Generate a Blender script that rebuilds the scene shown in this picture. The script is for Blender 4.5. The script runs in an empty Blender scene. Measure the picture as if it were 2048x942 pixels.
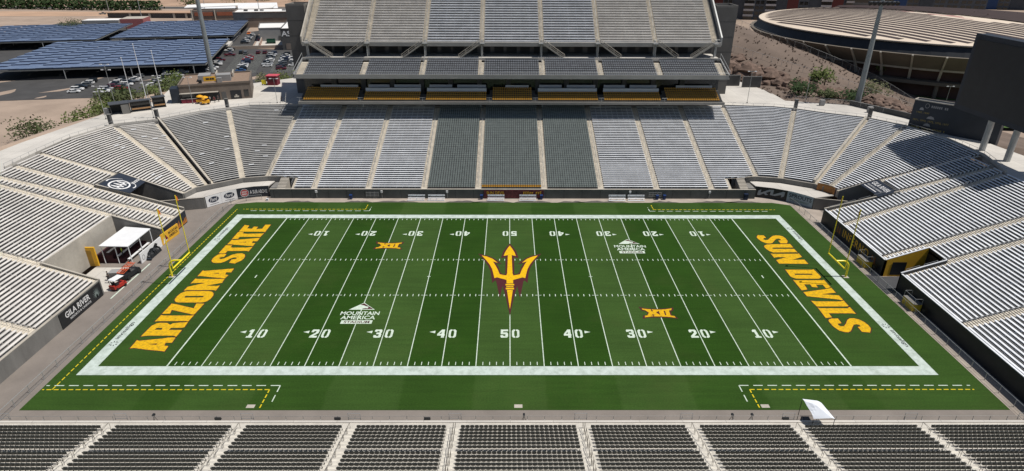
import bpy, math, random
from math import sin, cos, pi, radians, sqrt, floor, atan2
from mathutils import Vector, Matrix
from mathutils.geometry import tessellate_polygon

scene = bpy.context.scene
COL = scene.collection
rnd = random.Random(7)
YD = 0.9144

# ------------------------------------------------------------------ camera
cam_d = bpy.data.cameras.new('camera')
cam = bpy.data.objects.new('camera', cam_d)
COL.objects.link(cam)
cam_d.sensor_width = 36.0
cam_d.lens = 36.0 * 1220.5 / 2048.0
cam_d.clip_start = 0.5
cam_d.clip_end = 5000
_p, _y, _r = 0.44545, 0.005986, 0.003659
_f = Vector((sin(_y) * cos(_p), cos(_y) * cos(_p), -sin(_p)))
_rt = Vector((cos(_y), -sin(_y), 0))
_up = _rt.cross(_f)
_r2 = _rt * cos(_r) + _up * sin(_r)
_u2 = _up * cos(_r) - _rt * sin(_r)
M = Matrix.Identity(4)
for i in range(3):
    M[i][0] = _r2[i]; M[i][1] = _u2[i]; M[i][2] = -_f[i]
M[0][3], M[1][3], M[2][3] = -0.2, -66.04, 50.89
cam.matrix_world = M
scene.camera = cam

# ------------------------------------------------------------------ sky, sun, exposure
SUN = Vector((0.478, -0.067, 1.0)).normalized()
world = bpy.data.worlds.new('World')
scene.world = world
world.use_nodes = True
nt = world.node_tree
sky = nt.nodes.new('ShaderNodeTexSky')
sky.sky_type = 'NISHITA'
sky.sun_disc = False
sky.sun_elevation = math.asin(SUN.z)
sky.sun_rotation = atan2(SUN.x, SUN.y)
sky.altitude = 360
sky.dust_density = 1.2
bg = nt.nodes['Background']
bg.inputs[1].default_value = 0.06
nt.links.new(sky.outputs[0], bg.inputs[0])
sun_d = bpy.data.lights.new('sun', 'SUN')
sun_d.energy = 4.6
sun_d.angle = radians(0.53)
sun_d.color = (1.0, 0.95, 0.88)
sun = bpy.data.objects.new('sun', sun_d)
COL.objects.link(sun)
sun.rotation_euler = SUN.to_track_quat('Z', 'Y').to_euler()
sun.location = (60, -10, 140)
scene.view_settings.view_transform = 'Standard'
scene.view_settings.look = 'None'
scene.view_settings.exposure = 0.0
scene.view_settings.gamma = 1.0
scene.view_settings.use_curve_mapping = False

# ------------------------------------------------------------------ materials
MATS = {}
def mat(name, col, rough=0.8, var=0.12, scale=0.6, bump=0.0, metal=0.0, col2=None, fine=0.0, spec=0.4, alpha=1.0, stretch=None):
    """matt procedural surface: large soft mottling + optional fine grain"""
    if name in MATS: return MATS[name]
    m = bpy.data.materials.new(name); m.use_nodes = True
    n = m.node_tree.nodes; l = m.node_tree.links
    b = n['Principled BSDF']
    b.inputs['Roughness'].default_value = rough
    b.inputs['Metallic'].default_value = metal
    b.inputs['Specular IOR Level'].default_value = spec
    if alpha < 1: b.inputs['Alpha'].default_value = alpha
    g = n.new('ShaderNodeNewGeometry')
    src = g.outputs['Position']
    if stretch:
        mp = n.new('ShaderNodeMapping'); mp.inputs['Scale'].default_value = stretch
        l.new(src, mp.inputs[0]); src = mp.outputs[0]
    t = n.new('ShaderNodeTexNoise'); t.inputs['Scale'].default_value = scale; t.inputs['Detail'].default_value = 5
    t.inputs['Roughness'].default_value = 0.62
    l.new(src, t.inputs['Vector'])
    r = n.new('ShaderNodeMapRange'); r.inputs[1].default_value = 0.3; r.inputs[2].default_value = 0.7
    l.new(t.outputs[0], r.inputs[0])
    mx = n.new('ShaderNodeMix'); mx.data_type = 'RGBA'
    a = [max(0, c * (1 - var)) for c in col]; c2 = col2 if col2 else [min(1, c * (1 + var)) for c in col]
    mx.inputs[6].default_value = (*a, 1); mx.inputs[7].default_value = (*c2, 1)
    l.new(r.outputs[0], mx.inputs[0])
    out = mx.outputs[2]
    if fine:
        t2 = n.new('ShaderNodeTexNoise'); t2.inputs['Scale'].default_value = 9; t2.inputs['Detail'].default_value = 3
        l.new(g.outputs['Position'], t2.inputs['Vector'])
        r2 = n.new('ShaderNodeMapRange'); r2.inputs[1].default_value = 0.3; r2.inputs[2].default_value = 0.7
        r2.inputs[3].default_value = 1 - fine; r2.inputs[4].default_value = 1 + fine
        l.new(t2.outputs[0], r2.inputs[0])
        v = n.new('ShaderNodeVectorMath'); v.operation = 'SCALE'
        l.new(out, v.inputs[0]); l.new(r2.outputs[0], v.inputs['Scale']); out = v.outputs[0]
    l.new(out, b.inputs['Base Color'])
    if bump:
        bp = n.new('ShaderNodeBump'); bp.inputs['Strength'].default_value = bump
        l.new(t.outputs[0], bp.inputs['Height']); l.new(bp.outputs[0], b.inputs['Normal'])
    MATS[name] = m
    return m

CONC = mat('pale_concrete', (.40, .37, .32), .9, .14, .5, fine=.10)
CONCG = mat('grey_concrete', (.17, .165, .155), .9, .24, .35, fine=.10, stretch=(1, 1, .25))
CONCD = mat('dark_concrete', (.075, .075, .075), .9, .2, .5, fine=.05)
PLAZA = mat('plaza_concrete', (.53, .505, .46), .9, .14, .12, fine=.07)
def add_joints(m, w, h, dark, off=0.0):
    n = m.node_tree.nodes; l = m.node_tree.links; b = n['Principled BSDF']; src = b.inputs['Base Color'].links[0].from_socket
    g = n.new('ShaderNodeNewGeometry'); t = n.new('ShaderNodeTexBrick'); t.offset = off; t.inputs['Scale'].default_value = 1
    t.inputs['Brick Width'].default_value = w; t.inputs['Row Height'].default_value = h; t.inputs['Mortar Size'].default_value = .03
    t.inputs['Color1'].default_value = (1, 1, 1, 1); t.inputs['Color2'].default_value = (.90, .90, .91, 1); t.inputs['Mortar'].default_value = (dark, dark, dark, 1)
    l.new(g.outputs['Position'], t.inputs['Vector']); v = n.new('ShaderNodeVectorMath'); v.operation = 'MULTIPLY'
    l.new(src, v.inputs[0]); l.new(t.outputs[0], v.inputs[1]); l.new(v.outputs[0], b.inputs['Base Color'])
add_joints(PLAZA, 5.0, 4.5, .6)
STEP = mat('row_concrete', (.13, .133, .14), .9, .18, .6, fine=.08)
STEPL = mat('row_concrete_light', (.34, .34, .33), .9, .15, .6, fine=.08)
STEPW = mat('row_concrete_warm', (.33, .318, .30), .9, .15, .6, fine=.08)
AISLE = mat('aisle_concrete', (.58, .53, .445), .9, .14, .7, fine=.10)
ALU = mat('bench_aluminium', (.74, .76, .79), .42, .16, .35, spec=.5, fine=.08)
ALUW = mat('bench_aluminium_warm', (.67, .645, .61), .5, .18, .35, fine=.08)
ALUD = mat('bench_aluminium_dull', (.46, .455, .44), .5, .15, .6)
STEEL = mat('galvanised_steel', (.36, .37, .37), .45, .1, 1.2, metal=.3)
WHITE = mat('white_paint_metal', (.72, .73, .74), .5, .05)
SEATD = mat('charcoal_plastic', (.038, .043, .041), .42, .2, 1.5, spec=.35)
SEATG = mat('grey_green_plastic', (.19, .215, .205), .42, .15, .8, spec=.5)
SEATB = mat('slate_plastic', (.23, .24, .255), .42, .15, .8, spec=.5)
GOLD = mat('gold_plastic', (.42, .225, .03), .5, .1, .8)
GOLDP = mat('gold_board', (.72, .40, .03), .6, .08, .6)
BLACK = mat('black_sheet', (.015, .017, .02), .5, .2, .6)
NAVY = mat('navy_sheet', (.018, .024, .036), .55, .15, .5)
GLASSD = mat('dark_glass', (.012, .016, .018), .12, .3, .3, spec=.7)
MAROON = mat('maroon_paint', (.16, .012, .028), .6, .1, .8)
YELLOW = mat('goalpost_yellow', (.80, .68, .03), .35, .04, 1)
ASPH = mat('asphalt', (.055, .054, .054), .92, .2, .15, fine=.08)
TRACK = mat('track_surface', (.20, .175, .155), .92, .12, .25, fine=.06)
TRACKP = mat('track_pale', (.36, .31, .265), .92, .2, .3, fine=.08)
STAIN = mat('damp_stain', (.095, .085, .078), .8, .2, .8)
TOWER = mat('tower_panel', (.115, .112, .108), .85, .14, .25, fine=.05)
RED = mat('red_paint', (.36, .03, .02), .4, .05)
BLUE = mat('blue_plastic', (.015, .04, .14), .4, .05)
ORANGE = mat('orange_paint', (.72, .18, .03), .5, .05)
RUBBER = mat('rubber', (.015, .015, .015), .8, .1)
BARK = mat('bark', (.10, .075, .05), .9, .2, 3)

def turf_mat():
    m = bpy.data.materials.new('mown_turf'); m.use_nodes = True
    n = m.node_tree.nodes; l = m.node_tree.links; b = n['Principled BSDF']
    b.inputs['Roughness'].default_value = 0.95
    b.inputs['Specular IOR Level'].default_value = 0.12
    g = n.new('ShaderNodeNewGeometry'); s = n.new('ShaderNodeSeparateXYZ'); l.new(g.outputs['Position'], s.inputs[0])
    w = n.new('ShaderNodeTexNoise'); w.inputs['Scale'].default_value = .5; w.inputs['Detail'].default_value = 2
    l.new(g.outputs['Position'], w.inputs['Vector'])
    ws = n.new('ShaderNodeMath'); ws.operation = 'MULTIPLY_ADD'; ws.inputs[1].default_value = .7; ws.inputs[2].default_value = -.35
    l.new(w.outputs[0], ws.inputs[0])
    ad = n.new('ShaderNodeMath'); ad.operation = 'ADD'; l.new(s.outputs[0], ad.inputs[0]); l.new(ws.outputs[0], ad.inputs[1])
    ab = n.new('ShaderNodeMath'); ab.operation = 'ABSOLUTE'; l.new(ad.outputs[0], ab.inputs[0])
    dv = n.new('ShaderNodeMath'); dv.operation = 'DIVIDE'; dv.inputs[1].default_value = 64; l.new(ab.outputs[0], dv.inputs[0])
    rp = n.new('ShaderNodeValToRGB'); rp.color_ramp.interpolation = 'LINEAR'
    LT, DK, MD = (.036, .076, .0155, 1), (.018, .052, .005, 1), (.029, .066, .011, 1)  # mowing bands: sheen of the leaning grass painted as lighter and darker green
    stops = [(0, LT), (4.4, LT), (4.75, DK), (13.5, DK), (13.9, LT), (22.7, LT), (23.1, DK), (31.8, DK), (32.2, LT), (41, LT), (41.4, DK), (45.6, DK), (46, MD), (64, MD)]
    e = rp.color_ramp.elements
    e[0].position = 0; e[0].color = LT; e[1].position = 1; e[1].color = MD
    for x, c in stops[1:-1]:
        q = e.new(x / 64); q.color = c
    l.new(dv.outputs[0], rp.inputs[0])
    # mottling, fine blades, along-the-field mower streaks
    def noise(sc, det, strn, lo, hi, prev):
        mp = n.new('ShaderNodeMapping'); mp.inputs['Scale'].default_value = strn; l.new(g.outputs['Position'], mp.inputs[0])
        t = n.new('ShaderNodeTexNoise'); t.inputs['Scale'].default_value = sc; t.inputs['Detail'].default_value = det
        l.new(mp.outputs[0], t.inputs['Vector'])
        r = n.new('ShaderNodeMapRange'); r.inputs[1].default_value = .3; r.inputs[2].default_value = .7
        r.inputs[3].default_value = lo; r.inputs[4].default_value = hi; l.new(t.outputs[0], r.inputs[0])
        v = n.new('ShaderNodeVectorMath'); v.operation = 'SCALE'; l.new(prev, v.inputs[0]); l.new(r.outputs[0], v.inputs['Scale'])
        return v.outputs[0]
    sb = n.new('ShaderNodeMath'); sb.operation = 'SUBTRACT'; sb.inputs[1].default_value = 24.38; l.new(s.outputs[1], sb.inputs[0])
    sa = n.new('ShaderNodeMath'); sa.operation = 'ABSOLUTE'; l.new(sb.outputs[0], sa.inputs[0])
    sg = n.new('ShaderNodeMath'); sg.operation = 'GREATER_THAN'; sg.inputs[1].default_value = 25.9; l.new(sa.outputs[0], sg.inputs[0])
    sm = n.new('ShaderNodeMath'); sm.operation = 'MULTIPLY'; sm.inputs[1].default_value = .55; l.new(sg.outputs[0], sm.inputs[0])
    sx = n.new('ShaderNodeMix'); sx.data_type = 'RGBA'; sx.inputs[7].default_value = MD; l.new(sm.outputs[0], sx.inputs[0]); l.new(rp.outputs[0], sx.inputs[6])
    o = noise(.12, 4, (1, 1, 1), .88, 1.12, sx.outputs[2])
    o = noise(1.0, 3, (.10, 1.5, 1), .91, 1.09, o)
    o = noise(5, 2, (1, 1, 1), .85, 1.15, o)
    wn = n.new('ShaderNodeTexNoise'); wn.inputs['Scale'].default_value = .07; wn.inputs['Detail'].default_value = 6; wn.inputs['Roughness'].default_value = .7
    l.new(g.outputs['Position'], wn.inputs['Vector'])
    wr = n.new('ShaderNodeMapRange'); wr.inputs[1].default_value = .52; wr.inputs[2].default_value = .75; wr.inputs[4].default_value = .22; l.new(wn.outputs[0], wr.inputs[0])
    wm = n.new('ShaderNodeMix'); wm.data_type = 'RGBA'; wm.inputs[7].default_value = (.066, .082, .024, 1); l.new(wr.outputs[0], wm.inputs[0]); l.new(o, wm.inputs[6])
    l.new(wm.outputs[2], b.inputs['Base Color'])
    return m
TURF = turf_mat()

def paint_mat(name, col, under, amt, sc=1.1):
    """field paint sprayed on grass: blades show through in blotches"""
    m = bpy.data.materials.new(name); m.use_nodes = True
    n = m.node_tree.nodes; l = m.node_tree.links; b = n['Principled BSDF']
    b.inputs['Roughness'].default_value = .95; b.inputs['Specular IOR Level'].default_value = .1
    g = n.new('ShaderNodeNewGeometry')
    t = n.new('ShaderNodeTexNoise'); t.inputs['Scale'].default_value = sc; t.inputs['Detail'].default_value = 6; t.inputs['Roughness'].default_value = .7
    l.new(g.outputs['Position'], t.inputs['Vector'])
    r = n.new('ShaderNodeMapRange'); r.inputs[1].default_value = .42; r.inputs[2].default_value = .72
    r.inputs[3].default_value = 0; r.inputs[4].default_value = amt; l.new(t.outputs[0], r.inputs[0])
    mx = n.new('ShaderNodeMix'); mx.data_type = 'RGBA'; mx.inputs[6].default_value = (*col, 1); mx.inputs[7].default_value = (*under, 1)
    l.new(r.outputs[0], mx.inputs[0]); l.new(mx.outputs[2], b.inputs['Base Color'])
    return m
PW = paint_mat('white_field_paint', (.50, .575, .535), (.30, .36, .31), .95, .9)
PL = paint_mat('white_line_paint', (.58, .66, .58), (.22, .32, .2), .6, 2.0)
PG = paint_mat('gold_field_paint', (.70, .40, .010), (.26, .19, .02), .9, 2.2)
PGT = paint_mat('gold_trident_paint', (.76, .44, .007), (.36, .24, .02), .75, 2.2)
PM = paint_mat('maroon_field_paint', (.075, .018, .026), (.06, .03, .014), .6, 1.5)
PY = paint_mat('yellow_line_paint', (.66, .50, .02), (.25, .3, .03), .6)
PK = paint_mat('dark_field_paint', (.018, .02, .024), (.05, .06, .06), .6)

# ------------------------------------------------------------------ mesh helpers
class MB:
    def __init__(s): s.v = []; s.f = []; s.m = []
    def quad(s, a, b, c, d, m=0):
        i = len(s.v); s.v += [tuple(a), tuple(b), tuple(c), tuple(d)]; s.f.append((i, i + 1, i + 2, i + 3)); s.m.append(m)
    def tri(s, a, b, c, m=0):
        i = len(s.v); s.v += [tuple(a), tuple(b), tuple(c)]; s.f.append((i, i + 1, i + 2)); s.m.append(m)
    def hexa(s, p, m=0):
        """p: 8 corners, bottom ring then top ring"""
        i = len(s.v); s.v += [tuple(q) for q in p]
        for a in ((3, 2, 1, 0), (4, 5, 6, 7), (0, 1, 5, 4), (1, 2, 6, 5), (2, 3, 7, 6), (3, 0, 4, 7)):
            s.f.append(tuple(i + k for k in a)); s.m.append(m)
    def box(s, x0, x1, y0, y1, z0, z1, m=0):
        s.hexa([(x0, y0, z0), (x1, y0, z0), (x1, y1, z0), (x0, y1, z0), (x0, y0, z1), (x1, y0, z1), (x1, y1, z1), (x0, y1, z1)], m)
    def bar(s, a, b, w, h, m=0):
        """rectangular bar from a to b; w across, h vertical-ish"""
        a = Vector(a); b = Vector(b); d = (b - a).normalized()
        u = Vector((0, 0, 1)) if abs(d.z) < .95 else Vector((0, 1, 0))
        r = d.cross(u).normalized() * (w / 2); u = r.cross(d).normalized() * (h / 2)
        s.hexa([a - r - u, a + r - u, b + r - u, b - r - u, a - r + u, a + r + u, b + r + u, b - r + u], m)
    def tube(s, a, b, r, n=6, r2=None, m=0, cap=True):
        a = Vector(a); b = Vector(b); d = (b - a).normalized()
        u = d.orthogonal().normalized(); w = d.cross(u); r2 = r if r2 is None else r2
        i = len(s.v)
        for k in range(n):
            t = 2 * pi * k / n; o = u * cos(t) + w * sin(t); s.v.append(tuple(a + o * r)); s.v.append(tuple(b + o * r2))
        for k in range(n):
            j = (k + 1) % n; s.f.append((i + 2 * k, i + 2 * j, i + 2 * j + 1, i + 2 * k + 1)); s.m.append(m)
        if cap:
            s.f.append(tuple(i + 2 * k for k in reversed(range(n)))); s.m.append(m)
            s.f.append(tuple(i + 2 * k + 1 for k in range(n))); s.m.append(m)
    def poly(s, outer, holes=(), fn=None, m=0):
        """flat filled polygon with holes; fn maps (x,y)->xyz"""
        loops = [[Vector((p[0], p[1], 0)) for p in L] for L in [outer, *holes]]
        pts = [p for L in loops for p in L]; i = len(s.v)
        s.v += [tuple(fn(p.x, p.y)) if fn else (p.x, p.y, 0) for p in pts]
        for t in tessellate_polygon(loops):
            a, b, c = [pts[k] for k in t]
            ar = (b.x - a.x) * (c.y - a.y) - (b.y - a.y) * (c.x - a.x)
            if abs(ar) < 1e-9: continue
            t = tuple(t) if ar > 0 else tuple(reversed(t))
            s.f.append(tuple(i + k for k in t)); s.m.append(m)
    def prism(s, poly, z0, z1, m=0):
        n = len(poly); ar = sum(poly[k][0] * poly[(k + 1) % n][1] - poly[(k + 1) % n][0] * poly[k][1] for k in range(n))
        if ar < 0: poly = poly[::-1]
        s.poly(poly, fn=lambda x, y: (x, y, z1), m=m)
        for k in range(n):
            a = poly[k]; b = poly[(k + 1) % n]; s.quad((*a[:2], z0), (*b[:2], z0), (*b[:2], z1), (*a[:2], z1), m)
    def wall(s, path, z0, z1, th, m=0):
        """vertical wall along a 2D path (thickness to the left of travel); z can be lists"""
        n = len(path); off = []
        for k in range(n):
            a = Vector(path[max(0, k - 1)][:2]); b = Vector(path[min(n - 1, k + 1)][:2]); d = (b - a).normalized()
            off.append((path[k][0] - d.y * th, path[k][1] + d.x * th))
        Z0 = z0 if isinstance(z0, (list, tuple)) else [z0] * n; Z1 = z1 if isinstance(z1, (list, tuple)) else [z1] * n
        for k in range(n - 1):
            a, b, c, d = path[k], path[k + 1], off[k + 1], off[k]
            s.hexa([(a[0], a[1], Z0[k]), (b[0], b[1], Z0[k + 1]), (*c, Z0[k + 1]), (*d, Z0[k]), (a[0], a[1], Z1[k]), (b[0], b[1], Z1[k + 1]), (*c, Z1[k + 1]), (*d, Z1[k])], m)
    def lathe(s, prof, n, c=(0, 0), m=0, a0=0, a1=2 * pi):
        i = len(s.v); full = abs(a1 - a0 - 2 * pi) < 1e-6; k1 = n if full else n + 1
        for k in range(k1):
            t = a0 + (a1 - a0) * k / n
            for r, z in prof: s.v.append((c[0] + r * cos(t), c[1] + r * sin(t), z))
        L = len(prof)
        for k in range(n):
            j = (k + 1) % k1
            for q in range(L - 1):
                s.f.append((i + k * L + q, i + j * L + q, i + j * L + q + 1, i + k * L + q + 1)); s.m.append(m)
    def mesh(s, name, mats, off=(0, 0, 0), smooth=False):
        me = bpy.data.meshes.new(name)
        o = Vector(off)
        me.from_pydata([(a - o.x, b - o.y, c - o.z) for a, b, c in s.v], [], s.f)
        mats = mats if isinstance(mats, (list, tuple)) else [mats]
        for q in mats: me.materials.append(q)
        if len(mats) > 1: me.polygons.foreach_set('material_index', s.m)
        if smooth: me.polygons.foreach_set('use_smooth', [True] * len(s.f))
        me.update()
        return me
    def build(s, name, mats, parent=None, local=False, smooth=False):
        """world-space vertices; become local to the parent (parents here are never rotated while building)"""
        off = (0, 0, 0) if (parent is None or local) else wloc(parent)
        return link(name, s.mesh(name, mats, off, smooth), parent)

def wloc(o):
    v = Vector((0, 0, 0))
    while o is not None: v = v + Vector(o.location); o = o.parent
    return v
def link(name, data, parent=None, loc=(0, 0, 0)):
    o = bpy.data.objects.new(name, data); COL.objects.link(o); o.location = loc
    if parent is not None: o.parent = parent
    return o
def tag(o, label=None, cat=None, group=None, kind=None):
    if label: o['label'] = label
    if cat: o['category'] = cat
    if group: o['group'] = group
    if kind: o['kind'] = kind
    return o
def thing(name, label, cat, loc=(0, 0, 0), group=None):
    return tag(link(name, None, None, loc), label, cat, group)
def struct(o): o['kind'] = 'structure'; return o
def copy_tree(o, parent=None):
    c = o.copy(); COL.objects.link(c)
    if parent is not None: c.parent = parent
    for ch in list(o.children): copy_tree(ch, c)
    return c
def lerp(a, b, t): return tuple(a[i] + (b[i] - a[i]) * t for i in range(len(a)))

def text_mb(s, fn, bold=0.0, shear=0.0, spacing=1.0, mb=None, m=0):
    """lettering filling the unit box, mapped by fn(u,v)->xyz"""
    cu = bpy.data.curves.new('lettering', 'FONT'); cu.body = s; cu.offset = bold; cu.shear = shear; cu.space_character = spacing
    cu.resolution_u = 3; cu.fill_mode = 'BOTH'
    o = bpy.data.objects.new('lettering', cu); COL.objects.link(o)
    me = bpy.data.meshes.new_from_object(o.evaluated_get(bpy.context.evaluated_depsgraph_get()))
    vs = [v.co.copy() for v in me.vertices]; fs = [tuple(p.vertices) for p in me.polygons]
    bpy.data.objects.remove(o); bpy.data.curves.remove(cu); bpy.data.meshes.remove(me)
    x0 = min(v.x for v in vs); x1 = max(v.x for v in vs); y0 = min(v.y for v in vs); y1 = max(v.y for v in vs)
    mb = mb or MB(); i = len(mb.v)
    mb.v += [tuple(fn((v.x - x0) / (x1 - x0), (v.y - y0) / (y1 - y0))) for v in vs]
    for f in fs: mb.f.append(tuple(i + k for k in f)); mb.m.append(m)
    return mb
def plane_fn(o, u, v):
    o, u, v = Vector(o), Vector(u), Vector(v)
    return lambda a, b: o + u * a + v * b
def offset_poly(P, d):
    n = len(P); ar = sum(P[k][0] * P[(k + 1) % n][1] - P[(k + 1) % n][0] * P[k][1] for k in range(n)); sg = 1 if ar > 0 else -1
    out = []
    for k in range(n):
        a, b, c = Vector(P[k - 1][:2]), Vector(P[k][:2]), Vector(P[(k + 1) % n][:2])
        e1 = (b - a).normalized(); e2 = (c - b).normalized()
        n1 = Vector((e1.y, -e1.x)) * sg; n2 = Vector((e2.y, -e2.x)) * sg
        m_ = n1 + n2
        if m_.length < .2: m_ = n1 - e2 * .6
        m_.normalize(); L = d / max(.45, m_.dot(n1))
        out.append((b.x + m_.x * L, b.y + m_.y * L))
    return out
LETTERS=[([(-52.84,3.96),(-52.93,5.93),(-52.55,5.77),(-49.57,6.31),(-48.8,6.57),(-47.78,6.57),(-47.68,5.31),(-48.57,5.31),(-48.38,4.6),(-47.77,4.51),(-47.69,3.27),(-48.28,3.39),(-50.27,3.67),(-52.34,4.08)],[[(-50.97,4.99),(-49.62,5.15),(-49.63,4.81)]]),
([(-52.86,6.84),(-52.81,8.42),(-52.75,9.54),(-52.32,10.18),(-51.84,10.32),(-50.83,10.28),(-50.17,9.79),(-49.96,10.18),(-49.42,10.32),(-47.89,10.52),(-47.78,9.19),(-47.98,9.04),(-49.64,9.0),(-49.72,8.5),(-47.78,8.46),(-47.8,6.75),(-48.24,7.04),(-52.07,7.04)],[[(-51.83,8.52),(-51.7,9.0),(-50.83,9.0),(-50.79,8.52)]]),
([(-52.88,10.67),(-52.83,12.43),(-52.29,12.28),(-48.14,12.29),(-47.87,12.43),(-47.94,10.67),(-48.34,10.81),(-52.51,10.77)],[]),
([(-52.88,12.78),(-52.87,15.66),(-52.07,15.49),(-48.95,14.37),(-48.79,14.29),(-49.03,15.71),(-47.78,15.67),(-47.92,12.57),(-48.24,12.61),(-51.96,13.88),(-51.69,12.84)],[]),
([(-52.76,16.48),(-53.02,16.96),(-53.1,17.83),(-52.97,18.81),(-52.52,19.37),(-51.66,19.51),(-48.88,19.52),(-48.18,19.32),(-47.7,18.82),(-47.45,18.13),(-47.43,17.16),(-47.69,16.39),(-48.15,16.07),(-48.62,16.01),(-52.01,16.01),(-52.45,16.2)],[[(-51.82,17.6),(-51.8,17.99),(-49.03,18.03),(-48.84,17.83),(-48.86,17.54),(-51.66,17.48)]]),
([(-52.86,19.65),(-52.85,20.84),(-52.48,21.04),(-50.6,22.09),(-51.02,22.19),(-52.55,22.09),(-52.85,21.94),(-52.82,23.58),(-52.45,23.47),(-47.89,23.48),(-47.77,22.2),(-49.96,21.25),(-48.14,21.15),(-47.77,21.3),(-47.71,19.66),(-48.21,19.86),(-52.4,19.78)],[]),
([(-52.83,24.34),(-52.87,26.42),(-52.52,26.24),(-47.96,27.11),(-47.79,27.11),(-47.72,25.73),(-48.56,25.79),(-48.45,25.01),(-47.77,24.79),(-47.95,23.63),(-52.49,24.5)],[[(-50.87,25.34),(-49.59,25.52),(-49.63,25.23)]]),
([(-51.37,32.6),(-51.34,31.45),(-51.83,31.39),(-52.01,31.08),(-51.82,30.74),(-51.46,30.62),(-51.05,30.88),(-50.22,32.33),(-49.46,32.81),(-48.61,32.86),(-48.01,32.44),(-47.66,31.71),(-47.55,30.89),(-47.7,30.08),(-48.17,29.37),(-48.39,28.98),(-49.51,29.21),(-49.58,30.42),(-48.89,30.68),(-48.82,31.03),(-49.13,31.27),(-49.58,31.23),(-49.97,30.78),(-50.45,29.67),(-51.0,29.21),(-51.81,29.13),(-52.47,29.37),(-52.92,29.97),(-53.09,30.67),(-53.04,31.55),(-52.8,32.32),(-52.36,32.64)],[]),
([(-52.89,32.85),(-52.96,36.14),(-51.74,36.1),(-51.81,35.39),(-51.28,35.17),(-48.66,35.22),(-47.76,35.44),(-47.78,33.66),(-48.23,33.88),(-51.7,33.81),(-51.73,32.85)],[]),
([(-52.86,36.49),(-52.81,38.54),(-52.38,38.35),(-48.2,39.29),(-47.8,39.29),(-47.77,37.86),(-48.59,37.9),(-48.49,37.11),(-47.84,37.11),(-47.83,35.77),(-48.22,35.88),(-52.45,36.58)],[[(-51.06,37.44),(-49.7,37.67),(-49.73,37.36)]]),
([(-52.91,38.86),(-52.98,41.95),(-51.88,41.95),(-51.88,41.3),(-50.94,41.13),(-48.13,41.31),(-47.78,41.48),(-47.88,39.64),(-48.24,39.81),(-51.85,39.8),(-51.79,38.89)],[]),
([(-52.93,42.14),(-53.01,45.26),(-51.98,44.96),(-51.92,43.68),(-50.92,43.5),(-50.87,44.51),(-50.04,44.38),(-50.01,43.38),(-48.88,43.51),(-48.93,45.4),(-47.86,45.46),(-47.76,41.86),(-48.11,42.11),(-51.85,42.15)],[]),
([(48.23,40.82),(49.3,40.64),(49.35,39.6),(48.85,39.47),(48.6,39.0),(48.79,38.57),(49.4,38.7),(50.14,39.6),(50.9,40.38),(51.54,40.7),(52.31,40.65),(52.83,40.26),(53.03,39.35),(52.95,38.2),(52.44,37.24),(51.22,37.24),(51.24,38.4),(51.79,38.5),(51.92,38.96),(51.65,39.27),(51.07,39.09),(50.43,38.32),(49.73,37.39),(49.13,37.13),(48.43,37.31),(47.87,38.19),(47.63,39.21),(47.69,39.98)],[]),
([(47.73,36.19),(48.43,36.73),(52.87,36.94),(52.86,35.47),(49.01,35.41),(48.75,35.03),(49.01,34.86),(52.77,34.87),(52.8,33.42),(52.59,33.56),(48.35,33.43),(47.88,33.9),(47.6,34.85),(47.54,35.7)],[]),
([(47.68,32.96),(48.12,32.85),(52.58,32.9),(52.85,33.04),(52.84,31.66),(50.56,30.52),(52.81,30.61),(52.83,29.02),(47.69,29.12),(47.7,30.45),(50.06,31.58),(48.36,31.58),(47.69,31.35)],[]),
([(47.87,26.93),(48.04,26.84),(52.46,26.85),(52.85,26.99),(52.94,24.57),(52.78,24.12),(52.32,23.74),(51.69,23.69),(48.47,23.74),(47.91,24.15),(47.76,24.56)],[[(48.78,25.45),(51.83,25.45),(51.8,25.01),(48.8,25.01)]]),
([(47.73,23.33),(47.94,23.17),(52.58,23.17),(52.92,23.3),(52.91,21.74),(52.9,20.88),(51.96,20.46),(51.98,21.7),(50.85,21.7),(50.76,20.8),(49.85,20.95),(49.92,21.81),(48.92,21.81),(48.74,20.15),(47.69,19.87)],[]),
([(47.69,19.26),(47.99,19.34),(51.89,20.26),(52.9,20.67),(52.91,19.12),(51.95,18.97),(50.32,18.64),(52.98,18.25),(53.0,16.96),(52.72,16.78),(52.08,17.08),(47.75,18.0)],[]),
([(47.76,16.6),(48.52,16.43),(52.31,16.41),(52.97,16.71),(52.94,15.08),(52.69,14.95),(48.3,14.94),(47.92,14.91)],[]),
([(47.91,14.7),(48.11,14.43),(52.42,14.4),(52.97,14.78),(52.95,12.88),(52.42,12.99),(48.83,12.99),(48.81,11.86),(47.78,11.69)],[]),
([(48.08,11.3),(48.59,11.54),(49.56,11.54),(49.47,10.28),(48.89,10.17),(48.73,9.74),(48.97,9.43),(49.48,9.51),(50.05,10.12),(50.78,11.14),(51.35,11.58),(51.97,11.59),(52.61,11.27),(53.04,10.59),(53.2,9.74),(53.14,8.97),(52.9,8.52),(52.45,7.85),(51.38,8.07),(51.4,9.28),(51.85,9.4),(51.94,9.81),(51.61,10.01),(51.11,9.89),(50.62,9.28),(49.83,8.22),(49.33,7.92),(48.84,7.95),(48.19,8.37),(47.84,9.43),(47.8,10.43),(47.86,10.98)],[])]
TRI_GOLD=[(-0.19,36.19),(0.47,34.78),(0.86,33.4),(1.11,31.95),(0.35,32.28),(0.4,28.33),(0.46,25.42),(0.6,24.74),(1.73,25.13),(2.08,26.78),(2.56,28.49),(2.98,29.76),(2.15,29.35),(3.07,30.83),(4.14,31.72),(5.08,32.13),(4.25,30.41),(3.59,28.81),(3.09,27.09),(2.8,25.28),(2.61,23.81),(2.18,24.1),(0.56,23.23),(0.54,22.03),(-0.15,22.03)]
TRI_SPIKE=[(-0.14,19.93),(0.48,19.93),(-0.12,14.11)]
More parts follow.
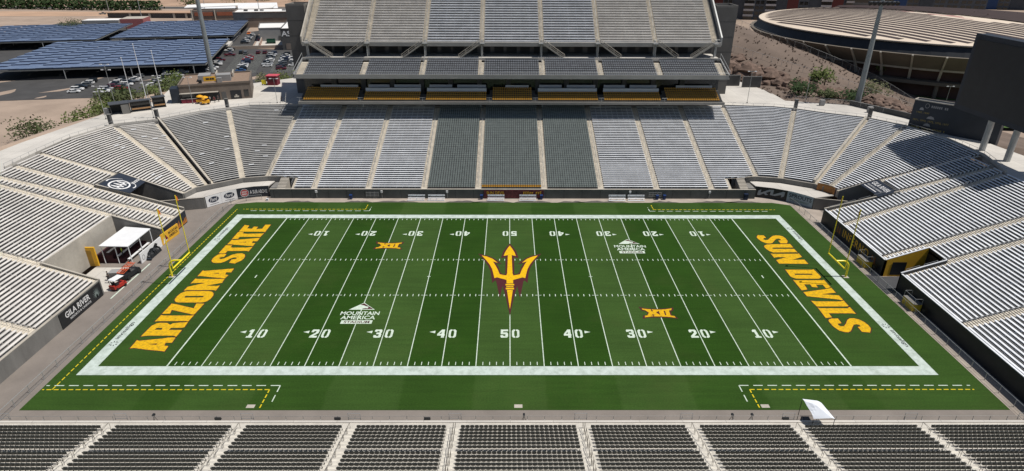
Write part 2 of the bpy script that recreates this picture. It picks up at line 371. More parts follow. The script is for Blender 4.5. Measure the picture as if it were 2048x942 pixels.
TRI_MAROON=[(-0.19,36.87),(0.48,35.66),(1.12,33.74),(1.5,31.22),(0.7,31.55),(0.69,25.13),(1.3,25.22),(1.67,25.72),(2.04,27.71),(2.55,29.28),(1.52,28.96),(2.74,30.83),(3.84,31.89),(5.64,32.73),(4.47,30.25),(3.64,28.02),(3.18,25.88),(2.92,22.37),(2.41,23.23),(2.2,22.66),(1.61,17.55),(1.21,21.39),(0.69,18.54),(-0.11,12.44)]
TRI_BARS=[[(-0.87,21.86),(0.55,21.86),(0.55,21.39),(-0.87,21.39)],[(-0.74,21.17),(0.41,21.17),(0.41,20.84),(-0.74,20.83)],[(-0.82,20.61),(0.52,20.62),(0.51,20.1),(-0.82,20.1)]]
XII_MAROON=[(-2.56,1.79),(-2.02,1.56),(-1.05,1.29),(0.17,1.21),(1.43,1.29),(2.85,1.56),(2.56,0.61),(2.17,0.46),(2.13,-0.66),(2.5,-0.73),(2.88,-1.64),(2.01,-1.39),(0.84,-1.28),(-0.36,-1.24),(-1.58,-1.28),(-2.54,-1.61),(-2.31,-0.73),(-1.71,-0.55),(-1.44,0.08),(-1.8,0.61),(-2.26,0.68)]
XII_GOLD=[(-2.11,1.3),(-1.49,1.14),(-0.77,1.02),(-0.81,0.61),(-0.71,0.37),(-0.42,0.67),(-0.66,0.8),(-0.59,1.0),(0.24,0.95),(1.36,1.02),(2.5,1.29),(2.34,0.8),(1.96,0.68),(1.88,-0.62),(1.93,-0.73),(2.43,-0.84),(2.51,-1.31),(1.68,-1.1),(0.22,-0.99),(-0.68,-0.95),(-0.69,-0.7),(-0.48,-0.57),(-0.73,-0.33),(-1.02,-0.62),(-0.77,-0.73),(-0.8,-0.95),(-2.14,-1.21),(-2.04,-0.77),(-1.66,-0.7),(-1.25,0.08),(-1.68,0.79),(-2.08,0.95)]
XII_HOLES=[[(-0.17,0.08),(0.34,0.57),(0.35,-0.58)],[(1.11,0.61),(1.31,0.61),(1.27,-0.62),(1.05,-0.62)]]
# ================================================================== THE FIELD
W_F = 53.333 * YD
HX = 60 * YD
FEND = 50 * YD
mb = MB()
mb.prism([(-59.2, -8.48), (60.8, -8.48), (60.8, 55.9), (57.4, 57.26), (-55.2, 57.26), (-59.2, 56.2)], -.15, 0)
field = struct(mb.build('playing_field', TURF))

def sheet(z): return lambda x, y: (x, y, z)
def fpart(name, mb, m, label=None, kind=None): return tag(mb.build(name, m, field), label, None, None, kind)
mb = MB()
for r in ((-56.6, 56.3, -1.83, 0), (-56.6, 56.3, W_F, 50.5), (-56.6, -HX, 0, W_F), (HX, 56.3, 0, W_F)):
    x0, x1, y0, y1 = r; mb.quad((x0, y0, .006), (x1, y0, .006), (x1, y1, .006), (x0, y1, .006))
fpart('white_border', mb, PW)
for k in range(-10, 11):
    mb = MB(); x = k * 5 * YD; w = .06 if abs(k) < 10 else .10
    mb.quad((x - w, .02, .006), (x + w, .02, .006), (x + w, W_F - .02, .006), (x - w, W_F - .02, .006)); fpart('yard_line', mb, PL)
tick = MB()
for q in range(-49, 50):
    if q % 5 == 0: continue
    x = q * YD
    mb = MB(); mb.quad((x - .05, .25, .006), (x + .05, .25, .006), (x + .05, .95, .006), (x - .05, .95, .006)); fpart('hash_mark', mb, PL)
    for y in (20 * YD, 33.333 * YD, W_F - .6):
        tick.quad((x - .06, y - .32, .006), (x + .06, y - .32, .006), (x + .06, y + .32, .006), (x - .06, y + .32, .006))
fpart('hash_mark', tick, PL, kind='stuff')
mb = MB()
for q in range(-45, 46, 5):
    x = q * YD
    for y in (20 * YD, 33.333 * YD):
        for s in (-1, 1):
            mb.quad((x + min(s * .1, s * .5), y - .05, .007), (x + max(s * .1, s * .5), y - .05, .007), (x + max(s * .1, s * .5), y + .05, .007), (x + min(s * .1, s * .5), y + .05, .007))
for q in (-47, 47):   # try marks in front of the goal lines
    mb.quad((q * YD - .09, W_F / 2 - .45, .007), (q * YD + .09, W_F / 2 - .45, .007), (q * YD + .09, W_F / 2 + .45, .007), (q * YD - .09, W_F / 2 + .45, .007))
for x in (-15 * YD, 15 * YD):
    mb.quad((x - .3, W_F / 2 - .06, .008), (x + .3, W_F / 2 - .06, .008), (x + .3, W_F / 2 + .06, .008), (x - .3, W_F / 2 + .06, .008))
fpart('cross_tick', mb, PL, kind='stuff')

DIG = {'0': [[(.45, 0), (.2, 0), (0, .15), (0, .85), (.2, 1), (.45, 1), (.45, .88), (.3, .76), (.3, .24), (.45, .12)],
             [(.55, 0), (.8, 0), (1, .15), (1, .85), (.8, 1), (.55, 1), (.55, .88), (.7, .76), (.7, .24), (.55, .12)]],
       '5': [[(0, .1), (.1, 0), (.85, 0), (1, .13), (1, .5), (.86, .64), (.34, .64), (.34, .78), (1, .78), (1, 1), (.02, 1), (.02, .42), (.62, .42), (.66, .38), (.66, .25), (.62, .21), (.36, .21), (.36, .3), (0, .3)]],
       '3': [[(0, .12), (.12, 0), (.88, 0), (1, .12), (1, .42), (.9, .52), (1, .64), (1, .88), (.88, 1), (.1, 1), (0, .9), (0, .72), (.34, .72), (.34, .8), (.66, .8), (.66, .62), (.3, .62), (.3, .42), (.66, .42), (.66, .2), (.34, .2), (.34, .3), (0, .3)]],
       '2': [[(0, 0), (1, 0), (1, .22), (.5, .22), (1, .56), (1, .88), (.88, 1), (.12, 1), (0, .88), (0, .66), (.34, .66), (.34, .8), (.64, .8), (.64, .62), (0, .2)]],
       '4': [[[(.55, 0), (.95, 0), (.95, .25), (1, .25), (1, .42), (.95, .42), (.95, 1), (.55, 1), (0, .45), (0, .25), (.55, .25)], [(.3, .45), (.55, .45), (.55, .72)]]],
       '1': [[(.1, 0), (.9, 0), (.9, .18), (.68, .18), (.68, 1), (.3, 1), (.1, .86), (.1, .7), (.32, .7), (.32, .18), (.1, .18)]]}
for yd_ in (-40, -30, -20, -10, 0, 10, 20, 30, 40):
    X = yd_ * YD; txt = str(50 - abs(yd_))
    for far in (0, 1):
        mb = MB(); sg = -1 if far else 1; yb = 6.55 if not far else 42.45
        f = lambda x, y: (X + sg * x, yb + sg * y, .012)
        for ch, xo in ((txt[0], -1.36), ('0', .28)):
            for P in DIG[ch]: mb.poly([(xo + p[0] * 1.08, p[1] * 2.05) for p in P[0]] if isinstance(P[0], list) else [(xo + p[0] * 1.08, p[1] * 2.05) for p in P], [[(xo + p[0] * 1.08, p[1] * 2.05) for p in H] for H in P[1:]] if isinstance(P[0], list) else (), fn=f)
        if yd_:
            s = (1 if yd_ > 0 else -1) * sg
            mb.poly([(s * 1.7, 1.1), (s * 1.7, 1.75), (s * 2.55, 1.42)], fn=f)
        fpart('yard_number', mb, PL)

# end zone lettering, midfield trident, conference marks, sponsor marks
for (P, holes), ch in zip(LETTERS, 'ARIZONASTATESUNDEVILS'):
    mb = MB(); mb.poly(offset_poly(P, .13), [offset_poly(h, -.11) for h in holes], sheet(.010))
    o = fpart('end_zone_letter', mb, PM, 'gold end zone letter %s with maroon outline' % ch)
    mb = MB(); mb.poly(P, holes, sheet(.016)); mb.build('letter_fill', PG, o)
mir = lambda P: [(-x, y) for x, y in P[::-1]]
def both(P): return [(max(x, 0) if abs(x) < .35 else x, y) for x, y in P]
mb = MB(); R_ = both(TRI_MAROON); R_[0] = (0, R_[0][1]); R_[-1] = (0, R_[-1][1]); mb.poly(offset_poly(R_ + mir(R_[1:-1]), .07), fn=sheet(.010))
tri = fpart('trident_logo', mb, PM, 'gold trident with maroon outline painted at midfield')
mb = MB(); R_ = both(TRI_GOLD); R_[0] = (0, R_[0][1]); R_[-1] = (0, R_[-1][1]); mb.poly(R_ + mir(R_[1:-1]), fn=sheet(.016))
mb.build('trident_head', PGT, tri)
mb = MB(); S_ = [(0, TRI_SPIKE[0][1]), TRI_SPIKE[1], (0, TRI_SPIKE[2][1])]; mb.poly(S_ + [(-S_[1][0], S_[1][1])], fn=sheet(.016)); mb.build('trident_spike', PGT, tri)
for B in TRI_BARS:
    xs = sorted(p[0] for p in B); ys = sorted(p[1] for p in B); w = (xs[-1] - xs[0]) / 2
    mb = MB(); mb.quad((-w, ys[0], .016), (w, ys[0], .016), (w, ys[-1], .016), (-w, ys[-1], .016)); mb.build('trident_band', PGT, tri)
for cx, cy in ((22.55, 13.05), (-22.75, 36.1)):
    mv = lambda P: [(x + cx, y + cy) for x, y in P]
    mb = MB(); mb.poly(mv(XII_MAROON), fn=sheet(.010)); o = fpart('conference_logo', mb, PM, 'gold roman numeral XII with maroon outline')
    mb = MB(); mb.poly(mv(XII_GOLD), [mv(h) for h in XII_HOLES], sheet(.016)); mb.build('numeral_fill', PG, o)
for cx, cy in ((-22.85, 0), (22.45, 22.95)):
    mb = MB(); T = lambda x, y: (cx + x, cy + y)
    mb.poly([T(-1.95, 13.95), T(2.05, 13.95), T(.0, 16.0)], fn=sheet(.010))
    text_mb('MOUNTAIN', plane_fn((cx - 2.95, cy + 12.45, .010), (5.9, 0, 0), (0, 1.0, 0)), .02, mb=mb)
    text_mb('AMERICA', plane_fn((cx - 2.65, cy + 11.27, .010), (5.2, 0, 0), (0, 1.0, 0)), .02, mb=mb)
    mb.poly([T(-2.35, 10.1), T(2.3, 10.1), T(2.3, 11.02), T(-2.35, 11.02)], fn=sheet(.010))
    o = fpart('sponsor_logo', mb, PL, 'white peak and sponsor wording painted on the turf')
    mb = MB()
    mb.poly([T(-.5, 15.35), T(0, 15.8), T(1.75, 14.15), T(.0, 14.1), T(.15, 14.3), T(.6, 14.42), T(.8, 14.3), T(.95, 14.8), T(.45, 14.95), T(.1, 15.2)], fn=sheet(.016))
    text_mb('STADIUM', plane_fn((cx - 1.9, cy + 10.25, .016), (3.8, 0, 0), (0, .62, 0)), .02, mb=mb)
    mb.build('dark_lettering', PM, o)
for o_, u_, v_, sy in (((-55.5, 6.2), 4.3, -.62, 5.1), ((-55.5, 39.9), 4.1, -.62, 38.8), ((55.5, 42.7), -4.1, .62, 43.8), ((55.5, 8.5), -4.1, .62, 9.6)):
    mb = text_mb('invisalign', plane_fn((*o_, .014), (0, u_, 0), (v_ * 1.25, 0, 0)), .012)
    cx = o_[0] + v_ * .35
    for k in range(8):
        a = k * pi / 4 + .39; d = Vector((cos(a), sin(a))); p = Vector((-d.y, d.x)); c = Vector((cx, sy))
        q = [c + d * .24, c + d * .45 + p * .085, c + d * .68, c + d * .45 - p * .085]
        mb.poly([tuple(t) for t in q], fn=sheet(.014))
    fpart('border_wordmark', mb, PK, 'dark wordmark and burst on the white border')
# dashed coaching lines
def dashes(mb, a, b, pitch, L, w):
    a = Vector(a); b = Vector(b); d = b - a; n = int(d.length / pitch) + 1; u = d.normalized(); p = Vector((-u.y, u.x)) * (w / 2)
    for k in range(n):
        s = a + u * k * pitch; e = a + u * min(d.length, k * pitch + L)
        if (e - s).length < .05: continue
        mb.poly([tuple(s - p), tuple(e - p), tuple(e + p), tuple(s + p)], fn=sheet(.006))
mw, my = MB(), MB()
for s in (-1, 1):
    dashes(mw, (s * 29.3, -3.93), (s * 59, -3.93), 1.83, 1.22, .14); dashes(mw, (s * 29.3, -3.93), (s * 29.3, -7), 1.83, 1.22, .14)
    dashes(my, (s * 30.4, -4.72), (s * 59, -4.72), .915, .62, .15); dashes(my, (s * 30.4, -4.72), (s * 30.4, -8.2), .915, .62, .15)
    dashes(mw, (s * 29.6, 52.55), (s * 55, 52.55), 1.83, 1.22, .16); dashes(mw, (s * 29.6, 52.55), (s * 29.6, 54.6), 1.83, 1.22, .14)
    dashes(my, (s * 30.6, 53.4), (s * 56.5, 53.4), .915, .62, .15); dashes(my, (s * 30.6, 53.4), (s * 30.6, 56), .915, .62, .15)
dashes(my, (-57.75, -4.7), (-57.75, 53.4), .915, .62, .15)
fpart('white_dashes', mw, PL, kind='stuff'); fpart('yellow_dashes', my, PY, kind='stuff')
mb = MB()
for x in (-31.6, 1.0, 31.2):
    mb.quad((x - .5, -8.1, .006), (x + .5, -8.1, .006), (x + .5, -7.5, .006), (x - .5, -7.5, .006))
fpart('valve_cover', mb, CONC)

# pavement round the turf
mb = MB(); mb.box(-72, 72, -11.45, 66, -.6, -.03); track = struct(mb.build('perimeter_track', TRACK))
mb = MB()
mb.poly([(60.85, -11), (66, -11), (66, 60), (60, 61.5), (-54, 61.5), (-60, 58.6), (-61, 56), (-59.3, 56.25), (-55.2, 57.3), (57.4, 57.3), (60.85, 55.95)], fn=sheet(-.02))
struct(mb.build('sideline_pavement', TRACKP))
mb = MB(); mb.poly([(-63.4, 17.2), (-63.15, 17.2), (-63.15, 29), (-63.4, 29)], fn=sheet(-.018)); struct(mb.build('track_line', PL))
mb = MB(); mb.poly([(-72, 18.3), (-64.6, 19.5), (-65.2, 27.5), (-72, 27.5)], fn=sheet(-.018)); struct(mb.build('tunnel_apron', PLAZA))
rs = random.Random(3)
mb = MB()
for cx, wd in ((-46, 3.2), (-33, 3), (-25, 5), (-10, 4), (-4, 4.5), (5, 4), (13.5, 3), (20, 6), (34, 3), (45, 5), (51, 4)):
    n = 9; up = []
    for k in range(n + 1):
        t = k / n; up.append((cx - wd + 2 * wd * t, 57.35 + (1.0 * sin(pi * t) ** .7) * rs.uniform(.45, 1.15) + .02))
    mb.poly([(cx - wd, 57.32), (cx + wd, 57.32)] + up[::-1], fn=sheet(-.012))
struct(mb.build('damp_patches', STAIN))
# ================================================================== STANDS
TR, RI = .715, .225
def zk(k): return 2.15 + RI * k
def plen(P): return sum((Vector(P[i + 1]) - Vector(P[i])).length for i in range(len(P) - 1))
def along(P, s):
    for i in range(len(P) - 1):
        a, b = Vector(P[i]), Vector(P[i + 1]); L = (b - a).length
        if s <= L or i == len(P) - 2: return a + (b - a) * (s / L), (b - a).normalized()
        s -= L
def inset(P, l, r):
    L = plen(P); l = min(l, L * .45); r = min(r, L * .45)
    a = along(P, l)[0]; b = along(P, L - r)[0]
    return [tuple(a)] + [tuple(p) for p in P[1:-1]] + [tuple(b)]
def seat_into(mb, p, right, back, z, w=.46, h=.42):
    """one tip-up chair: back panel and pan; right/back are unit 2D vectors"""
    def P(x, y, zz): return (p[0] + right[0] * x + back[0] * y, p[1] + right[1] * x + back[1] * y, z + zz)
    a = w / 2
    mb.hexa([P(-a, .02, .42), P(a, .02, .42), P(a, .08, .42), P(-a, .08, .42), P(-a, .11, .74), P(a, .11, .74), P(a, .16, .74), P(-a, .16, .74)])
    mb.hexa([P(-a, -.30, .40), P(a, -.30, .40), P(a, .03, .36), P(-a, .03, .36), P(-a, -.30, .46), P(a, -.30, .46), P(a, .03, .42), P(-a, .03, .42)])
def section(label, group, F, B, kf, kb, k0, k1, kind='bench', ins=(.7, .7), zfun=zk, bm=ALU, sm=STEP, am=AISLE, rail=True, trim=None, zlow=None, name='seating_section', pitch=.5, rise=RI, br=1.25, seatm=SEATG, frontm=None, bt=.09, bw=.025):
    n = len(F)
    def row(k):
        t = (k - kf) / (kb - kf); P = [lerp(F[i], B[i], t) for i in range(n)]
        if trim:
            a, b = trim(k); L = plen(P); P = [tuple(along(P, L * a)[0])] + P[1:-1] + [tuple(along(P, L * b)[0])] if n > 2 else [tuple(along(P, L * a)[0]), tuple(along(P, L * b)[0])]
        return P
    base = row(k0); c = along(base, plen(base) / 2)[0]
    root = thing(name, label, 'seating section', (c[0], c[1], zfun(k0)), group)
    st, hs = MB(), MB(); straight = (n == 2 and trim is None and abs((F[0][0] - F[1][0]) - (B[0][0] - B[1][0])) < .02 and abs((F[0][1] - F[1][1]) - (B[0][1] - B[1][1])) < .02)
    shared = None
    for k in range(k0, k1):
        A, N = row(k), row(k + 1); z = zfun(k); zl = zfun(k - 1) if k > k0 else (z - .3 if zlow is None else zlow)
        Ai, Ni = inset(A, *ins), inset(N, *ins)
        PA = [A[0]] + Ai + [A[-1]]; PN = [N[0]] + Ni + [N[-1]]
        for i in range(len(PA) - 1):
            if (Vector(PA[i + 1]) - Vector(PA[i])).length < .02: continue
            m = 1 if i in (0, len(PA) - 2) else 0
            st.quad((*PA[i], z), (*PA[i + 1], z), (*PN[i + 1], z), (*PN[i], z), m)
            st.quad((*PA[i], zl), (*PA[i + 1], zl), (*PA[i + 1], z), (*PA[i], z), m)
            if m == 1 and k < k1 - 1:   # intermediate step in the aisle
                a, b = lerp(PA[i], PN[i], .52), lerp(PA[i + 1], PN[i + 1], .52); h = z + (zfun(k + 1) - z) * .5
                st.quad((*a, z), (*b, z), (*b, h), (*a, h), 1); st.quad((*a, h), (*b, h), (*PN[i + 1], h), (*PN[i], h), 1)
        if kind == 'bench':
            if straight and shared is not None:
                d = Vector((*N[0], z)) - shared[1]; o = link('bench', shared[0], root, Vector(d)); continue
            bmb = MB(); p0 = [lerp(Ai[i], Ni[i], .38) for i in range(n)]; p1 = [lerp(Ai[i], Ni[i], .90) for i in range(n)]
            for i in range(n - 1):
                a, b, c_, d = p0[i], p0[i + 1], p1[i + 1], p1[i]
                bmb.hexa([(*a, z + .455 - bt), (*b, z + .455 - bt), (*c_, z + .40), (*d, z + .40), (*a, z + .455), (*b, z + .455), (*c_, z + .455), (*d, z + .455)])
            L = plen(p0); q = max(1, int(L / br))
            for j in range(q + 1):
                t = min(max(.12, L * j / q), L - .12)
                if L < .4: continue
                pa, d = along(p0, t); pb = along(p1, t * plen(p1) / L)[0]; s = d * bw
                e = lerp(pa, pb, .15); g = lerp(pa, pb, .85)
                bmb.hexa([(e[0] - s.x, e[1] - s.y, z), (e[0] + s.x, e[1] + s.y, z), (g[0] + s.x, g[1] + s.y, z), (g[0] - s.x, g[1] - s.y, z),
                          (e[0] - s.x, e[1] - s.y, z + .37), (e[0] + s.x, e[1] + s.y, z + .37), (g[0] + s.x, g[1] + s.y, z + .37), (g[0] - s.x, g[1] - s.y, z + .37)])
            o = bmb.build('bench', bm, root)
            if straight: shared = (o.data, Vector((*N[0], z)))
        elif kind == 'seat':
            use_front = frontm is not None and k == k0
            if straight and shared is not None and not use_front and k != k0:
                d = Vector((*N[0], z)) - shared[1]; link('seat_row', shared[0], root, d); continue
            smb = MB(); P = [lerp(Ai[i], Ni[i], .55) for i in range(n)]; L = plen(P); q = max(1, int((L - .1) / pitch))
            for j in range(q):
                p, d = along(P, (j + .5) * L / q)
                bk = Vector((-d.y, d.x))
                if bk.dot(Vector(N[0]) - Vector(A[0])) < 0: bk = -bk
                seat_into(smb, p, d, bk, z, pitch * .8)
            o = smb.build('seat_row', frontm if use_front else seatm, root)
            if straight and not use_front: shared = (o.data, Vector((*N[0], z)))
    st.build('steps', [sm, am], root)
    if rail:   # broken handrail down the left aisle
        rb = MB(); L = MB()
        for k in range(k0 + 1, k1 - 2, 4):
            a = row(k)[0]; b = row(k + 3)[0]
            za, zb = zfun(k), zfun(k + 3)
            rb.tube((*a, za), (*a, za + .9), .028, 5); rb.tube((*b, zb), (*b, zb + .9), .028, 5)
            rb.tube((*a, za + .9), (*b, zb + .9), .028, 5); rb.tube((*a, za + .5), (*b, zb + .5), .02, 4)
        if rb.v: rb.build('aisle_rail', STEEL, root)
    return root

# ---- far stand, lower bowl, straight part
XA = [-54.6, -43.1, -31.13, -18.85, -6.9, 7.7, 20.24, 32.54, 44.7, 55.9]
ORD = ['far left', 'second from left', 'third from left', 'left of the middle one', 'middle', 'right of the middle one', 'third from right', 'second from right', 'far right']
Y0 = 60.0
for i in range(9):
    x0, x1 = XA[i], XA[i + 1]; mid = i in (3, 4, 5)
    F = [(x0, Y0), (x1, Y0)]; B = [(x0, Y0 + TR * 46), (x1, Y0 + TR * 46)]
    trim = None
    if i == 0: trim = lambda k: (0.0, 1.0) if k >= 6 else (.56, 1.0)
    if i == 8: trim = lambda k: (0.0, 1.0) if k >= 6 else (0.0, .40)
    section(('dark chair section, %s, of the three behind the far sideline' % ['left', 'middle with gold front row', 'right'][i - 3]) if mid else ('pale bench section of the straight lower far stand, %s' % ORD[i]),
            'lower far stand sections', F, B, 0, 46, 0, 46, 'seat' if mid else 'bench', sm=CONCD if mid else STEP, trim=trim, seatm=SEATG, frontm=(GOLD if i == 4 else None), pitch=.5, br=1.27)

# ---- curved corners (front row 6, back row 46)
COR = [
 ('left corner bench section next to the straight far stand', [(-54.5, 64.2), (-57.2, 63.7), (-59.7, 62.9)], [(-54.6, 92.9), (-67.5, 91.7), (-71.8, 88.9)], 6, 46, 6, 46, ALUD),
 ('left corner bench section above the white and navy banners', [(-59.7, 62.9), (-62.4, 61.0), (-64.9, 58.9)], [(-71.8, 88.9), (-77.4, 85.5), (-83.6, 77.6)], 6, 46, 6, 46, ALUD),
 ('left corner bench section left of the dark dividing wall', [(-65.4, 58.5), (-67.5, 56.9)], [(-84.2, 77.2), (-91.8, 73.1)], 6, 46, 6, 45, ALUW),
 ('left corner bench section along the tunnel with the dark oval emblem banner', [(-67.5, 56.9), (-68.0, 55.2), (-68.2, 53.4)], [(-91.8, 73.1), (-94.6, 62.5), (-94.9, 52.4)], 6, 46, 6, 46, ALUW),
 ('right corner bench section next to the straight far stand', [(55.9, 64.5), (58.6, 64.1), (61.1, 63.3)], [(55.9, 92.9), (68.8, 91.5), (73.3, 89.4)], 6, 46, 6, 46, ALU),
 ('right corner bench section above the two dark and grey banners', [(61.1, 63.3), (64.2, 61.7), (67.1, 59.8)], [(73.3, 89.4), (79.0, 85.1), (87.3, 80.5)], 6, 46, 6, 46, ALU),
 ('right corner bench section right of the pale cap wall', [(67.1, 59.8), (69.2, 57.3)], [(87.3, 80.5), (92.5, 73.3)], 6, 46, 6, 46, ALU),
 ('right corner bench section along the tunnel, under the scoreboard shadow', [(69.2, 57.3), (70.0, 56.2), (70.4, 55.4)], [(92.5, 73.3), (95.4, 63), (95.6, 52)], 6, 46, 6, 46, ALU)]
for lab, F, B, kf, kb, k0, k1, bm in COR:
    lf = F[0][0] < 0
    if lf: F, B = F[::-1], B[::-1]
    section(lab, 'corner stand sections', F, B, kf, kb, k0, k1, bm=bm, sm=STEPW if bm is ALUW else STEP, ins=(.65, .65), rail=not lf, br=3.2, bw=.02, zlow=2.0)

rs = random.Random(19); pad = None
for lab, F, B, kf, kb, k0, k1, bm in COR[:4]:
    for _ in range(6):
        k = rs.randrange(9, 43); t = (k - kf) / (kb - kf); t1 = (k + 1 - kf) / (kb - kf); s = rs.uniform(.12, .82)
        A = [lerp(F[i], B[i], t) for i in range(len(F))]; N = [lerp(F[i], B[i], t1) for i in range(len(F))]
        a, d = along(A, plen(A) * s); b, _d = along(N, plen(N) * s); c = a.lerp(b, .62)
        mb = MB(); u = d * .55; v = (b - a).normalized() * .2; z = zk(k) + .465
        mb.hexa([(*(c - u - v), z), (*(c + u - v), z), (*(c + u + v), z), (*(c - u + v), z), (*(c - u - v), z + .07), (*(c + u - v), z + .07), (*(c + u + v), z + .09), (*(c - u + v), z + .09)])
        tag(mb.build('seat_pad', WHITE), 'small white pad lying on a bench of the left corner stand', 'seat pad', 'white pads on the left corner benches')
# ---- end stands behind the goal lines; x runs back, rows parallel to the end line
def xl(k): return -65.2 - .66 * (k - 2)
def xr(k): return 63.4 + .66 * (k - 2)
def endsec(lab, side, ya, yb, k0, k1, yab=None, **kw):
    xf = xl if side < 0 else xr
    a2, b2 = (ya, yb) if yab is None else yab
    F = [(xf(2), ya), (xf(2), yb)]; B = [(xf(46), a2), (xf(46), b2)]
    if side > 0: F, B = F[::-1], B[::-1]
    section(lab, 'left end stand sections' if side < 0 else 'right end stand sections', F, B, 2, 46, k0, k1, bm=ALUW if side < 0 else ALU, sm=STEPW if side < 0 else STEP, br=2.6, bw=.02, zlow=1.6 if k0 < 4 else None, **kw)
endsec('left end bench block between the emblem banner tunnel and the first aisle', -1, 42.9, 46.6, 2, 46, (39.2, 44.6))
endsec('left end bench block above the dark oval emblem banner', -1, 46.6, 53.4, 26, 46, (44.6, 52.2))
endsec('left end bench block beside the white canopy', -1, 37.7, 42.9, 2, 14, (36.6, 39.2))
endsec('left end upper bench block behind the white canopy', -1, 18.3, 37.7, 14, 46, (18.3, 36.6))
endsec('left end upper bench block above the block beside the canopy', -1, 37.7, 42.9, 14, 46, (36.6, 39.2))
endsec('left end bench block below the canopy apron, near edge of the picture', -1, 4.0, 18.3, 2, 46)
endsec('left end bench block closest to the near stand', -1, -10.5, 4.0, 2, 46)
endsec('right end bench block with the short rows beside the tunnel', 1, 39.6, 46.5, 2, 46, (41.2, 44.6))
endsec('right end bench block above the white lettered tunnel banner', 1, 46.5, 52.4, 22, 46, (44.6, 52.0))
endsec('right end bench block above the gold lettered dark fascia', 1, 26.0, 39.6, 2, 46, (26.0, 41.2))
endsec('right end bench block over the yellow walled portal', 1, 20.3, 26.0, 12, 46)
endsec('narrow right end bench block beside the yellow walled portal', 1, 24.6, 26.0, 2, 12, ins=(.1, .6), rail=False)
endsec('right end bench block below the yellow walled portal', 1, 5.5, 20.3, 2, 46)
endsec('right end bench block closest to the near stand', 1, -10.5, 5.5, 2, 46)

# ---- walls of the lower bowl
def wallthing(name, label, path, z0, z1, th, m=CONCG, cap=None, cat='wall', capm=CONC):
    mb = MB(); mb.wall(path, z0, z1, th); c = path[len(path) // 2]
    r = thing(name, label, cat, (c[0], c[1], 0)); mb.build('wall', m, r)
    if cap:
        mb = MB(); Z1 = z1 if isinstance(z1, (list, tuple)) else [z1] * len(path)
        e = .05; n = len(path)
        mb.wall([(p[0], p[1]) for p in path], [z + .004 for z in Z1], [z + .004 + cap for z in Z1], th + .03); mb.build('coping', capm, r)
    return r
W = wallthing('front_wall', 'long dark concrete wall below the straight far stand', [(-52.8, 59.62), (54.4, 59.62)], -.05, 2.08, .36, mat('wall_stained', (.082, .088, .084), .9, .22, .35, fine=.08), .07)
mb = MB()
for x in range(-52, 54, 4):
    mb.box(x, x + .05, 59.605, 59.63, 0, 2.05)
mb.build('panel_joint', BLACK, W)
W = wallthing('corner_wall', 'curved grey wall above the ledge in the left corner', [(-68.2, 53.3), (-67.4, 56.8), (-64.9, 58.8), (-59.7, 62.75), (-54.5, 63.95), (-48.6, 64.0)], 1.0, 3.5, .2, CONCG, .08)
W = wallthing('corner_wall', 'curved grey wall above the ledge in the right corner', [(50.4, 64.0), (55.9, 64.2), (61.1, 63.05), (67.1, 59.5), (68.3, 57.9)], 1.0, 3.5, .2, CONCG, .08)
for s, P in ((-1, [(-64.6, 54.0), (-62.4, 56.6), (-59.6, 59.0), (-56.5, 60.4), (-53.4, 60.9)]), (1, [(54.8, 61.0), (58.2, 59.8), (61.5, 57.8), (63.6, 55.6), (64.8, 54.1)])):
    r = wallthing('banner_wall', 'curved low wall carrying the %s banners' % ('white and navy' if s < 0 else 'dark car maker and grocer'), P, -.05, 2.45, .25, CONCG, None)
    back = [(-68.2, 53.4), (-67.3, 56.6), (-64.8, 58.6), (-59.7, 62.6), (-54.5, 63.8), (-53.0, 63.8)] if s < 0 else [(54.5, 63.9), (56, 64.0), (61, 62.9), (67.0, 59.3), (68.2, 57.8), (69.6, 55.6)]
    mb = MB(); mb.prism(P + back[::-1], 2.25, 2.47); mb.build('ledge', PLAZA, r)
# steps and end of the straight wall
for s, xa in ((-1, -50.5), (1, 52.0)):
    mb = MB()
    for k in range(8): mb.box(xa - .9, xa + .9, 60.0 + .45 * k, 60.45 + .45 * k, 0, 2.1 + .17 * k)
    o = mb.build('stair_flight', CONC); tag(o, 'short concrete stair at the %s end of the far front wall' % ('left' if s < 0 else 'right'), 'stairs')
    mb = MB(); mb.box(min(xa + s * .95, xa + s * 2.4), max(xa + s * .95, xa + s * 2.4), 60.3, 63.8, 0, 2.2); o = mb.build('platform', CONCG)
    tag(o, 'concrete platform beside the %s stair of the far front wall' % ('left' if s < 0 else 'right'), 'platform')
# dividing wall in the left corner, pale cap wall in the right corner
n_ = 40
P = [lerp((-64.9, 58.9), (-83.6, 77.6), t / 10) for t in range(11)]
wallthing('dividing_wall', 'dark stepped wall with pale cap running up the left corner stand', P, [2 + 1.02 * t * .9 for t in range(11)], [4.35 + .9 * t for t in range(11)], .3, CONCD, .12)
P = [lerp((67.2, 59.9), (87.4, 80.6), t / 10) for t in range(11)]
wallthing('dividing_wall', 'pale low cap wall running up the right corner stand', P, [3 + .9 * t for t in range(11)], [4.3 + .9 * t for t in range(11)], .45, CONC, .05)
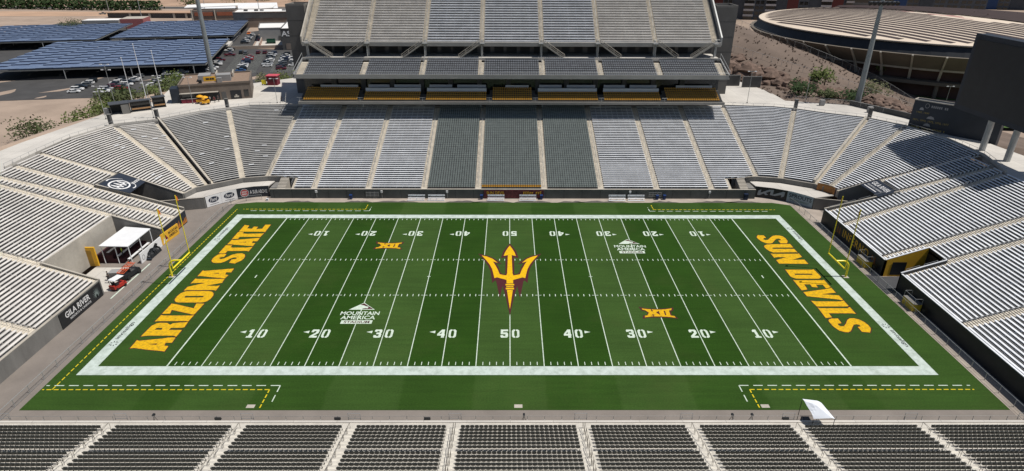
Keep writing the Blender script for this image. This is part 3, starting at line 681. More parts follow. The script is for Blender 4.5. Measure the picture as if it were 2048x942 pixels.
# tunnels
def tunnel(side):
    s = side
    if s < 0:
        f1, b1, f0, b0, zb = (-68.3, 53.3), (-80.2, 53.2), (-65.2, 46.7), (-80.6, 45.6), 7.9
        nm = 'left'
    else:
        f1, b1, f0, b0, zb = (70.3, 55.3), (75.9, 52.3), (63.3, 46.7), (76.2, 44.9), 7.0
        nm = 'right'
    wallthing('tunnel_wall', 'grey sloping wall on the far side of the %s corner tunnel' % nm, [f1, b1], -.05, [3.55, zb + .35], -.3 * s, CONCG, .14)
    wallthing('tunnel_wall', 'grey sloping wall on the near side of the %s corner tunnel' % nm, [f0, b0], -.05, [3.0, zb + .45], .3 * s, CONCG, .14)
    mb = MB(); q = .35 * s
    mb.hexa([(b0[0], b0[1], 3.1), (b1[0], b1[1], 3.1), (b1[0] + q, b1[1], 3.1), (b0[0] + q, b0[1], 3.1), (b0[0], b0[1], zb + .3), (b1[0], b1[1], zb + .3), (b1[0] + q, b1[1], zb + .3), (b0[0] + q, b0[1], zb + .3)])
    o = mb.build('tunnel_header', CONCD); tag(o, 'dark header wall over the %s corner tunnel mouth' % nm, 'wall')
    # low wing wall at the tunnel mouth
    w0 = (-64.6, 54.0) if s < 0 else (64.8, 54.1); w1 = (-74.5, 51.4) if s < 0 else (74, 51.4)
    wallthing('wing_wall', 'low grey wing wall leading into the %s corner tunnel' % nm, [w0, w1], -.05, 2.45, -.25 * s, CONCG, .06)
tunnel(-1); tunnel(1)
# end stand front walls
W = wallthing('end_wall', 'dark fascia wall with gold letters under the right end stand', [(63.3, 24.6), (63.3, 46.6)], -.05, 2.9, -.3, BLACK, .1, capm=ALU)
mb = text_mb('INFERNO', plane_fn((63.27, 38.5, .9), (0, -9.0, 0), (0, 0, 1.5)), .01, spacing=1.15); mb.build('lettering', GOLDP, W)
mb = MB()
for y in (39.6, 40.4, 28.2, 27.4): mb.poly([(y - .3, .9), (y + .3, .9), (y + .15, 2.2), (y - .15, 2.2)], fn=lambda a, b: (63.27, a, b))
mb.build('flame_mark', mat('dull_orange', (.22, .09, .03), .7), W)
wallthing('end_wall', 'dark wall under the right end stand below the portal', [(63.3, -10.5), (63.3, 20.3)], -.05, 2.9, -.3, BLACK, .1, capm=ALU)
W = wallthing('end_wall', 'low dark wall with flame pictures under the left end stand', [(-65.1, 37.7), (-65.1, 46.7)], -.05, 2.6, .3, NAVY, .08)
mb = MB(); rs = random.Random(5)
for q in range(16):
    y = 38.0 + q * .54; h = rs.uniform(.8, 1.9)
    mb.poly([(y, .2), (y + .5, .2), (y + .42, h * .55), (y + .3, h), (y + .12, h * .6)], fn=lambda a, b: (-65.07, a, b))
mb.build('flame_mark', mat('flame_orange', (.55, .2, .03), .7), W)
wallthing('end_wall', 'low dark wall under the left end stand below the canopy apron', [(-65.1, -10.5), (-65.1, 18.3)], -.05, 2.6, .3, CONCG, .08)
wallthing('side_wall', 'grey side wall of the left bench block facing the white canopy', [(-65.1, 37.65), (-73.1, 37.2)], -.05, [2.7, 5.6], .3, CONCG, .12)
wallthing('side_wall', 'grey side wall of the left bench block below the canopy apron', [(-65.1, 18.35), (-73.1, 18.35)], -.05, [2.7, 5.6], -.3, CONCG, .12)
wallthing('back_wall', 'beige concrete wall behind the white canopy', [(-73.1, 37.4), (-73.1, 18.3)], -.05, 5.6, -.3, CONC, .12)
# portal in the right end stand
for y, lab in ((24.6, 'far'), (20.3, 'near')):
    wallthing('portal_wall', 'sloping portal side wall on the %s side of the right end opening' % lab, [(63.3, y), (70.0, y)], -.05, [3.05, 5.4], .25 if lab == 'far' else -.25, GOLDP if lab == 'far' else CONCD, .1, capm=ALU)
o = wallthing('portal_wall', 'black poster wall at the back of the right end opening', [(70.0, 20.3), (70.0, 24.6)], -.05, 5.35, -.3, BLACK, .1, capm=ALU)
mb = MB(); mb.box(64.6, 67.0, 24.55, 24.575, .3, 2.7); tag(mb.build('poster', BLACK), 'black poster on the gold portal wall', 'poster')
# ================================================================== FAR GRANDSTAND, UPPER LEVELS
XL, XR = -52.9, 54.0
A7 = [XL, -36.7, -21.9, -7.2, 8.2, 22.8, 37.6, XR]
POS = ['far left', 'second from left', 'third from left', 'middle', 'third from right', 'second from right', 'far right']
gs = thing('grandstand_frame', 'concrete frame of the far grandstand with columns and dark glazed suites', 'grandstand', (0, 95, 0))
def gpart(name, mb, m, label=None): return tag(mb.build(name, m, gs), label)
mb = MB(); mb.box(XL, XR, 86.2, 94.6, 14.55, 15.2); gpart('suite_deck', mb, mat('deck_edge', (.235, .225, .205), .9, .12, .3))
mb = MB(); mb.box(XL, XR, 93.2, 93.5, 15.2, 20.6); gpart('suite_glazing', mb, GLASSD)
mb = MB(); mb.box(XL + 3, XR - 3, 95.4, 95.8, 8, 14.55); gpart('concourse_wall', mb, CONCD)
for x in [-45 + 7.45 * q for q in range(13)]:
    mb = MB(); mb.box(x - .6, x + .6, 92.3, 93.19, 15.2, 20.7); gpart('suite_column', mb, CONCD)
for x in A7[1:-1] + [XL + 2, XR - 2]:
    mb = MB(); mb.box(x - .5, x + .5, 94.7, 95.39, 8, 14.55); gpart('concourse_column', mb, CONCG)
mb = MB(); mb.box(XL - .6, XR + .6, 87.2, 96.2, 20.7, 21.15); mb.box(XL - .6, XR + .6, 87.2, 87.45, 21.15, 21.7); gpart('mezzanine_deck', mb, mat('deck_edge2', (.30, .295, .275), .9, .12, .3))
mb = MB(); mb.box(XL, XR, 102.5, 103, 23.8, 31); gpart('club_wall', mb, mat('club_wall_dark', (.03, .032, .036), .6, .3, .3))
for i, x in enumerate(A7[1:-1] + [XL + .5, XR - .5]):
    mb = MB(); mb.box(x - .3, x + .3, 97.6, 98.2, 24.2, 28.4); gpart('club_column', mb, STEEL)
rs = random.Random(2)
for q in range(30):
    x = XL + 2 + q * 3.52; w = rs.uniform(.6, 1.5)
    mb = MB(); mb.box(x, x + w, 102.42, 102.49, 24.6, rs.uniform(26.2, 27.4)); gpart('club_window', mb, mat('club_window_glass', (.10, .11, .12), .2, .5, .2))
mb = MB(); mb.box(XL, XR, 95.75, 103, 23.6, 24.5); gpart('club_floor', mb, PLAZA)
mb = MB(); mb.box(XL - .4, XR + .4, 96.5, 97.5, 27.15, 28.15); gpart('upper_fascia', mb, mat('deck_edge3', (.33, .32, .30), .9, .12, .3))
mb = MB()
mb.hexa([(XL - .4, 97.5, 27.0), (XR + .4, 97.5, 27.0), (XR + .4, 121, 43.2), (XL - .4, 121, 43.2), (XL - .4, 97.5, 27.5), (XR + .4, 97.5, 27.5), (XR + .4, 121, 43.8), (XL - .4, 121, 43.8)])
gpart('upper_slab', mb, CONCG)
for x, s in ((XL - .45, -1), (XR + .45, 1)):
    mb = MB(); mb.hexa([(x, 97.2, 27.4), (x + s * .35, 97.2, 27.4), (x + s * .35, 121, 43.6), (x, 121, 43.6), (x, 97.2, 29.4), (x + s * .35, 97.2, 29.4), (x + s * .35, 121, 46.0), (x, 121, 46.0)])
    gpart('raker_wall', mb, CONC if s < 0 else STEEL)
    mb = MB()
    mb.tube((x, 87.1, 22.7), (x, 95.9, 25.6), .06); mb.tube((x, 87.1, 21.6), (x, 87.1, 22.7), .06); mb.tube((x, 95.9, 24.2), (x, 95.9, 25.6), .06); mb.tube((x, 92, 22.4), (x, 92, 23.9), .05)
    mb.hexa([(x - .1, 87.2, 21.1), (x + .1, 87.2, 21.1), (x + .1, 96, 23.6), (x - .1, 96, 23.6), (x - .1, 87.2, 21.8), (x + .1, 87.2, 21.8), (x + .1, 96, 24.5), (x - .1, 96, 24.5)])
    gpart('end_rail', mb, STEEL)
    mb = MB(); mb.box(min(x, x - s * 1.6), max(x, x - s * 1.6), 95, 104, 8, 24); gpart('end_wall', mb, CONCD)
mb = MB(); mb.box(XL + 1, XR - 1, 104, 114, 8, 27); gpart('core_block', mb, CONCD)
for x in A7[1:-1]:   # little brackets under the suite deck
    mb = MB(); mb.box(x - .06, x + .06, 86.25, 86.35, 13.9, 14.55); gpart('deck_bracket', mb, STEEL)

# yellow club seats on the suite deck
XS = [XL + .4, -37.4, -21.8, -5.1, 6.4, 23.0, 38.8, XR - .4]
for i in range(7):
    x0, x1 = XS[i], XS[i + 1]; full = i in (0, 3, 6); n = 6 if full else 4
    zf = lambda k: 15.25 + .36 * k
    r = section('gold chair section of the suite deck, %s' % POS[i], 'gold suite deck sections', [(x0, 86.55), (x1, 86.55)], [(x0, 86.55 + .85 * 6), (x1, 86.55 + .85 * 6)], 0, 6, 0, n, 'seat', ins=(.75, .75), zfun=zf, seatm=GOLD, sm=CONCD, am=CONCD, rail=False, pitch=.53)
    mb = MB()
    if full:
        mb.box(x0 + 4, x1 - 1.5, 92.0, 92.15, 17.4, 18.2)
    else:
        mb.box(x0 + .8, x1 - .8, 90.1, 90.25, 16.9, 17.75); mb.box(x0 + .8, x1 - .8, 90.1, 90.7, 17.75, 17.8)
        w = (x1 - x0); mb.box(x0 + 1.2, x0 + w * .42, 92.0, 92.15, 17.6, 18.3); mb.box(x0 + w * .5, x1 - 1, 92.0, 92.15, 17.6, 18.3)
    mb.build('ledge_board', mat('ledge_board_white', (.62, .65, .70), .5, .05), r)
    mb = MB(); mb.tube((x0 - .0, 86.4, 15.2), (x0, 86.4, 16.3), .04); mb.tube((x0 - .7, 86.4, 16.2), (x0 + .7, 86.4, 16.2), .03)
    mb.build('front_rail', STEEL, r)
# mezzanine chairs
for i in range(7):
    x0, x1 = A7[i], A7[i + 1]
    if i == 0: x0 -= .3
    if i == 6: x1 += .3
    n = 8 if i in (2, 4) else 7
    zf = lambda k: 21.2 + .37 * k
    r = section('slate chair section of the mezzanine, %s' % POS[i], 'mezzanine chair sections', [(x0, 87.6), (x1, 87.6)], [(x0, 87.6 + 1.02 * 8), (x1, 87.6 + 1.02 * 8)], 0, 8, 0, n, 'seat', ins=(.75 if i else 1.9, .75 if i < 6 else 1.9), zfun=zf, seatm=SEATB, sm=CONCD, am=AISLE, rail=True, pitch=.54)
    if n == 7:
        mb = MB(); mb.box(x0 + .9, x1 - .9, 95.0, 95.12, 23.7, 24.3); mb.build('back_board', mat('back_board_grey', (.17, .18, .185), .6, .1), r)
    mb = MB(); mb.box(x0, x1, 95.45, 95.74, 23.7, 24.48)
    mb.build('walkway_kerb', PLAZA, r)
mb = MB()
mb.tube((XL - .4, 87.3, 22.25), (XR + .4, 87.3, 22.25), .035)
for q in range(61): mb.tube((XL + q * 1.78, 87.3, 21.7), (XL + q * 1.78, 87.3, 22.25), .02, 4)
gpart('mezzanine_rail', mb, STEEL)
# upper deck
for i in range(7):
    x0, x1 = A7[i], A7[i + 1]; mid = i in (2, 3, 4)
    zf = lambda k: 28.0 + .553 * k
    section('%s bench section of the upper deck, %s' % ('bright aluminium' if mid else 'weathered pale', POS[i]), 'upper deck sections', [(x0, 97.3), (x1, 97.3)], [(x0, 97.3 + .80 * 28), (x1, 97.3 + .80 * 28)], 0, 28, 0, 28, 'bench', ins=(.65 if i else 1.7, .65 if i < 6 else 1.7), zfun=zf, bm=ALU if mid else ALUW, sm=STEPW if not mid else STEP, rail=True, br=2.1, bt=.24, bw=.03)
# stairs between mezzanine and upper deck
for i, (x, d) in enumerate(((XL + 1.2, 1), (-36.7, -1), (-21.9, -1), (-7.2, -1), (8.2, 1), (22.8, 1), (37.6, 1), (XR - 1.2, -1))):
    r = thing('deck_stair', 'galvanised stair from mezzanine to upper deck, %s' % ['far left, sloping down to the right', 'second from left', 'third from left', 'fourth from left', 'fourth from right', 'third from right', 'second from right', 'far right, sloping down to the left'][i], 'stair', (x, 97, 24.2), 'stairs to the upper deck')
    L = 5.6; y0, y1 = 95.55, 96.45
    mb = MB()
    for k in range(16):
        t = k / 16; mb.box(min(x + d * (.4 + L * t), x + d * (.4 + L * (t + 1 / 16))), max(x + d * (.4 + L * t), x + d * (.4 + L * (t + 1 / 16))), y0, y1, 28.0 - 3.8 * (t + 1 / 16) - .05, 28.0 - 3.8 * (t + 1 / 16))
    mb.build('treads', STEEL, r)
    mb = MB()
    for y in (y0 - .05, y1):
        mb.bar((x + d * .4, y, 27.9), (x + d * (.4 + L), y, 24.15), .06, .32); mb.tube((x + d * .4, y, 29.0), (x + d * (.4 + L), y, 25.2), .04)
        mb.tube((x + d * .4, y, 28.5), (x + d * (.4 + L), y, 24.7), .03)
        for q in (0, .33, .66, 1): mb.tube((x + d * (.4 + L * q), y, 28 - 3.8 * q), (x + d * (.4 + L * q), y, 29.0 - 3.8 * q), .04)
    mb.build('railings', CONC, r)
    mb = MB(); mb.box(min(x - d * .8, x + d * .45), max(x - d * .8, x + d * .45), y0 - .1, 97.3, 27.85, 28.0)
    for q in (-.8, .4):
        mb.tube((x + d * q, y0 - .1, 28), (x + d * q, y0 - .1, 29.1), .04)
    mb.tube((x - d * .8, y0 - .1, 29.05), (x + d * .45, y0 - .1, 29.05), .04); mb.tube((x, 96.2, 24.2), (x, 96.2, 27.85), .12)
    mb.build('landing', STEEL, r)
# stair towers
for s, x0, x1 in ((-1, -60.3, -55.3), (1, 55.9, 61.6)):
    r = thing('stair_tower', 'tall dark grey tower at the %s end of the far grandstand' % ('left' if s < 0 else 'right'), 'tower', ((x0 + x1) / 2, 112, 0))
    mb = MB(); mb.box(x0, x1, 108.6, 115.5, 0, 35.7); mb.build('shaft', TOWER, r)
    mb = MB(); mb.box(x0, x1, 108.6, 108.9, 35.7, 36.2); mb.box(x0, x1, 115.2, 115.5, 35.7, 36.2); mb.box(x0, x0 + .3, 108.9, 115.2, 35.7, 36.2); mb.box(x1 - .3, x1, 108.9, 115.2, 35.7, 36.2); mb.build('parapet', CONCG, r)
    xi = x1 if s < 0 else x0
    mb = MB(); mb.box(min(xi, xi - s * .04), max(xi, xi - s * .04), 111, 113.4, 28.5, 32.5); mb.build('opening', BLACK, r)
    mb = MB()
    for z in (16, 20, 24, 28, 32): mb.box(x0 - .01, x1 + .01, 108.585, 108.6, z, z + .06)
    mb.build('panel_joint', BLACK, r)
    mb = MB(); mb.box(min(xi, xi - s * 3), max(xi, xi - s * 3), 110, 113, 28.2, 28.5); mb.build('bridge', CONCG, r)

# ================================================================== NEAR STAND (seen from behind)
XN = [-72, -58.6, -45.1, -30.5, -18.1, -6.4, 8.2, 20.5, 32.4, 46.7, 60, 72]
def yn(k): return -12.95 - .70 * k - (.30 if k > 6 else 0)
def zn(k): return 1.42 + .185 * k
NK = 20
ns = thing('near_stand', 'pale concrete steps and aisles of the near stand', 'grandstand', (0, -13, 0))
st = MB()
for k in range(NK):
    y0, y1 = yn(k), yn(k + 1); st.box(-72, 72, y1, y0, -.4 if k == NK - 1 else zn(k) - .5, zn(k))
st.box(-72, 72, yn(0), -11.75, -.4, 1.0)
st.build('steps', mat('near_concrete', (.50, .475, .425), .9, .14, .9, fine=.12), ns)
for x in XN[1:-1]:
    st = MB()
    for k in range(NK - 1):
        st.box(x - .72, x + .72, yn(k + 1) , yn(k + 1) + .34, zn(k) - .1, zn(k) + .092)
    st.build('aisle_steps', mat('near_aisle', (.60, .57, .50), .9, .12, 1.1, fine=.12), ns)
mb = MB(); mb.box(-72, 72, -11.75, -11.5, -.1, 1.02); mb.build('front_wall', CONCG, ns)
mb = MB(); mb.box(-72, 72, -11.78, -11.46, 1.02, 1.10); mb.build('coping', PLAZA, ns)
for x in XN[1:-1]:
    mb = MB()
    for k in range(0, NK - 3, 2):
        ya, yb = yn(k) - .1, yn(k + 1) - .55; za, zb = zn(k), zn(k + 1)
        for dx in (0, .22) if abs(x) < 16 else (0,):
            mb.tube((x + dx, ya, za), (x + dx, ya, za + .85), .022, 5); mb.tube((x + dx, yb, zb), (x + dx, yb, zb + .85), .022, 5)
            mb.tube((x + dx, ya, za + .85), (x + dx, yb, zb + .85), .022, 5)
        mb.tube((x, ya, za + .85), (x, yn(k + 2) - .1, zn(k + 2) + .45), .018, 4)
    mb.build('aisle_rail', mat('rail_bronze', (.22, .20, .17), .5, .1, metal=.4), ns)
# sideline rail on the near wall
r = thing('barrier_rail', 'steel pipe rail with small gates on the near wall', 'railing', (0, -11.3, 0))
mb = MB()
mb.tube((-72, -11.2, 1.5), (72, -11.2, 1.5), .03, 6); mb.tube((-72, -11.2, .6), (72, -11.2, .6), .025, 5)
for q in range(73):
    x = -72 + q * 2.0; mb.tube((x, -11.2, -.03), (x, -11.2, 1.5), .03, 5); mb.bar((x, -11.2, 1.05), (x, -11.5, 1.05), .08, .05)
mb.build('pipework', mat('rail_grey', (.33, .32, .30), .5, .1, metal=.3), r)
for x in XN[1:-1]:
    mb = MB(); x0, x1 = x - .7, x + .7
    for z in (1.1, 1.45, 1.85): mb.tube((x0, -11.12, z), (x1, -11.12, z), .025, 5)
    for xx in (x0, x1): mb.tube((xx, -11.12, .9), (xx, -11.12, 1.85), .03, 5)
    mb.build('gate', STEEL, r)
# chairs
def chair_parts():
    def P(mb, pts, th, w):
        pass
    back = MB()   # faces +Y (towards the field); seen from behind
    xs = [-.235, -.19, 0, .19, .235]; prof = []
    W_ = .225; z0, z1 = .40, .84
    # curved, slightly dished back shell with rounded top corners
    N = 6; rows = []
    for j, (z, y, hw) in enumerate(((.37, .02, .205), (.46, -.005, .222), (.60, -.035, .230), (.72, -.06, .22), (.775, -.07, .185))):
        rows.append([(hw * (2 * i / N - 1), y + .045 * (1 - (2 * i / N - 1) ** 2) * -1 + .0, z) for i in range(N + 1)])
    for sgn, off in ((1, .0), (-1, .045)):
        for j in range(len(rows) - 1):
            for i in range(N):
                a, b, c, d = [(p[0], p[1] + off, p[2]) for p in (rows[j][i], rows[j][i + 1], rows[j + 1][i + 1], rows[j + 1][i])]
                back.quad(*((a, b, c, d) if sgn > 0 else (d, c, b, a)))
    L = len(rows) - 1
    edge = [rows[j][0] for j in range(L + 1)] + rows[L][1:] + [rows[j][N] for j in range(L - 1, -1, -1)]
    for a, b in zip(edge, edge[1:]): back.quad(a, (a[0], a[1] + .045, a[2]), (b[0], b[1] + .045, b[2]), b)
    pan = MB()
    pan.hexa([(-.2, .06, .38), (.2, .06, .38), (.2, .13, .37), (-.2, .13, .37), (-.19, .11, .66), (.19, .11, .66), (.18, .18, .64), (-.18, .18, .64)])
    frame = MB()
    frame.box(.24, .262, .0, .26, .60, .63); frame.box(.235, .265, .02, .08, 0, .64); frame.box(.22, .28, -.05, .2, 0, .03)
    return back, pan, frame
cb, cp, cf = chair_parts()
def chair_spots():
    out = []
    for i in range(len(XN) - 1):
        x0, x1 = XN[i] + .82, XN[i + 1] - .82; n = int((x1 - x0) / .505)
        for k in range(NK):
            for j in range(n): out.append((x0 + (j + .5) * (x1 - x0) / n, yn(k) - .47, zn(k), k))
    return out
spots = chair_spots()
# the 300 that show largest: the lowest visible rows closest to the camera
vis = sorted([s for s in spots if s[3] <= 12 and abs(s[0]) < 52], key=lambda s: (s[0] + .2) ** 2 + (s[1] + 66) ** 2 + (s[2] - 50.9) ** 2)
near300 = set(vis[:300])
proto = None
for s in vis[:300]:
    if proto is None:
        proto = thing('stadium_chair', 'charcoal plastic stadium chair seen from behind in the near stand', 'stadium chair', s[:3], 'charcoal chairs of the near stand')
        link('backrest', cb.mesh('backrest', SEATD, smooth=True), proto); link('seat_pan', cp.mesh('seat_pan', SEATD), proto); link('arm_frame', cf.mesh('arm_frame', SEATD), proto)
    else:
        c = copy_tree(proto); c.location = s[:3]
allm = MB()
for part in (cb, cp, cf):
    i = len(allm.v); allm.v += part.v; allm.f += [tuple(q + i for q in f) for f in part.f]
tv, tf = allm.v, allm.f; big = MB()
for s in spots:
    if s in near300: continue
    i = len(big.v); big.v += [(a + s[0], b + s[1], c + s[2]) for a, b, c in tv]; big.f += [tuple(q + i for q in f) for f in tf]
big.m = [0] * len(big.f)
o = big.build('stadium_chairs', SEATD); tag(o, 'rows of charcoal plastic chairs filling the near stand', 'stadium chairs', 'charcoal chairs of the near stand', 'stuff')
# ================================================================== PLAZA AND TERRAIN
PZ = 12.42
backL = [(-94.6, -30), (-94.6, 43), (-95.0, 52.3), (-95.0, 62.5), (-92.0, 73.3), (-83.8, 77.9), (-77.6, 85.8), (-72, 89.2), (-67.6, 92.0), (-54.6, 93.2)]
backR = [(55.9, 93.2), (68.9, 91.8), (73.5, 89.7), (79.2, 85.4), (87.5, 80.8), (92.8, 73.5), (95.8, 63), (95.9, 52), (92.9, 42), (92.9, -30)]
outL = [(-40, 140), (-64, 134), (-78, 122), (-99, 113), (-95, 98.5), (-101, 84), (-104, 60), (-106, -30)]
outR = [(110, -30), (108, 20), (103, 66), (98, 82), (90.5, 95.5), (75.5, 100.5), (75.5, 112), (71.8, 126), (40, 140)]
mb = MB(); mb.prism(backL + backR + outR + outL, PZ - 1.2, PZ); struct(mb.build('plaza', PLAZA))
def dist_poly(x, y, P):
    best = 1e9; p = Vector((x, y))
    for a, b in zip(P, P[1:]):
        a = Vector(a); b = Vector(b); d = b - a; t = max(0, min(1, (p - a).dot(d) / d.length_squared)); best = min(best, (p - a - d * t).length)
    return best
def smooth(t): t = max(0, min(1, t)); return t * t * (3 - 2 * t)
def inside(x, y, P):
    r = False; j = len(P) - 1
    for i in range(len(P)):
        if (P[i][1] > y) != (P[j][1] > y) and x < (P[j][0] - P[i][0]) * (y - P[i][1]) / (P[j][1] - P[i][1]) + P[i][0]: r = not r
        j = i
    return r
BOWL = [(-106, -70)] + outL[::-1] + outR[::-1] + [(110, -70)]
def ground_h(x, y):
    base = -5 + 11.5 * smooth((x + 60) / 100) if y > 60 else -5 + 11.5 * smooth((x + 20) / 60)
    if inside(x, y, BOWL): return -3.0
    d = dist_poly(x, y, outL)
    if x < -20: return max(base, 11.6 - 17 * smooth(d / 52))
    return base
HC = [(60, 185, 27), (82, 172, 25), (91, 165, 21.6), (99.7, 150, 18.6), (109.5, 140, 14.5), (117.7, 132, 11.3), (120.7, 122, 8.6), (121.5, 113, 7.3), (118, 100, 7),
      (71.8, 130, 12.6), (76.3, 112, 12.6), (78, 103, 12.3), (91, 97.5, 12.2), (99, 84, 12.0), (105, 68, 11), (56, 140, 13),
      (72, 143, 18), (79, 136, 17.5), (88, 125, 15.2), (99, 117, 12.9), (107, 99, 11.2), (66, 152, 20), (75, 131, 14.2), (83, 117, 12.9), (92, 108, 12.2),
      (115, 158, 10), (106, 170, 11), (96, 185, 13), (130, 140, 7.4), (131, 120, 7), (128, 100, 6.5), (86, 200, 15), (60, 210, 20)]
hn = random.Random(11); PH = [(hn.uniform(.12, 1.1), hn.uniform(0, 6.28), hn.uniform(0, 6.28)) for _ in range(26)]
def rough(x, y):
    return sum(sin(x * f * cos(a) + y * f * sin(a) + p) / (1 + 3 * f) for f, a, p in PH) / 6
import numpy as np
def _phi(r2): return np.where(r2 > 1e-9, .5 * r2 * np.log(np.maximum(r2, 1e-9)), 0.0)
_P = np.array([c[:2] for c in HC], float); _n = len(HC); _K = _phi(((_P[:, None] - _P[None]) ** 2).sum(2)) + np.eye(_n) * 25.0
_Q = np.c_[np.ones(_n), _P]; _S = np.linalg.solve(np.block([[_K, _Q], [_Q.T, np.zeros((3, 3))]]), np.r_[[c[2] for c in HC], 0, 0, 0])
def hill_h(x, y):   # thin plate surface through surveyed heights
    return float(_phi(((_P - (x, y)) ** 2).sum(1)) @ _S[:_n] + _S[_n] + _S[_n + 1] * x + _S[_n + 2] * y)
DESERT = mat('desert_soil', (.33, .255, .20), .95, .16, .08, bump=.3, fine=.12)
mb = MB()
xs = [-760, -700, -640] + [-600 + 20 * i for i in range(16)] + [-285 + 7 * i for i in range(38)] + [-14 + 16 * i for i in range(20)] + [330 + 40 * i for i in range(12)]
ys = [-260, -200, -150, -100, -60, -20] + [10 + 8 * i for i in range(40)] + [340 + 20 * i for i in range(20)] + [760 + 60 * i for i in range(8)]
for y in ys:
    for x in xs: mb.v.append((x, y, ground_h(x, y) + (0.25 * rough(x * 2, y * 2) if not inside(x, y, BOWL) and y < 220 else 0)))
nx = len(xs)
for j in range(len(ys) - 1):
    for i in range(nx - 1): mb.f.append((j * nx + i, j * nx + i + 1, (j + 1) * nx + i + 1, (j + 1) * nx + i)); mb.m.append(0)
struct(mb.build('ground', DESERT, smooth=True))
# rocky hillside between the stadium and the arena
HILL = mat('hillside_soil', (.145, .110, .088), .95, .18, .10, bump=.4, fine=.2)
mb = MB(); gx = [54 + 1.1 * i for i in range(74)]; gy = [64 + 1.3 * i for i in range(110)]
def band(x, y):   # rock band along the foot of the slope
    d = min(((x - a) ** 2 + (y - b) ** 2) ** .5 for a, b in ((72, 137), (76, 131), (80, 124), (84, 119), (89, 114), (93, 110), (98, 106), (102, 101), (105, 95)))
    return max(0, 1 - d / 7)
def hz(x, y): return hill_h(x, y) + .5 * rough(x, y) + band(x, y) * (1.0 * rough(x * 3.1, y * 2.7) + .6 * rough(x * 7, y * 6.1))
for y in gy:
    for x in gx:
        e = min(x - gx[0], gx[-1] - x, y - gy[0], gy[-1] - y); z = hz(x, y)
        if inside(x, y, BOWL) and dist_poly(x, y, outR) > 1.2: z = -2
        mb.v.append((x, y, z if e > .01 else -3))
nx = len(gx)
for j in range(len(gy) - 1):
    for i in range(nx - 1): mb.f.append((j * nx + i, j * nx + i + 1, (j + 1) * nx + i + 1, (j + 1) * nx + i)); mb.m.append(0)
struct(mb.build('hillside', HILL, smooth=True))
ROCK = mat('rock_brown', (.145, .10, .078), .95, .35, .9, bump=.6, fine=.25)
def boulder(mb, c, r, rs):
    n = 7; k0 = len(mb.v)
    ring = []
    for j, (zz, rr) in enumerate(((-.5, .8), (0, 1.05), (.45, .75))):
        for i in range(n):
            a = 2 * pi * i / n + rs.uniform(-.25, .25); q = r * rr * rs.uniform(.75, 1.2)
            mb.v.append((c[0] + q * cos(a), c[1] + q * sin(a), c[2] + r * zz * rs.uniform(.8, 1.2)))
    mb.v.append((c[0] + rs.uniform(-.2, .2) * r, c[1], c[2] + r * .72))
    for j in range(2):
        for i in range(n):
            a = k0 + j * n + i; b = k0 + j * n + (i + 1) % n; mb.f.append((a, b, b + n, a + n)); mb.m.append(0)
    for i in range(n): mb.f.append((k0 + 2 * n + i, k0 + 2 * n + (i + 1) % n, k0 + 3 * n)); mb.m.append(0)
rs = random.Random(21); mb = MB(); q = 0
SP = [(70, 140), (74, 134), (79, 126), (83, 120), (88, 115), (93, 110), (98, 106), (103, 100), (106, 93)]
while q < 560:
    i = rs.randrange(len(SP) - 1); t = rs.random(); a, b = lerp(SP[i], SP[i + 1], t); a += rs.gauss(0, 2.1); b += rs.gauss(0, 2.1)
    if inside(a, b, BOWL): continue
    boulder(mb, (a, b, hz(a, b) + .1), .28 + abs(rs.gauss(0, .75)), rs); q += 1
for a, b, r_ in ((68, 139, 3.0), (71, 137, 3.4), (73.5, 133, 2.6), (76, 131.5, 3.2), (78, 126, 2.6), (80.5, 124.5, 2.9), (83, 119.5, 2.4), (86.5, 117, 2.8), (90, 112.5, 2.2), (93.5, 110, 2.5), (98, 106, 2.0), (101.5, 101.5, 2.3), (75, 139, 2.3), (84, 124, 1.9)):
    boulder(mb, (a, b, hz(a, b) + r_ * .15), r_, rs)
tag(mb.build('scree_rocks', ROCK), 'brown boulders and scree along the foot of the desert hillside', 'rocks', None, 'stuff')
def tuft(mb, c, r, rs, n=10):
    for _ in range(n):
        a = rs.uniform(0, 6.28); b = rs.uniform(.3, 1.3); d = Vector((cos(a) * cos(b), sin(a) * cos(b), sin(b))) * r; s = Vector((-sin(a), cos(a), 0)) * r * .16
        p = Vector(c); mb.tri(p - s, p + s, p + d)
mb = MB(); q = 0
while q < 900:
    a = rs.uniform(62, 121); b = rs.uniform(95, 185)
    if inside(a, b, BOWL) or band(a, b) > .6: continue
    tuft(mb, (a, b, hz(a, b)), rs.uniform(.25, .8), rs, 12); q += 1
tag(mb.build('dry_tufts', mat('dry_brush', (.13, .095, .075), .95, .3, .3)), 'dark dry brush dotted over the desert hillside', 'brush', None, 'stuff')

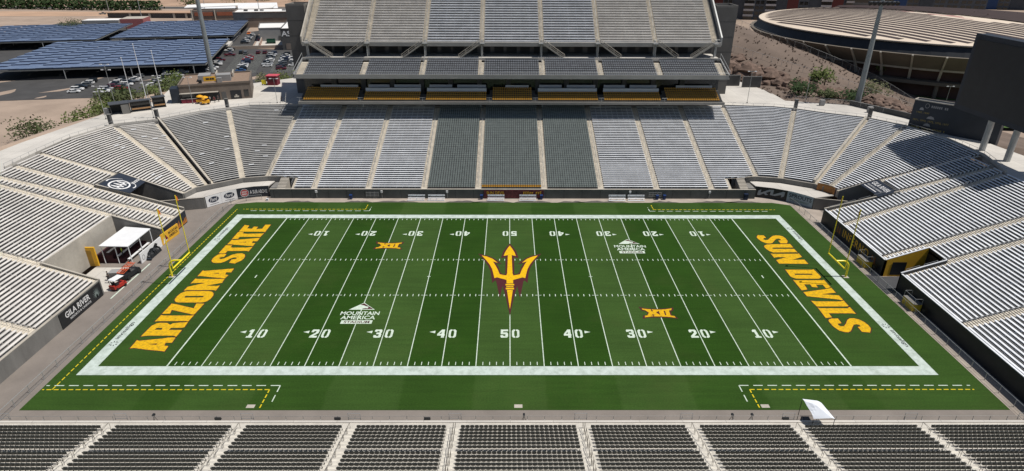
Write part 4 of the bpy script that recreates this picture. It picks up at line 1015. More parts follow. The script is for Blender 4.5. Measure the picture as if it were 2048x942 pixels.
# ---- vegetation
def leafmat(n, c): return mat(n, c, .85, .45, .35, spec=.2)
LEAF = [leafmat('palo_verde_leaf', (.105, .135, .04)), leafmat('olive_leaf', (.075, .092, .04)), leafmat('dark_leaf', (.030, .052, .018)), leafmat('sage_leaf', (.12, .125, .065))]
def tree(label, loc, w, h, lf=0, n=420, seed=0, group=None, cat='tree', name='desert_tree', trunk=True, leaf=.38):
    rs = random.Random(seed); r = thing(name, label, cat, loc, group)
    if trunk:
        t = MB(); top = Vector((0, 0, h * .45))
        t.tube((0, 0, -.3), top, h * .035 + .05, 6, h * .02 + .03)
        for k in range(5):
            a = k * 1.256 + rs.uniform(-.4, .4); e = Vector((cos(a) * w * .32, sin(a) * w * .32, h * rs.uniform(.62, .85))); t.tube(top * rs.uniform(.6, 1), e, h * .018 + .02, 4, .02)
        t.build('trunk', BARK, r, local=True)
    c = MB(); cl = [(rs.uniform(-.36, .36) * w, rs.uniform(-.36, .36) * w, h * rs.uniform(.34, .80), rs.uniform(.16, .30)) for _ in range(13)]
    for _ in range(n):
        x, y, z, q = cl[rs.randrange(13)]
        d = Vector((rs.gauss(0, 1), rs.gauss(0, 1), rs.gauss(0, .8))); d = d.normalized() * (rs.random() ** .45) * q * w
        p = Vector((x, y, z)) + d; p.z = max(p.z, .12 * h)
        u = Vector((rs.gauss(0, 1), rs.gauss(0, 1), rs.gauss(0, .6))).normalized() * leaf * rs.uniform(.6, 1.3); v = u.orthogonal().normalized() * leaf * rs.uniform(.35, .7)
        c.quad(p - u, p - v, p + u, p + v)
    c.build('crown', LEAF[lf], r, local=True)
    return r
G = ground_h
TREES = [((-140, 193), 14, 6.5, 0, 'broad light green tree in front of the solar canopy, right of the white flagpoles'),
         ((-128, 178), 13, 5.5, 1, 'olive green tree on the slope directly behind the tallest white flagpole'),
         ((-138, 170), 11, 5.5, 0, 'light green tree on the slope left of the tallest white flagpole'),
         ((-121, 165), 10, 5, 1, 'olive green tree on the slope behind the rightmost white flagpole'),
         ((-146, 152), 12, 5, 0, 'light green tree at the far left behind the plaza shelters'),
         ((-135, 143), 11, 4.5, 0, 'light green bush below the left lamp pole beyond the plaza edge'),
         ((-152, 176), 9, 5, 2, 'small dark green tree beside the sunlit parked cars'),
         ((-113, 152), 8, 4, 1, 'olive bush behind the brick kiosk corner'),
         ((-104, 203), 13, 6, 3, 'wide sage green tree in front of the right parking rows'),
         ((-93, 197), 9, 7, 0, 'light green tree standing beside the left grey tower'),
         ((-124, 206), 7, 4, 1, 'small thin tree at the near end of the middle parking row'),
         ((-98, 178), 8, 3, 3, 'pale shrub left of the red kiosk'), ((-110, 180), 8, 2.5, 3, 'low pale shrub behind the flat roofed brick building'),
         ((93.6, 116.6), 8, 5.5, 0, 'bright green round tree on the desert hillside'), ((107.5, 113), 7, 4.5, 3, 'sage green bush right of the tall light mast'),
         ((82, 107), 8.5, 4.5, 2, 'dark green shrub at the foot of the rocky bank beside the plaza'), ((95, 103.5), 9, 2.2, 2, 'low dark hedge shrub behind the right plaza rail'), ((89, 105.5), 5, 2.5, 1, 'small olive shrub behind the right plaza rail'),
                 ((-133, 158), 12, 6.5, 0, 'light green tree behind the left white flagpole'), ((-126, 150), 10, 5, 1, 'olive tree behind the dark grey box shelter'), ((-117, 141), 10, 5.5, 0, 'light green tree behind the timber counter shelter'),
         ((-140, 182), 12, 6, 1, 'olive tree among the parked cars behind the left flagpole'), ((-131, 192), 11, 6, 0, 'light green tree left of the tall left light mast'), ((-150, 163), 11, 5.5, 1, 'olive green tree at the left edge beside the sunlit cars'), ((-108, 160), 9, 5, 0, 'light green tree just left of the concession building'),
         ((-138, 133), 13, 6, 0, 'broad green bush mass at the far left below the plaza edge'), ((-124, 128), 10, 4.5, 0, 'green bush below the leftmost twin arm lamp post'), ((-116, 118), 9, 4, 1, 'olive bush just beyond the left plaza shelters'), ((-148, 120), 13, 6, 1, 'large olive tree at the left edge of the plaza slope'),
         ((-300, 372), 16, 9, 1, 'olive tree behind the farthest solar canopy'), ((-274, 585), 26, 13, 0, 'bright green tree at the top edge of the picture above the white tents')]
for i, ((x, y), w, h, lf, lab) in enumerate(TREES):
    z = hz(x, y) - .2 if x > 0 else G(x, y) - .1
    tree(lab, (x, y, z), w, h, lf, 900 if w > 9 else 620, i + 1, leaf=.42 if w > 7 else .3)
# far hedge and palms along the far road
mb = MB(); rs = random.Random(31)
for _ in range(5200):
    x = rs.uniform(-620, -318); y = 536 + rs.gauss(0, 3) + (x + 420) * -.1; z = -5 + rs.random() ** .7 * 8
    u = Vector((rs.gauss(0, 1), rs.gauss(0, 1), rs.gauss(0, .7))).normalized() * 1.3; v = u.orthogonal().normalized() * .8; p = Vector((x, y, z)); mb.quad(p - u, p - v, p + u, p + v)
tag(mb.build('far_hedge', LEAF[2]), 'dense dark green hedge along the far side of the dirt lot', 'hedge', None, 'stuff')
rs = random.Random(61)
for i in range(16):
    x = -560 + i * 27 + rs.uniform(-8, 8); y = rs.choice([580, 604, 628, 690]) + rs.uniform(-6, 6)
    tree('%s tree in the top left far scrub, %s from the left' % (('olive', 'dark green', 'dusty green')[i % 3], ('first second third fourth fifth sixth seventh eighth ninth tenth eleventh twelfth thirteenth fourteenth fifteenth sixteenth'.split())[i]), (x, y, -5), rs.uniform(12, 22), rs.uniform(6, 10), (1, 2, 0)[i % 3], 260, 100 + i, 'trees along the far road', leaf=.9)
PPOS = [(-455, 640), (-428, 655), (-402, 640), (-378, 660), (-352, 645), (-330, 660), (-305, 640), (-288, 655), (-262, 640), (-240, 655), (-221, 640), (-204, 655), (-190, 642), (-176, 655)]
pt = thing('palm_tree', 'thin dark palm tree along the far road at the top edge of the picture', 'palm tree', (*PPOS[0], -5), 'palms along the far road')
mb = MB(); mb.tube((0, 0, 0), (0, 0, 13), .3, 6, .2); mb.build('trunk', BARK, pt, local=True)
def fronds(mb, z, L, rs, n=22):
    for k in range(n):
        a = 2 * pi * k / n + rs.uniform(-.1, .1); e = rs.uniform(-.5, .9); p = Vector((0, 0, z)); d = Vector((cos(a), sin(a), e)).normalized(); s = Vector((-sin(a), cos(a), 0)) * L * .09
        m = p + d * L * .55; t = m + Vector((d.x, d.y, e - .9)).normalized() * L * .5; mb.tri(p, m - s, m + s); mb.tri(m - s, t, m + s)
mb = MB(); fronds(mb, 13, 2.6, random.Random(3)); mb.build('crown', LEAF[2], pt, local=True)
for x, y in PPOS[1:]:
    c = copy_tree(pt); c.location = (x, y, -5)
for (x, y, zb, h, L, lab) in ((116.2, 141.5, 9.6, 1.3, 2.6, 'low spreading palm on the ridge in front of the round arena'), (121.5, 137.5, 7.2, 8.0, 2.3, 'taller palm with a bare trunk in front of the round arena')):
    r = thing('palm_tree', lab, 'palm tree', (x, y, zb)); mb = MB(); mb.tube((0, 0, -.5), (0, 0, h), .22, 6, .16); mb.build('trunk', BARK, r, local=True)
    mb = MB(); fronds(mb, h, L, random.Random(9), 34); mb.build('crown', LEAF[0], r, local=True)
mb = MB(); rs = random.Random(8)
for _ in range(1500):
    x, y = rs.uniform(-160, -98), rs.uniform(108, 196)
    if inside(x, y, BOWL) or G(x, y) < -4.2: continue
    tuft(mb, (x, y, G(x, y)), rs.uniform(.5, 1.6), rs, 9)
tag(mb.build('slope_shrubs', LEAF[3]), 'dry grey green ground cover on the slope behind the left plaza', 'ground cover', None, 'stuff')

# ================================================================== ROUND ARENA ON THE HILL
AC = (165, 180)
ar = thing('round_arena', 'large round arena with cream roof striped by dark panel rows', 'arena', (AC[0], AC[1], 7))
TAN = mat('arena_tan', (.14, .122, .10), .9, .12, .15, fine=.05); BRK = mat('arena_brick', (.085, .05, .042), .9, .2, .2)
CREAM = mat('arena_roof_cream', (.60, .51, .41), .85, .08, .06); BROWN = mat('arena_brown_panel', (.045, .027, .022), .6, .2, .3)
def lathe(name, prof, m, n=96): b = MB(); b.lathe(prof, n, AC); return b.build(name, m, ar)
def dome(r): return 24.0 + 2.6 * (1 - (r / 65) ** 2)
lathe('roof', [(65, 23.6)] + [(r, dome(r)) for r in (65, 60, 50, 40, 30, 20, 10, .1)], CREAM)
lathe('louvre_band', [(66.2, 20.6), (64.6, 23.6), (65.2, 23.7)], mat('louvre_dark', (.022, .025, .03), .5, .3, .4))
lathe('tan_ring', [(62.8, 16.2), (67.6, 20.5), (67.8, 20.7), (66.2, 20.7)], TAN)
lathe('ring_soffit', [(60, 15.4), (62.6, 15.6), (62.8, 16.2)], CONC)
lathe('upper_wall', [(60, 12.6), (60, 15.4)], BRK)
lathe('walkway', [(63.5, 11.4), (63.5, 12.4), (60, 12.5)], TAN)
lathe('base_wall', [(60.2, 6), (60.2, 11.4), (63.5, 11.4)], BRK)
for k in range(48):
    a = 2 * pi * k / 48
    if not (2.2 < a < 5.6): continue
    d = Vector((cos(a), sin(a), 0)); c = Vector((AC[0], AC[1], 0)); b = MB()
    b.bar(c + d * 63.2 + Vector((0, 0, 16.2)), c + d * 67.95 + Vector((0, 0, 20.7)), .5, .5); b.bar(c + d * 60.6 + Vector((0, 0, 12.4)), c + d * 63.2 + Vector((0, 0, 16.3)), .7, .7); b.build('rib', CONC, ar)
    if k % 2 == 0:
        b = MB(); b.tube(c + d * 62.5 + Vector((0, 0, 6)), c + d * 62.5 + Vector((0, 0, 11.4)), .6, 8); b.build('column', TAN, ar)
RD = Vector((20.7, -57.3)).normalized(); RN = Vector((-RD.y, RD.x)) * -1   # rows run along RD, stacked along RN
rs = random.Random(41)
for q in range(-15, 16):
    off = q * 3.9; half = sqrt(max(0, 62 ** 2 - off ** 2)); b = MB()
    if half < 6: continue
    dense = off < -9; s = -half
    while s < half - 3:
        L = rs.uniform(18, 45); e = min(s + L, half); c0 = RN * off; skip = rs.random() < .04
        if -9 < off < 1 and abs(s + 6) < 20: skip = True
        if not skip:
            n = max(1, int((e - s) / 6))
            for i in range(n):
                s0 = s + (e - s) * i / n; s1 = s + (e - s) * (i + 1) / n
                h_ = 1.6 if dense else 1.15; P = [c0 + RD * s0 - RN * h_, c0 + RD * s1 - RN * h_, c0 + RD * s1 + RN * h_, c0 + RD * s0 + RN * h_]
                zz = [dome(p.length) for p in P]; t = (1.1, 1.1, .3, .3) if dense else (.06, .06, .06, .06)
                b.quad(*[(AC[0] + p.x, AC[1] + p.y, z + tt) for p, z, tt in zip(P, zz, t)])
                b.quad((AC[0] + P[0].x, AC[1] + P[0].y, zz[0]), (AC[0] + P[1].x, AC[1] + P[1].y, zz[1]), (AC[0] + P[1].x, AC[1] + P[1].y, zz[1] + t[1]), (AC[0] + P[0].x, AC[1] + P[0].y, zz[0] + t[0]))
        s = e + (rs.uniform(.1, .4) if not skip else 0)
    if b.v: b.build('panel_row', BROWN, ar)
b = MB()
for pts in ([(-22, -7.5), (4, -6.5), (4, -4.6), (-22, -5.5)], [(-8, -4.4), (6, -3.8), (8, -1.8), (-8, -2.4)], [(-20, -1.4), (12, -1.2), (12, .2), (-20, -.2)]):
    b.poly([tuple(RD * s + RN * o) for s, o in pts][::-1], fn=lambda x, y: (AC[0] + x, AC[1] + y, dome(sqrt(x * x + y * y)) + .06))
b.build('faded_emblem', mat('faded_pink', (.52, .30, .26), .85, .1, .2), ar)
mb = MB(); mb.poly([(112, 96), (150, 88), (190, 110), (150, 128), (118, 135)], fn=sheet(7.35)); struct(mb.build('arena_lawn', mat('lawn', (.05, .10, .02), .95, .2, .3)))
mb = MB(); mb.lathe([(64.5, 7.6), (71, 7.6), (71, 6)], 64, AC); struct(mb.build('arena_walk', mat('pink_paving', (.48, .34, .27), .9, .08, .2)))

# ---- apartment blocks and offices beyond
def FAC_(win, bal, pan, r, wcol):
    if win.v: win.build('window_column', wcol, r)
    if bal.v: bal.build('balcony_column', mat('balcony_white', (.42, .42, .43), .7, .1), r)
    for kd, q in pan.items(): q.build('facade_panel', {'R': mat('panel_red', (.11, .026, .024), .7, .12), 'B': mat('panel_blue', (.015, .05, .15), .6, .1), 'G': mat('panel_slate', (.05, .06, .075), .7, .2), 'W': mat('panel_white', (.5, .5, .5), .7, .1)}[kd], r)
def facade(name, label, p0, p1, z0, z1, depth, wall, bays, fl, seed=0, balcony=True, cat='building', wcol=GLASSD, extra=None, roof=None):
    """building whose front runs from p0 to p1 (left to right as seen); bays listed as kinds"""
    rs = random.Random(seed); a = Vector(p0); b = Vector(p1); L = (b - a).length; u = (b - a).normalized(); n = Vector((u.y, -u.x))
    r = thing(name, label, cat, (p0[0], p0[1], z0)); f = lambda s, o, z: (a.x + u.x * s + n.x * o, a.y + u.y * s + n.y * o, z)
    def blk(mb, s0, s1, o0, o1, za, zb): mb.hexa([f(s0, o0, za), f(s1, o0, za), f(s1, o1, za), f(s0, o1, za), f(s0, o0, zb), f(s1, o0, zb), f(s1, o1, zb), f(s0, o1, zb)])
    mb = MB(); blk(mb, 0, L, 0, -depth, z0, z1); mb.build('walls', wall, r)
    mb = MB(); blk(mb, -.3, L + .3, .3, -depth - .3, z1 + .003, z1 + .8); mb.build('roof', roof or CONC, r)
    nb = len(bays); w = L / nb; fh = (z1 - z0) / fl
    for i, kd in enumerate(bays):
        s0 = i * w; win, bal, pan = MB(), MB(), {}
        if kd in ('R', 'B', 'G', 'W'):
            q = pan.setdefault(kd, MB()); blk(q, s0, s0 + w, .35, 0, z0, z1 + .4); FAC_(win, bal, pan, r, wcol); continue
        for k in range(fl):
            z = z0 + k * fh
            if kd == 'o':
                blk(win, s0 + w * .12, s0 + w * .46, .08, 0, z + fh * .25, z + fh * .85); blk(win, s0 + w * .54, s0 + w * .88, .08, 0, z + fh * .25, z + fh * .85)
            elif kd == 'b':
                blk(win, s0 + w * .08, s0 + w * .92, .06, 0, z + fh * .08, z + fh * .92); blk(bal, s0 + w * .02, s0 + w * .98, 1.5, .1, z - .12, z + .12); blk(bal, s0 + w * .02, s0 + w * .98, 1.5, 1.42, z + .12, z + 1.15)
            elif kd == 'h': blk(win, s0, s0 + w, .08, 0, z + fh * .35, z + fh * .95)
        FAC_(win, bal, pan, r, wcol)
    return r
SLATE = mat('apartment_slate', (.085, .098, .115), .85, .2, .1); SLATE2 = mat('apartment_grey', (.15, .155, .16), .85, .2, .1)
facade('apartment_block', 'slate apartment block with red strips and white balconies behind the arena left end', (128, 366), (212, 346), 2, 62, 20, SLATE, ['b', 'R', 'o', 'G', 'b', 'o', 'b', 'G', 'R', 'o', 'G', 'b', 'R'], 18, 1)
facade('apartment_block', 'white and dark balcony apartment block just right of the red strips', (214, 392), (240, 386), 2, 60, 20, SLATE2, ['R', 'b', 'W', 'G', 'b'], 18, 2)
facade('office_building', 'low grey office with dark window bands behind the arena roof', (244, 402), (268, 396), 2, 34, 25, SLATE2, ['h', 'h', 'h'], 9, 3)
facade('office_building', 'slate and blue fronted office with a flat white trimmed roof behind the arena', (268, 420), (345, 402), 2, 29, 26, SLATE, ['B', 'o', 'B', 'o', 'G', 'o', 'o', 'o', 'o'], 8, 4, roof=WHITE)
facade('apartment_block', 'tall block with a bright blue fin at the upper right', (350, 440), (420, 424), 2, 66, 24, SLATE, ['G', 'o', 'B', 'o', 'G', 'o', 'b', 'o'], 20, 5)
facade('apartment_block', 'pale balcony block just right of the right grey tower', (96, 344), (126, 337), 2, 60, 18, SLATE2, ['o', 'b', 'o', 'b'], 18, 6)

# ---- chain link fences on the hill
CHAIN = mat('fence_wire', (.25, .25, .25), .6, .1, alpha=.14)
def fence(label, pts, h, sp=3.0, name='chain_link_fence', postm=STEEL, wire=True, toprail=True):
    r = thing(name, label, 'fence', pts[0]); posts, rail, wm = MB(), MB(), MB()
    for a, b in zip(pts, pts[1:]):
        a = Vector(a); b = Vector(b); n = max(1, round((b - a).length / sp))
        for k in range(n + 1):
            p = a.lerp(b, k / n); posts.tube(p, p + Vector((0, 0, h)), .045, 5)
        if toprail: rail.tube(a + Vector((0, 0, h)), b + Vector((0, 0, h)), .035, 5)
        rail.tube(a + Vector((0, 0, .1)), b + Vector((0, 0, .1)), .02, 4)
        if wire: wm.quad(a + Vector((0, 0, .1)), b + Vector((0, 0, .1)), b + Vector((0, 0, h)), a + Vector((0, 0, h)))
    posts.build('posts', postm, r); rail.build('rails', postm, r)
    if wire: wm.build('wire_mesh', CHAIN, r)
    return r
hp = lambda P: [(x, y, hz(x, y) - .1) for x, y in P]
fence('chain link fence along the ridge in front of the arena', hp([(83, 171), (92, 163), (100, 149), (109.5, 139), (117, 131), (119.5, 122), (119.5, 112), (116, 100)]), 2.2)
fence('dark post fence across the middle of the desert hillside', hp([(70, 148), (77, 141), (88, 128), (99, 119.5), (107, 104), (110, 94)]), 2.0, 3.6, wire=False)
mb = MB(); 
fence('plaza rail fence at the foot of the rocky bank', [(78, 100.3, PZ), (90.5, 95.3, PZ), (98, 82, PZ), (102.5, 67, PZ)], 1.3, 3)
o = wallthing('retaining_wall', 'rough grey retaining wall behind the right plaza below the hillside', [(91, 95.6), (98.3, 82), (103, 66.5)], PZ - .5, PZ + 1.3, -.4, CONCD)
r = thing('gate_screen', 'dark grey double gate screen between the right tower and the rocky bank', 'gate', (68, 120, PZ))
mb = MB(); mb.box(64, 69.3, 119.6, 119.8, PZ, PZ + 3.2); mb.build('gate_leaf', CONCD, r); mb = MB(); mb.box(69.5, 75, 117.6, 117.8, PZ, PZ + 3.2); mb.build('gate_leaf', CONCD, r)
mb = MB(); mb.bar((64, 119.5, PZ + 3.25), (69.3, 119.5, PZ + 3.25), .15, .1); mb.bar((69.5, 117.5, PZ + 3.25), (75, 117.5, PZ + 3.25), .15, .1)
for x, y in ((64, 119.7), (69.4, 119.7), (69.5, 117.7), (75, 117.7)): mb.tube((x, y, PZ), (x, y, PZ + 3.4), .1)
mb.build('gate_frame', STEEL, r)
# ================================================================== LEFT BACKGROUND: PARKING, CANOPIES, BUILDINGS
mb = MB(); mb.poly([(-92, 196), (-136, 186), (-165, 178), (-330, 150), (-345, 430), (-196, 425), (-162, 306), (-112, 300)], fn=sheet(-4.94)); struct(mb.build('parking_lot', ASPH))
mb = MB(); mb.poly([(-153, 310), (-162, 306), (-184, 375), (-176, 388)], fn=sheet(-4.932)); struct(mb.build('service_lane', ASPH))
mb = MB(); mb.poly([(-130, 308), (-152, 310), (-172, 380), (-120, 390), (-100, 330)], fn=sheet(-4.926)); struct(mb.build('service_yard', PLAZA))
mb = MB()
mb.poly([(-660, 470), (-262, 480), (-258, 512), (-660, 520)], fn=sheet(-4.9)); struct(mb.build('dirt_lot', mat('orange_dirt', (.42, .28, .19), .95, .12, .05, fine=.1)))
mb = MB(); mb.poly([(-700, 545), (-150, 545), (-150, 562), (-700, 562)], fn=sheet(-4.9)); struct(mb.build('far_road', ASPH))
mb = MB(); mb.poly([(-700, 570), (-60, 570), (-60, 700), (-700, 700)], fn=sheet(-4.88)); struct(mb.build('far_dirt_field', mat('far_dirt', (.36, .245, .17), .95, .25, .03, fine=.1)))
O2 = Vector((-142.5, 227.5)); E1 = Vector((.977, .213)); E2 = Vector((-.262, .965))
# painted bay lines
mb = MB()
for u in (9, 14.2, 19, 30.5, 36):
    for s in range(0, 60, 3):
        p = O2 + E1 * u + E2 * s; a = p - E1 * 2.4; b = p + E1 * 2.4; w = E2 * .06
        mb.poly([tuple(a - w), tuple(b - w), tuple(b + w), tuple(a + w)], fn=sheet(-4.925))
struct(mb.build('bay_lines', PL))

def solar_mat():
    m = bpy.data.materials.new('solar_panel'); m.use_nodes = True; n = m.node_tree.nodes; l = m.node_tree.links; b = n['Principled BSDF']
    g = n.new('ShaderNodeTexCoord'); mp = n.new('ShaderNodeMapping'); l.new(g.outputs['Object'], mp.inputs[0])
    mp.inputs['Rotation'].default_value = (0, 0, -.2145)
    bt = n.new('ShaderNodeTexBrick'); bt.offset = .5; bt.inputs['Scale'].default_value = 1; bt.inputs['Brick Width'].default_value = 3.1; bt.inputs['Row Height'].default_value = 2.1
    bt.inputs['Mortar Size'].default_value = .10; bt.inputs['Color1'].default_value = (.135, .185, .30, 1); bt.inputs['Color2'].default_value = (.165, .215, .33, 1); bt.inputs['Mortar'].default_value = (.06, .09, .17, 1)
    l.new(mp.outputs[0], bt.inputs[0]); l.new(bt.outputs[0], b.inputs['Base Color'])
    b.inputs['Roughness'].default_value = .35; b.inputs['Specular IOR Level'].default_value = .5
    return m
SOLAR = solar_mat()
def canopy(label, P, z0, z1, seed):
    """P: near-left, near-right, far-right, far-left; built as overlapping rows of tilted panels"""
    r = thing('solar_canopy', label, 'solar canopy', (*P[0], -4.9), 'solar canopies over the parking lot'); rs = random.Random(seed)
    nl, nr, fr, fl = [Vector(p) for p in P]; depth = ((fl - nl).length + (fr - nr).length) / 2; wid = (nr - nl).length
    nj = max(3, int(depth / 8.6)); ni = max(3, int(wid / 6.8)); mb, edge = MB(), MB()
    sd = (fl - nl).normalized() * .06
    for j in range(nj):
        for i in range(ni):
            q = i / ni; q1 = (i + 1) / ni
            lift = .10 * (i % 2)
            t0, t1 = j / nj, (j + 1) / nj
            A = nl.lerp(nr, q).lerp(fl.lerp(fr, q), t0); B = nl.lerp(nr, q1).lerp(fl.lerp(fr, q1), t0); C_ = nl.lerp(nr, q1).lerp(fl.lerp(fr, q1), t1); D = nl.lerp(nr, q).lerp(fl.lerp(fr, q), t1)
            z = z0 + lift; h1 = .45; sh = (fl - nl).normalized() * (2.9 * (i % 3)) if 0 < j else Vector((0, 0)); sh2 = (fl - nl).normalized() * (2.9 * (i % 3)) if j < nj - 1 else Vector((0, 0)); A = A + sh; B = B + sh; C_ = C_ + sh2; D = D + sh2
            mb.hexa([(*A, z - .1 + h1), (*B, z - .1 + h1), (*C_, z - .1), (*D, z - .1), (*A, z + h1), (*B, z + h1), (*C_, z), (*D, z)])
            edge.hexa([(*(A - sd), z), (*(B - sd), z), (*B, z), (*A, z), (*(A - sd), z + h1 - .02), (*(B - sd), z + h1 - .02), (*B, z + h1 - .02), (*A, z + h1 - .02)])
    mb.build('panel_deck', SOLAR, r); edge.build('row_edge', mat('row_edge_dark', (.045, .065, .115), .6, .2), r)
    fm = MB()
    for a, b in ((nl, nr), (nr, fr), (fr, fl), (fl, nl)): fm.bar((*a, z0 - .45), (*b, z0 - .45), .25, .5)
    for k in range(1, 8):
        a = nl.lerp(fl, k / 8); b = nr.lerp(fr, k / 8); fm.bar((*a, z0 - .7), (*b, z0 - .7), .3, .45)
    fm.build('frame', mat('canopy_frame', (.16, .165, .16), .6, .1), r)
    for k in range(0, 9, 2):
        for t in (.06, .35, .65, .94):
            a = nl.lerp(fl, k / 8).lerp(nr.lerp(fr, k / 8), t); m_ = MB(); m_.tube((*a, -4.95), (*a, z0 - .7), .2, 6)
            d = (fl - nl).normalized() * 3; m_.bar((*a, z0 - 2.8), (*(a + d), z0 - .7), .2, .25); m_.build('post', STEEL, r)
    return r
canopy('blue solar canopy nearest to the stadium over the parking rows', [(-232, 208), (-142.5, 227.5), (-165.9, 311.5), (-257, 296)], -.2, 0, 1)
canopy('blue solar canopy in the middle, behind the nearest one', [(-236, 311.0), (-168.9, 325.5), (-191.7, 408.8), (-261, 398.7)], -.2, 0, 2)
canopy('blue solar canopy at the far left edge', [(-318, 288), (-241, 304.5), (-265, 387), (-342, 371)], -.2, 0, 3)

# ---- cars
PAINT = {k: mat('car_' + k, c, .25, .04, 1, spec=.6) for k, c in dict(white=(.72, .72, .71), silver=(.42, .43, .44), grey=(.13, .135, .14), black=(.018, .018, .02), red=(.28, .015, .02), blue=(.03, .10, .26), navy=(.02, .03, .07), maroon=(.11, .015, .025), beige=(.42, .36, .27), orange=(.75, .2, .04)).items()}
def car_proto(kind):
    L, Wd = {'sedan': (4.6, 1.8), 'suv': (4.8, 1.95), 'pickup': (5.6, 2.0), 'van': (5.4, 2.0)}[kind]
    body, glass = MB(), MB(); h = Wd / 2
    prof = {'sedan': [(-2.3, .35), (2.3, .35), (2.3, .68), (2.15, .80), (1.0, .92), (-1.6, .95), (-2.25, .92), (-2.3, .6)],
            'suv': [(-2.4, .4), (2.4, .4), (2.4, .85), (2.25, 1.0), (1.1, 1.1), (-2.35, 1.1), (-2.4, .7)],
            'pickup': [(-2.8, .5), (2.8, .5), (2.8, 1.0), (2.6, 1.1), (1.4, 1.18), (-.6, 1.15), (-2.75, 1.12), (-2.8, .7)],
            'van': [(-2.7, .4), (2.7, .4), (2.7, .95), (2.5, 1.2), (1.9, 1.3), (-2.7, 1.3)]}[kind]
    n = len(prof)
    for s in (-1, 1):
        i = len(body.v); body.v += [(x, s * (h - (.06 if z > .8 else 0)), z) for x, z in prof]; f = tuple(i + k for k in range(n)); body.f.append(f if s < 0 else f[::-1]); body.m.append(0)
    for k in range(n):
        a, b = prof[k], prof[(k + 1) % n]; ha = h - (.06 if a[1] > .8 else 0); hb = h - (.06 if b[1] > .8 else 0)
        body.quad((a[0], -ha, a[1]), (a[0], ha, a[1]), (b[0], hb, b[1]), (b[0], -hb, b[1]))
    c = {'sedan': (-1.75, 1.15, .93, -1.1, .35, 1.42), 'suv': (-2.3, 1.2, 1.09, -2.0, .5, 1.72), 'pickup': (-.6, 1.5, 1.16, -.35, .8, 1.78), 'van': (-2.65, 2.0, 1.29, -2.6, 1.3, 2.1)}[kind]
    b0, b1, zb, t0, t1, zt = c; q = h - .1; t = h - .28
    glass.hexa([(b0, -q, zb), (b1, -q, zb), (b1, q, zb), (b0, q, zb), (t0, -t, zt), (t1, -t, zt), (t1, t, zt), (t0, t, zt)])
    roof = MB(); roof.hexa([(t0 - .03, -t - .03, zt), (t1 + .05, -t - .03, zt), (t1 + .05, t + .03, zt), (t0 - .03, t + .03, zt), (t0 + .05, -t + .05, zt + .06), (t1 - .05, -t + .05, zt + .06), (t1 - .05, t - .05, zt + .06), (t0 + .05, t - .05, zt + .06)])
    for x in ((b0 + t0) / 2, (t0 + t1) / 2, ):
        for s in (-1, 1): roof.bar((x, s * (q - .0), zb), (x, s * t, zt), .09, .09)
    if kind == 'pickup':
        pass
    wheels = []
    for sx in (-1, 1):
        for sy in (-1, 1):
            m_ = MB(); m_.tube((sx * L * .31, sy * (h - .2), .34), (sx * L * .31, sy * (h + .02), .34), .34, 10); wheels.append(m_)
    ms = dict(body=body.mesh('body', PAINT['white']), glass=glass.mesh('cabin_glass', GLASSD), roof=roof.mesh('roof', PAINT['white']))
    wm = [w.mesh('wheel', RUBBER) for w in wheels]
    return ms, wm
CARP = {k: car_proto(k) for k in ('sedan', 'suv', 'pickup', 'van')}
CARM = {}
def car(kind, colr, loc, ang, label, group='cars in the parking lot'):
    r = thing('parked_car', label, 'car', loc, group); r.rotation_euler = (0, 0, ang); ms, wm = CARP[kind]
    key = (kind, colr)
    if key not in CARM:
        a = ms['body'].copy(); a.materials[0] = PAINT[colr]; b = ms['roof'].copy(); b.materials[0] = PAINT[colr]; CARM[key] = (a, b)
    link('body', CARM[key][0], r); link('roof', CARM[key][1], r); link('cabin_glass', ms['glass'], r)
    for w in wm: link('wheel', w, r)
    return r
ANG = atan2(E1.y, E1.x); rs = random.Random(77)
ORDN = ['nearest', 'second', 'third', 'fourth', 'fifth', 'sixth', 'seventh', 'eighth', 'ninth', 'tenth', 'eleventh', 'twelfth', 'thirteenth', 'fourteenth', 'fifteenth', 'sixteenth', 'seventeenth', 'eighteenth']
def row(u, s0, cols, where, sp=4.6, sh=False):
    for k, cc in enumerate(cols.split()):
        if cc == '-': continue
        colr, kd = cc.split('/') if '/' in cc else (cc, rs.choice(['sedan', 'suv', 'suv', 'sedan', 'pickup']))
        p = O2 + E1 * (u + rs.uniform(-.3, .3)) + E2 * (s0 + k * sp)
        car(kd, colr, (p.x, p.y, -4.93), ANG + (pi if rs.random() < .6 else 0) + rs.uniform(-.03, .03), '%s %s, %s from the near end of %s' % (colr, kd, 'first' if k == 0 else ORDN[k], where))
row(14.2, 3.5, 'blue/sedan black/suv white/suv white/sedan silver/sedan navy/suv navy/suv red/pickup silver/sedan red/sedan', 'the middle open row', 4.5)
row(.5, 9, 'white/sedan white/suv black/suv white/pickup silver/suv grey/sedan maroon/suv', 'the row along the canopy edge', 4.6)
row(25.5, 14, 'white/sedan silver/pickup black/suv white/suv white/sedan grey/sedan black/suv white/sedan silver/suv navy/suv', 'the fourth row toward the tower', 4.4)
row(32.8, 5, 'maroon/suv black/suv black/pickup grey/suv black/suv white/sedan navy/suv white/sedan navy/sedan white/sedan black/suv', 'the row nearest the grey tower', 4.4)
row(38.2, 14, 'white/sedan grey/suv white/suv black/sedan silver/suv white/pickup', 'the half hidden row beside the tower', 4.6)
row(-12, -18, 'white/suv black/sedan - silver/suv black/suv white/pickup grey/suv black/sedan', 'the first shaded row', 4.4)
row(-17.5, -26, 'white/pickup black/suv grey/suv white/sedan black/suv - silver/sedan grey/suv', 'the second shaded row', 4.4)
row(-29, -30, 'red/suv grey/suv white/suv black/suv silver/pickup white/sedan grey/suv', 'the third shaded row', 4.4)
row(-34.6, -34, 'white/suv silver/suv maroon/suv black/suv white/suv silver/sedan black/suv', 'the fourth shaded row', 4.4)
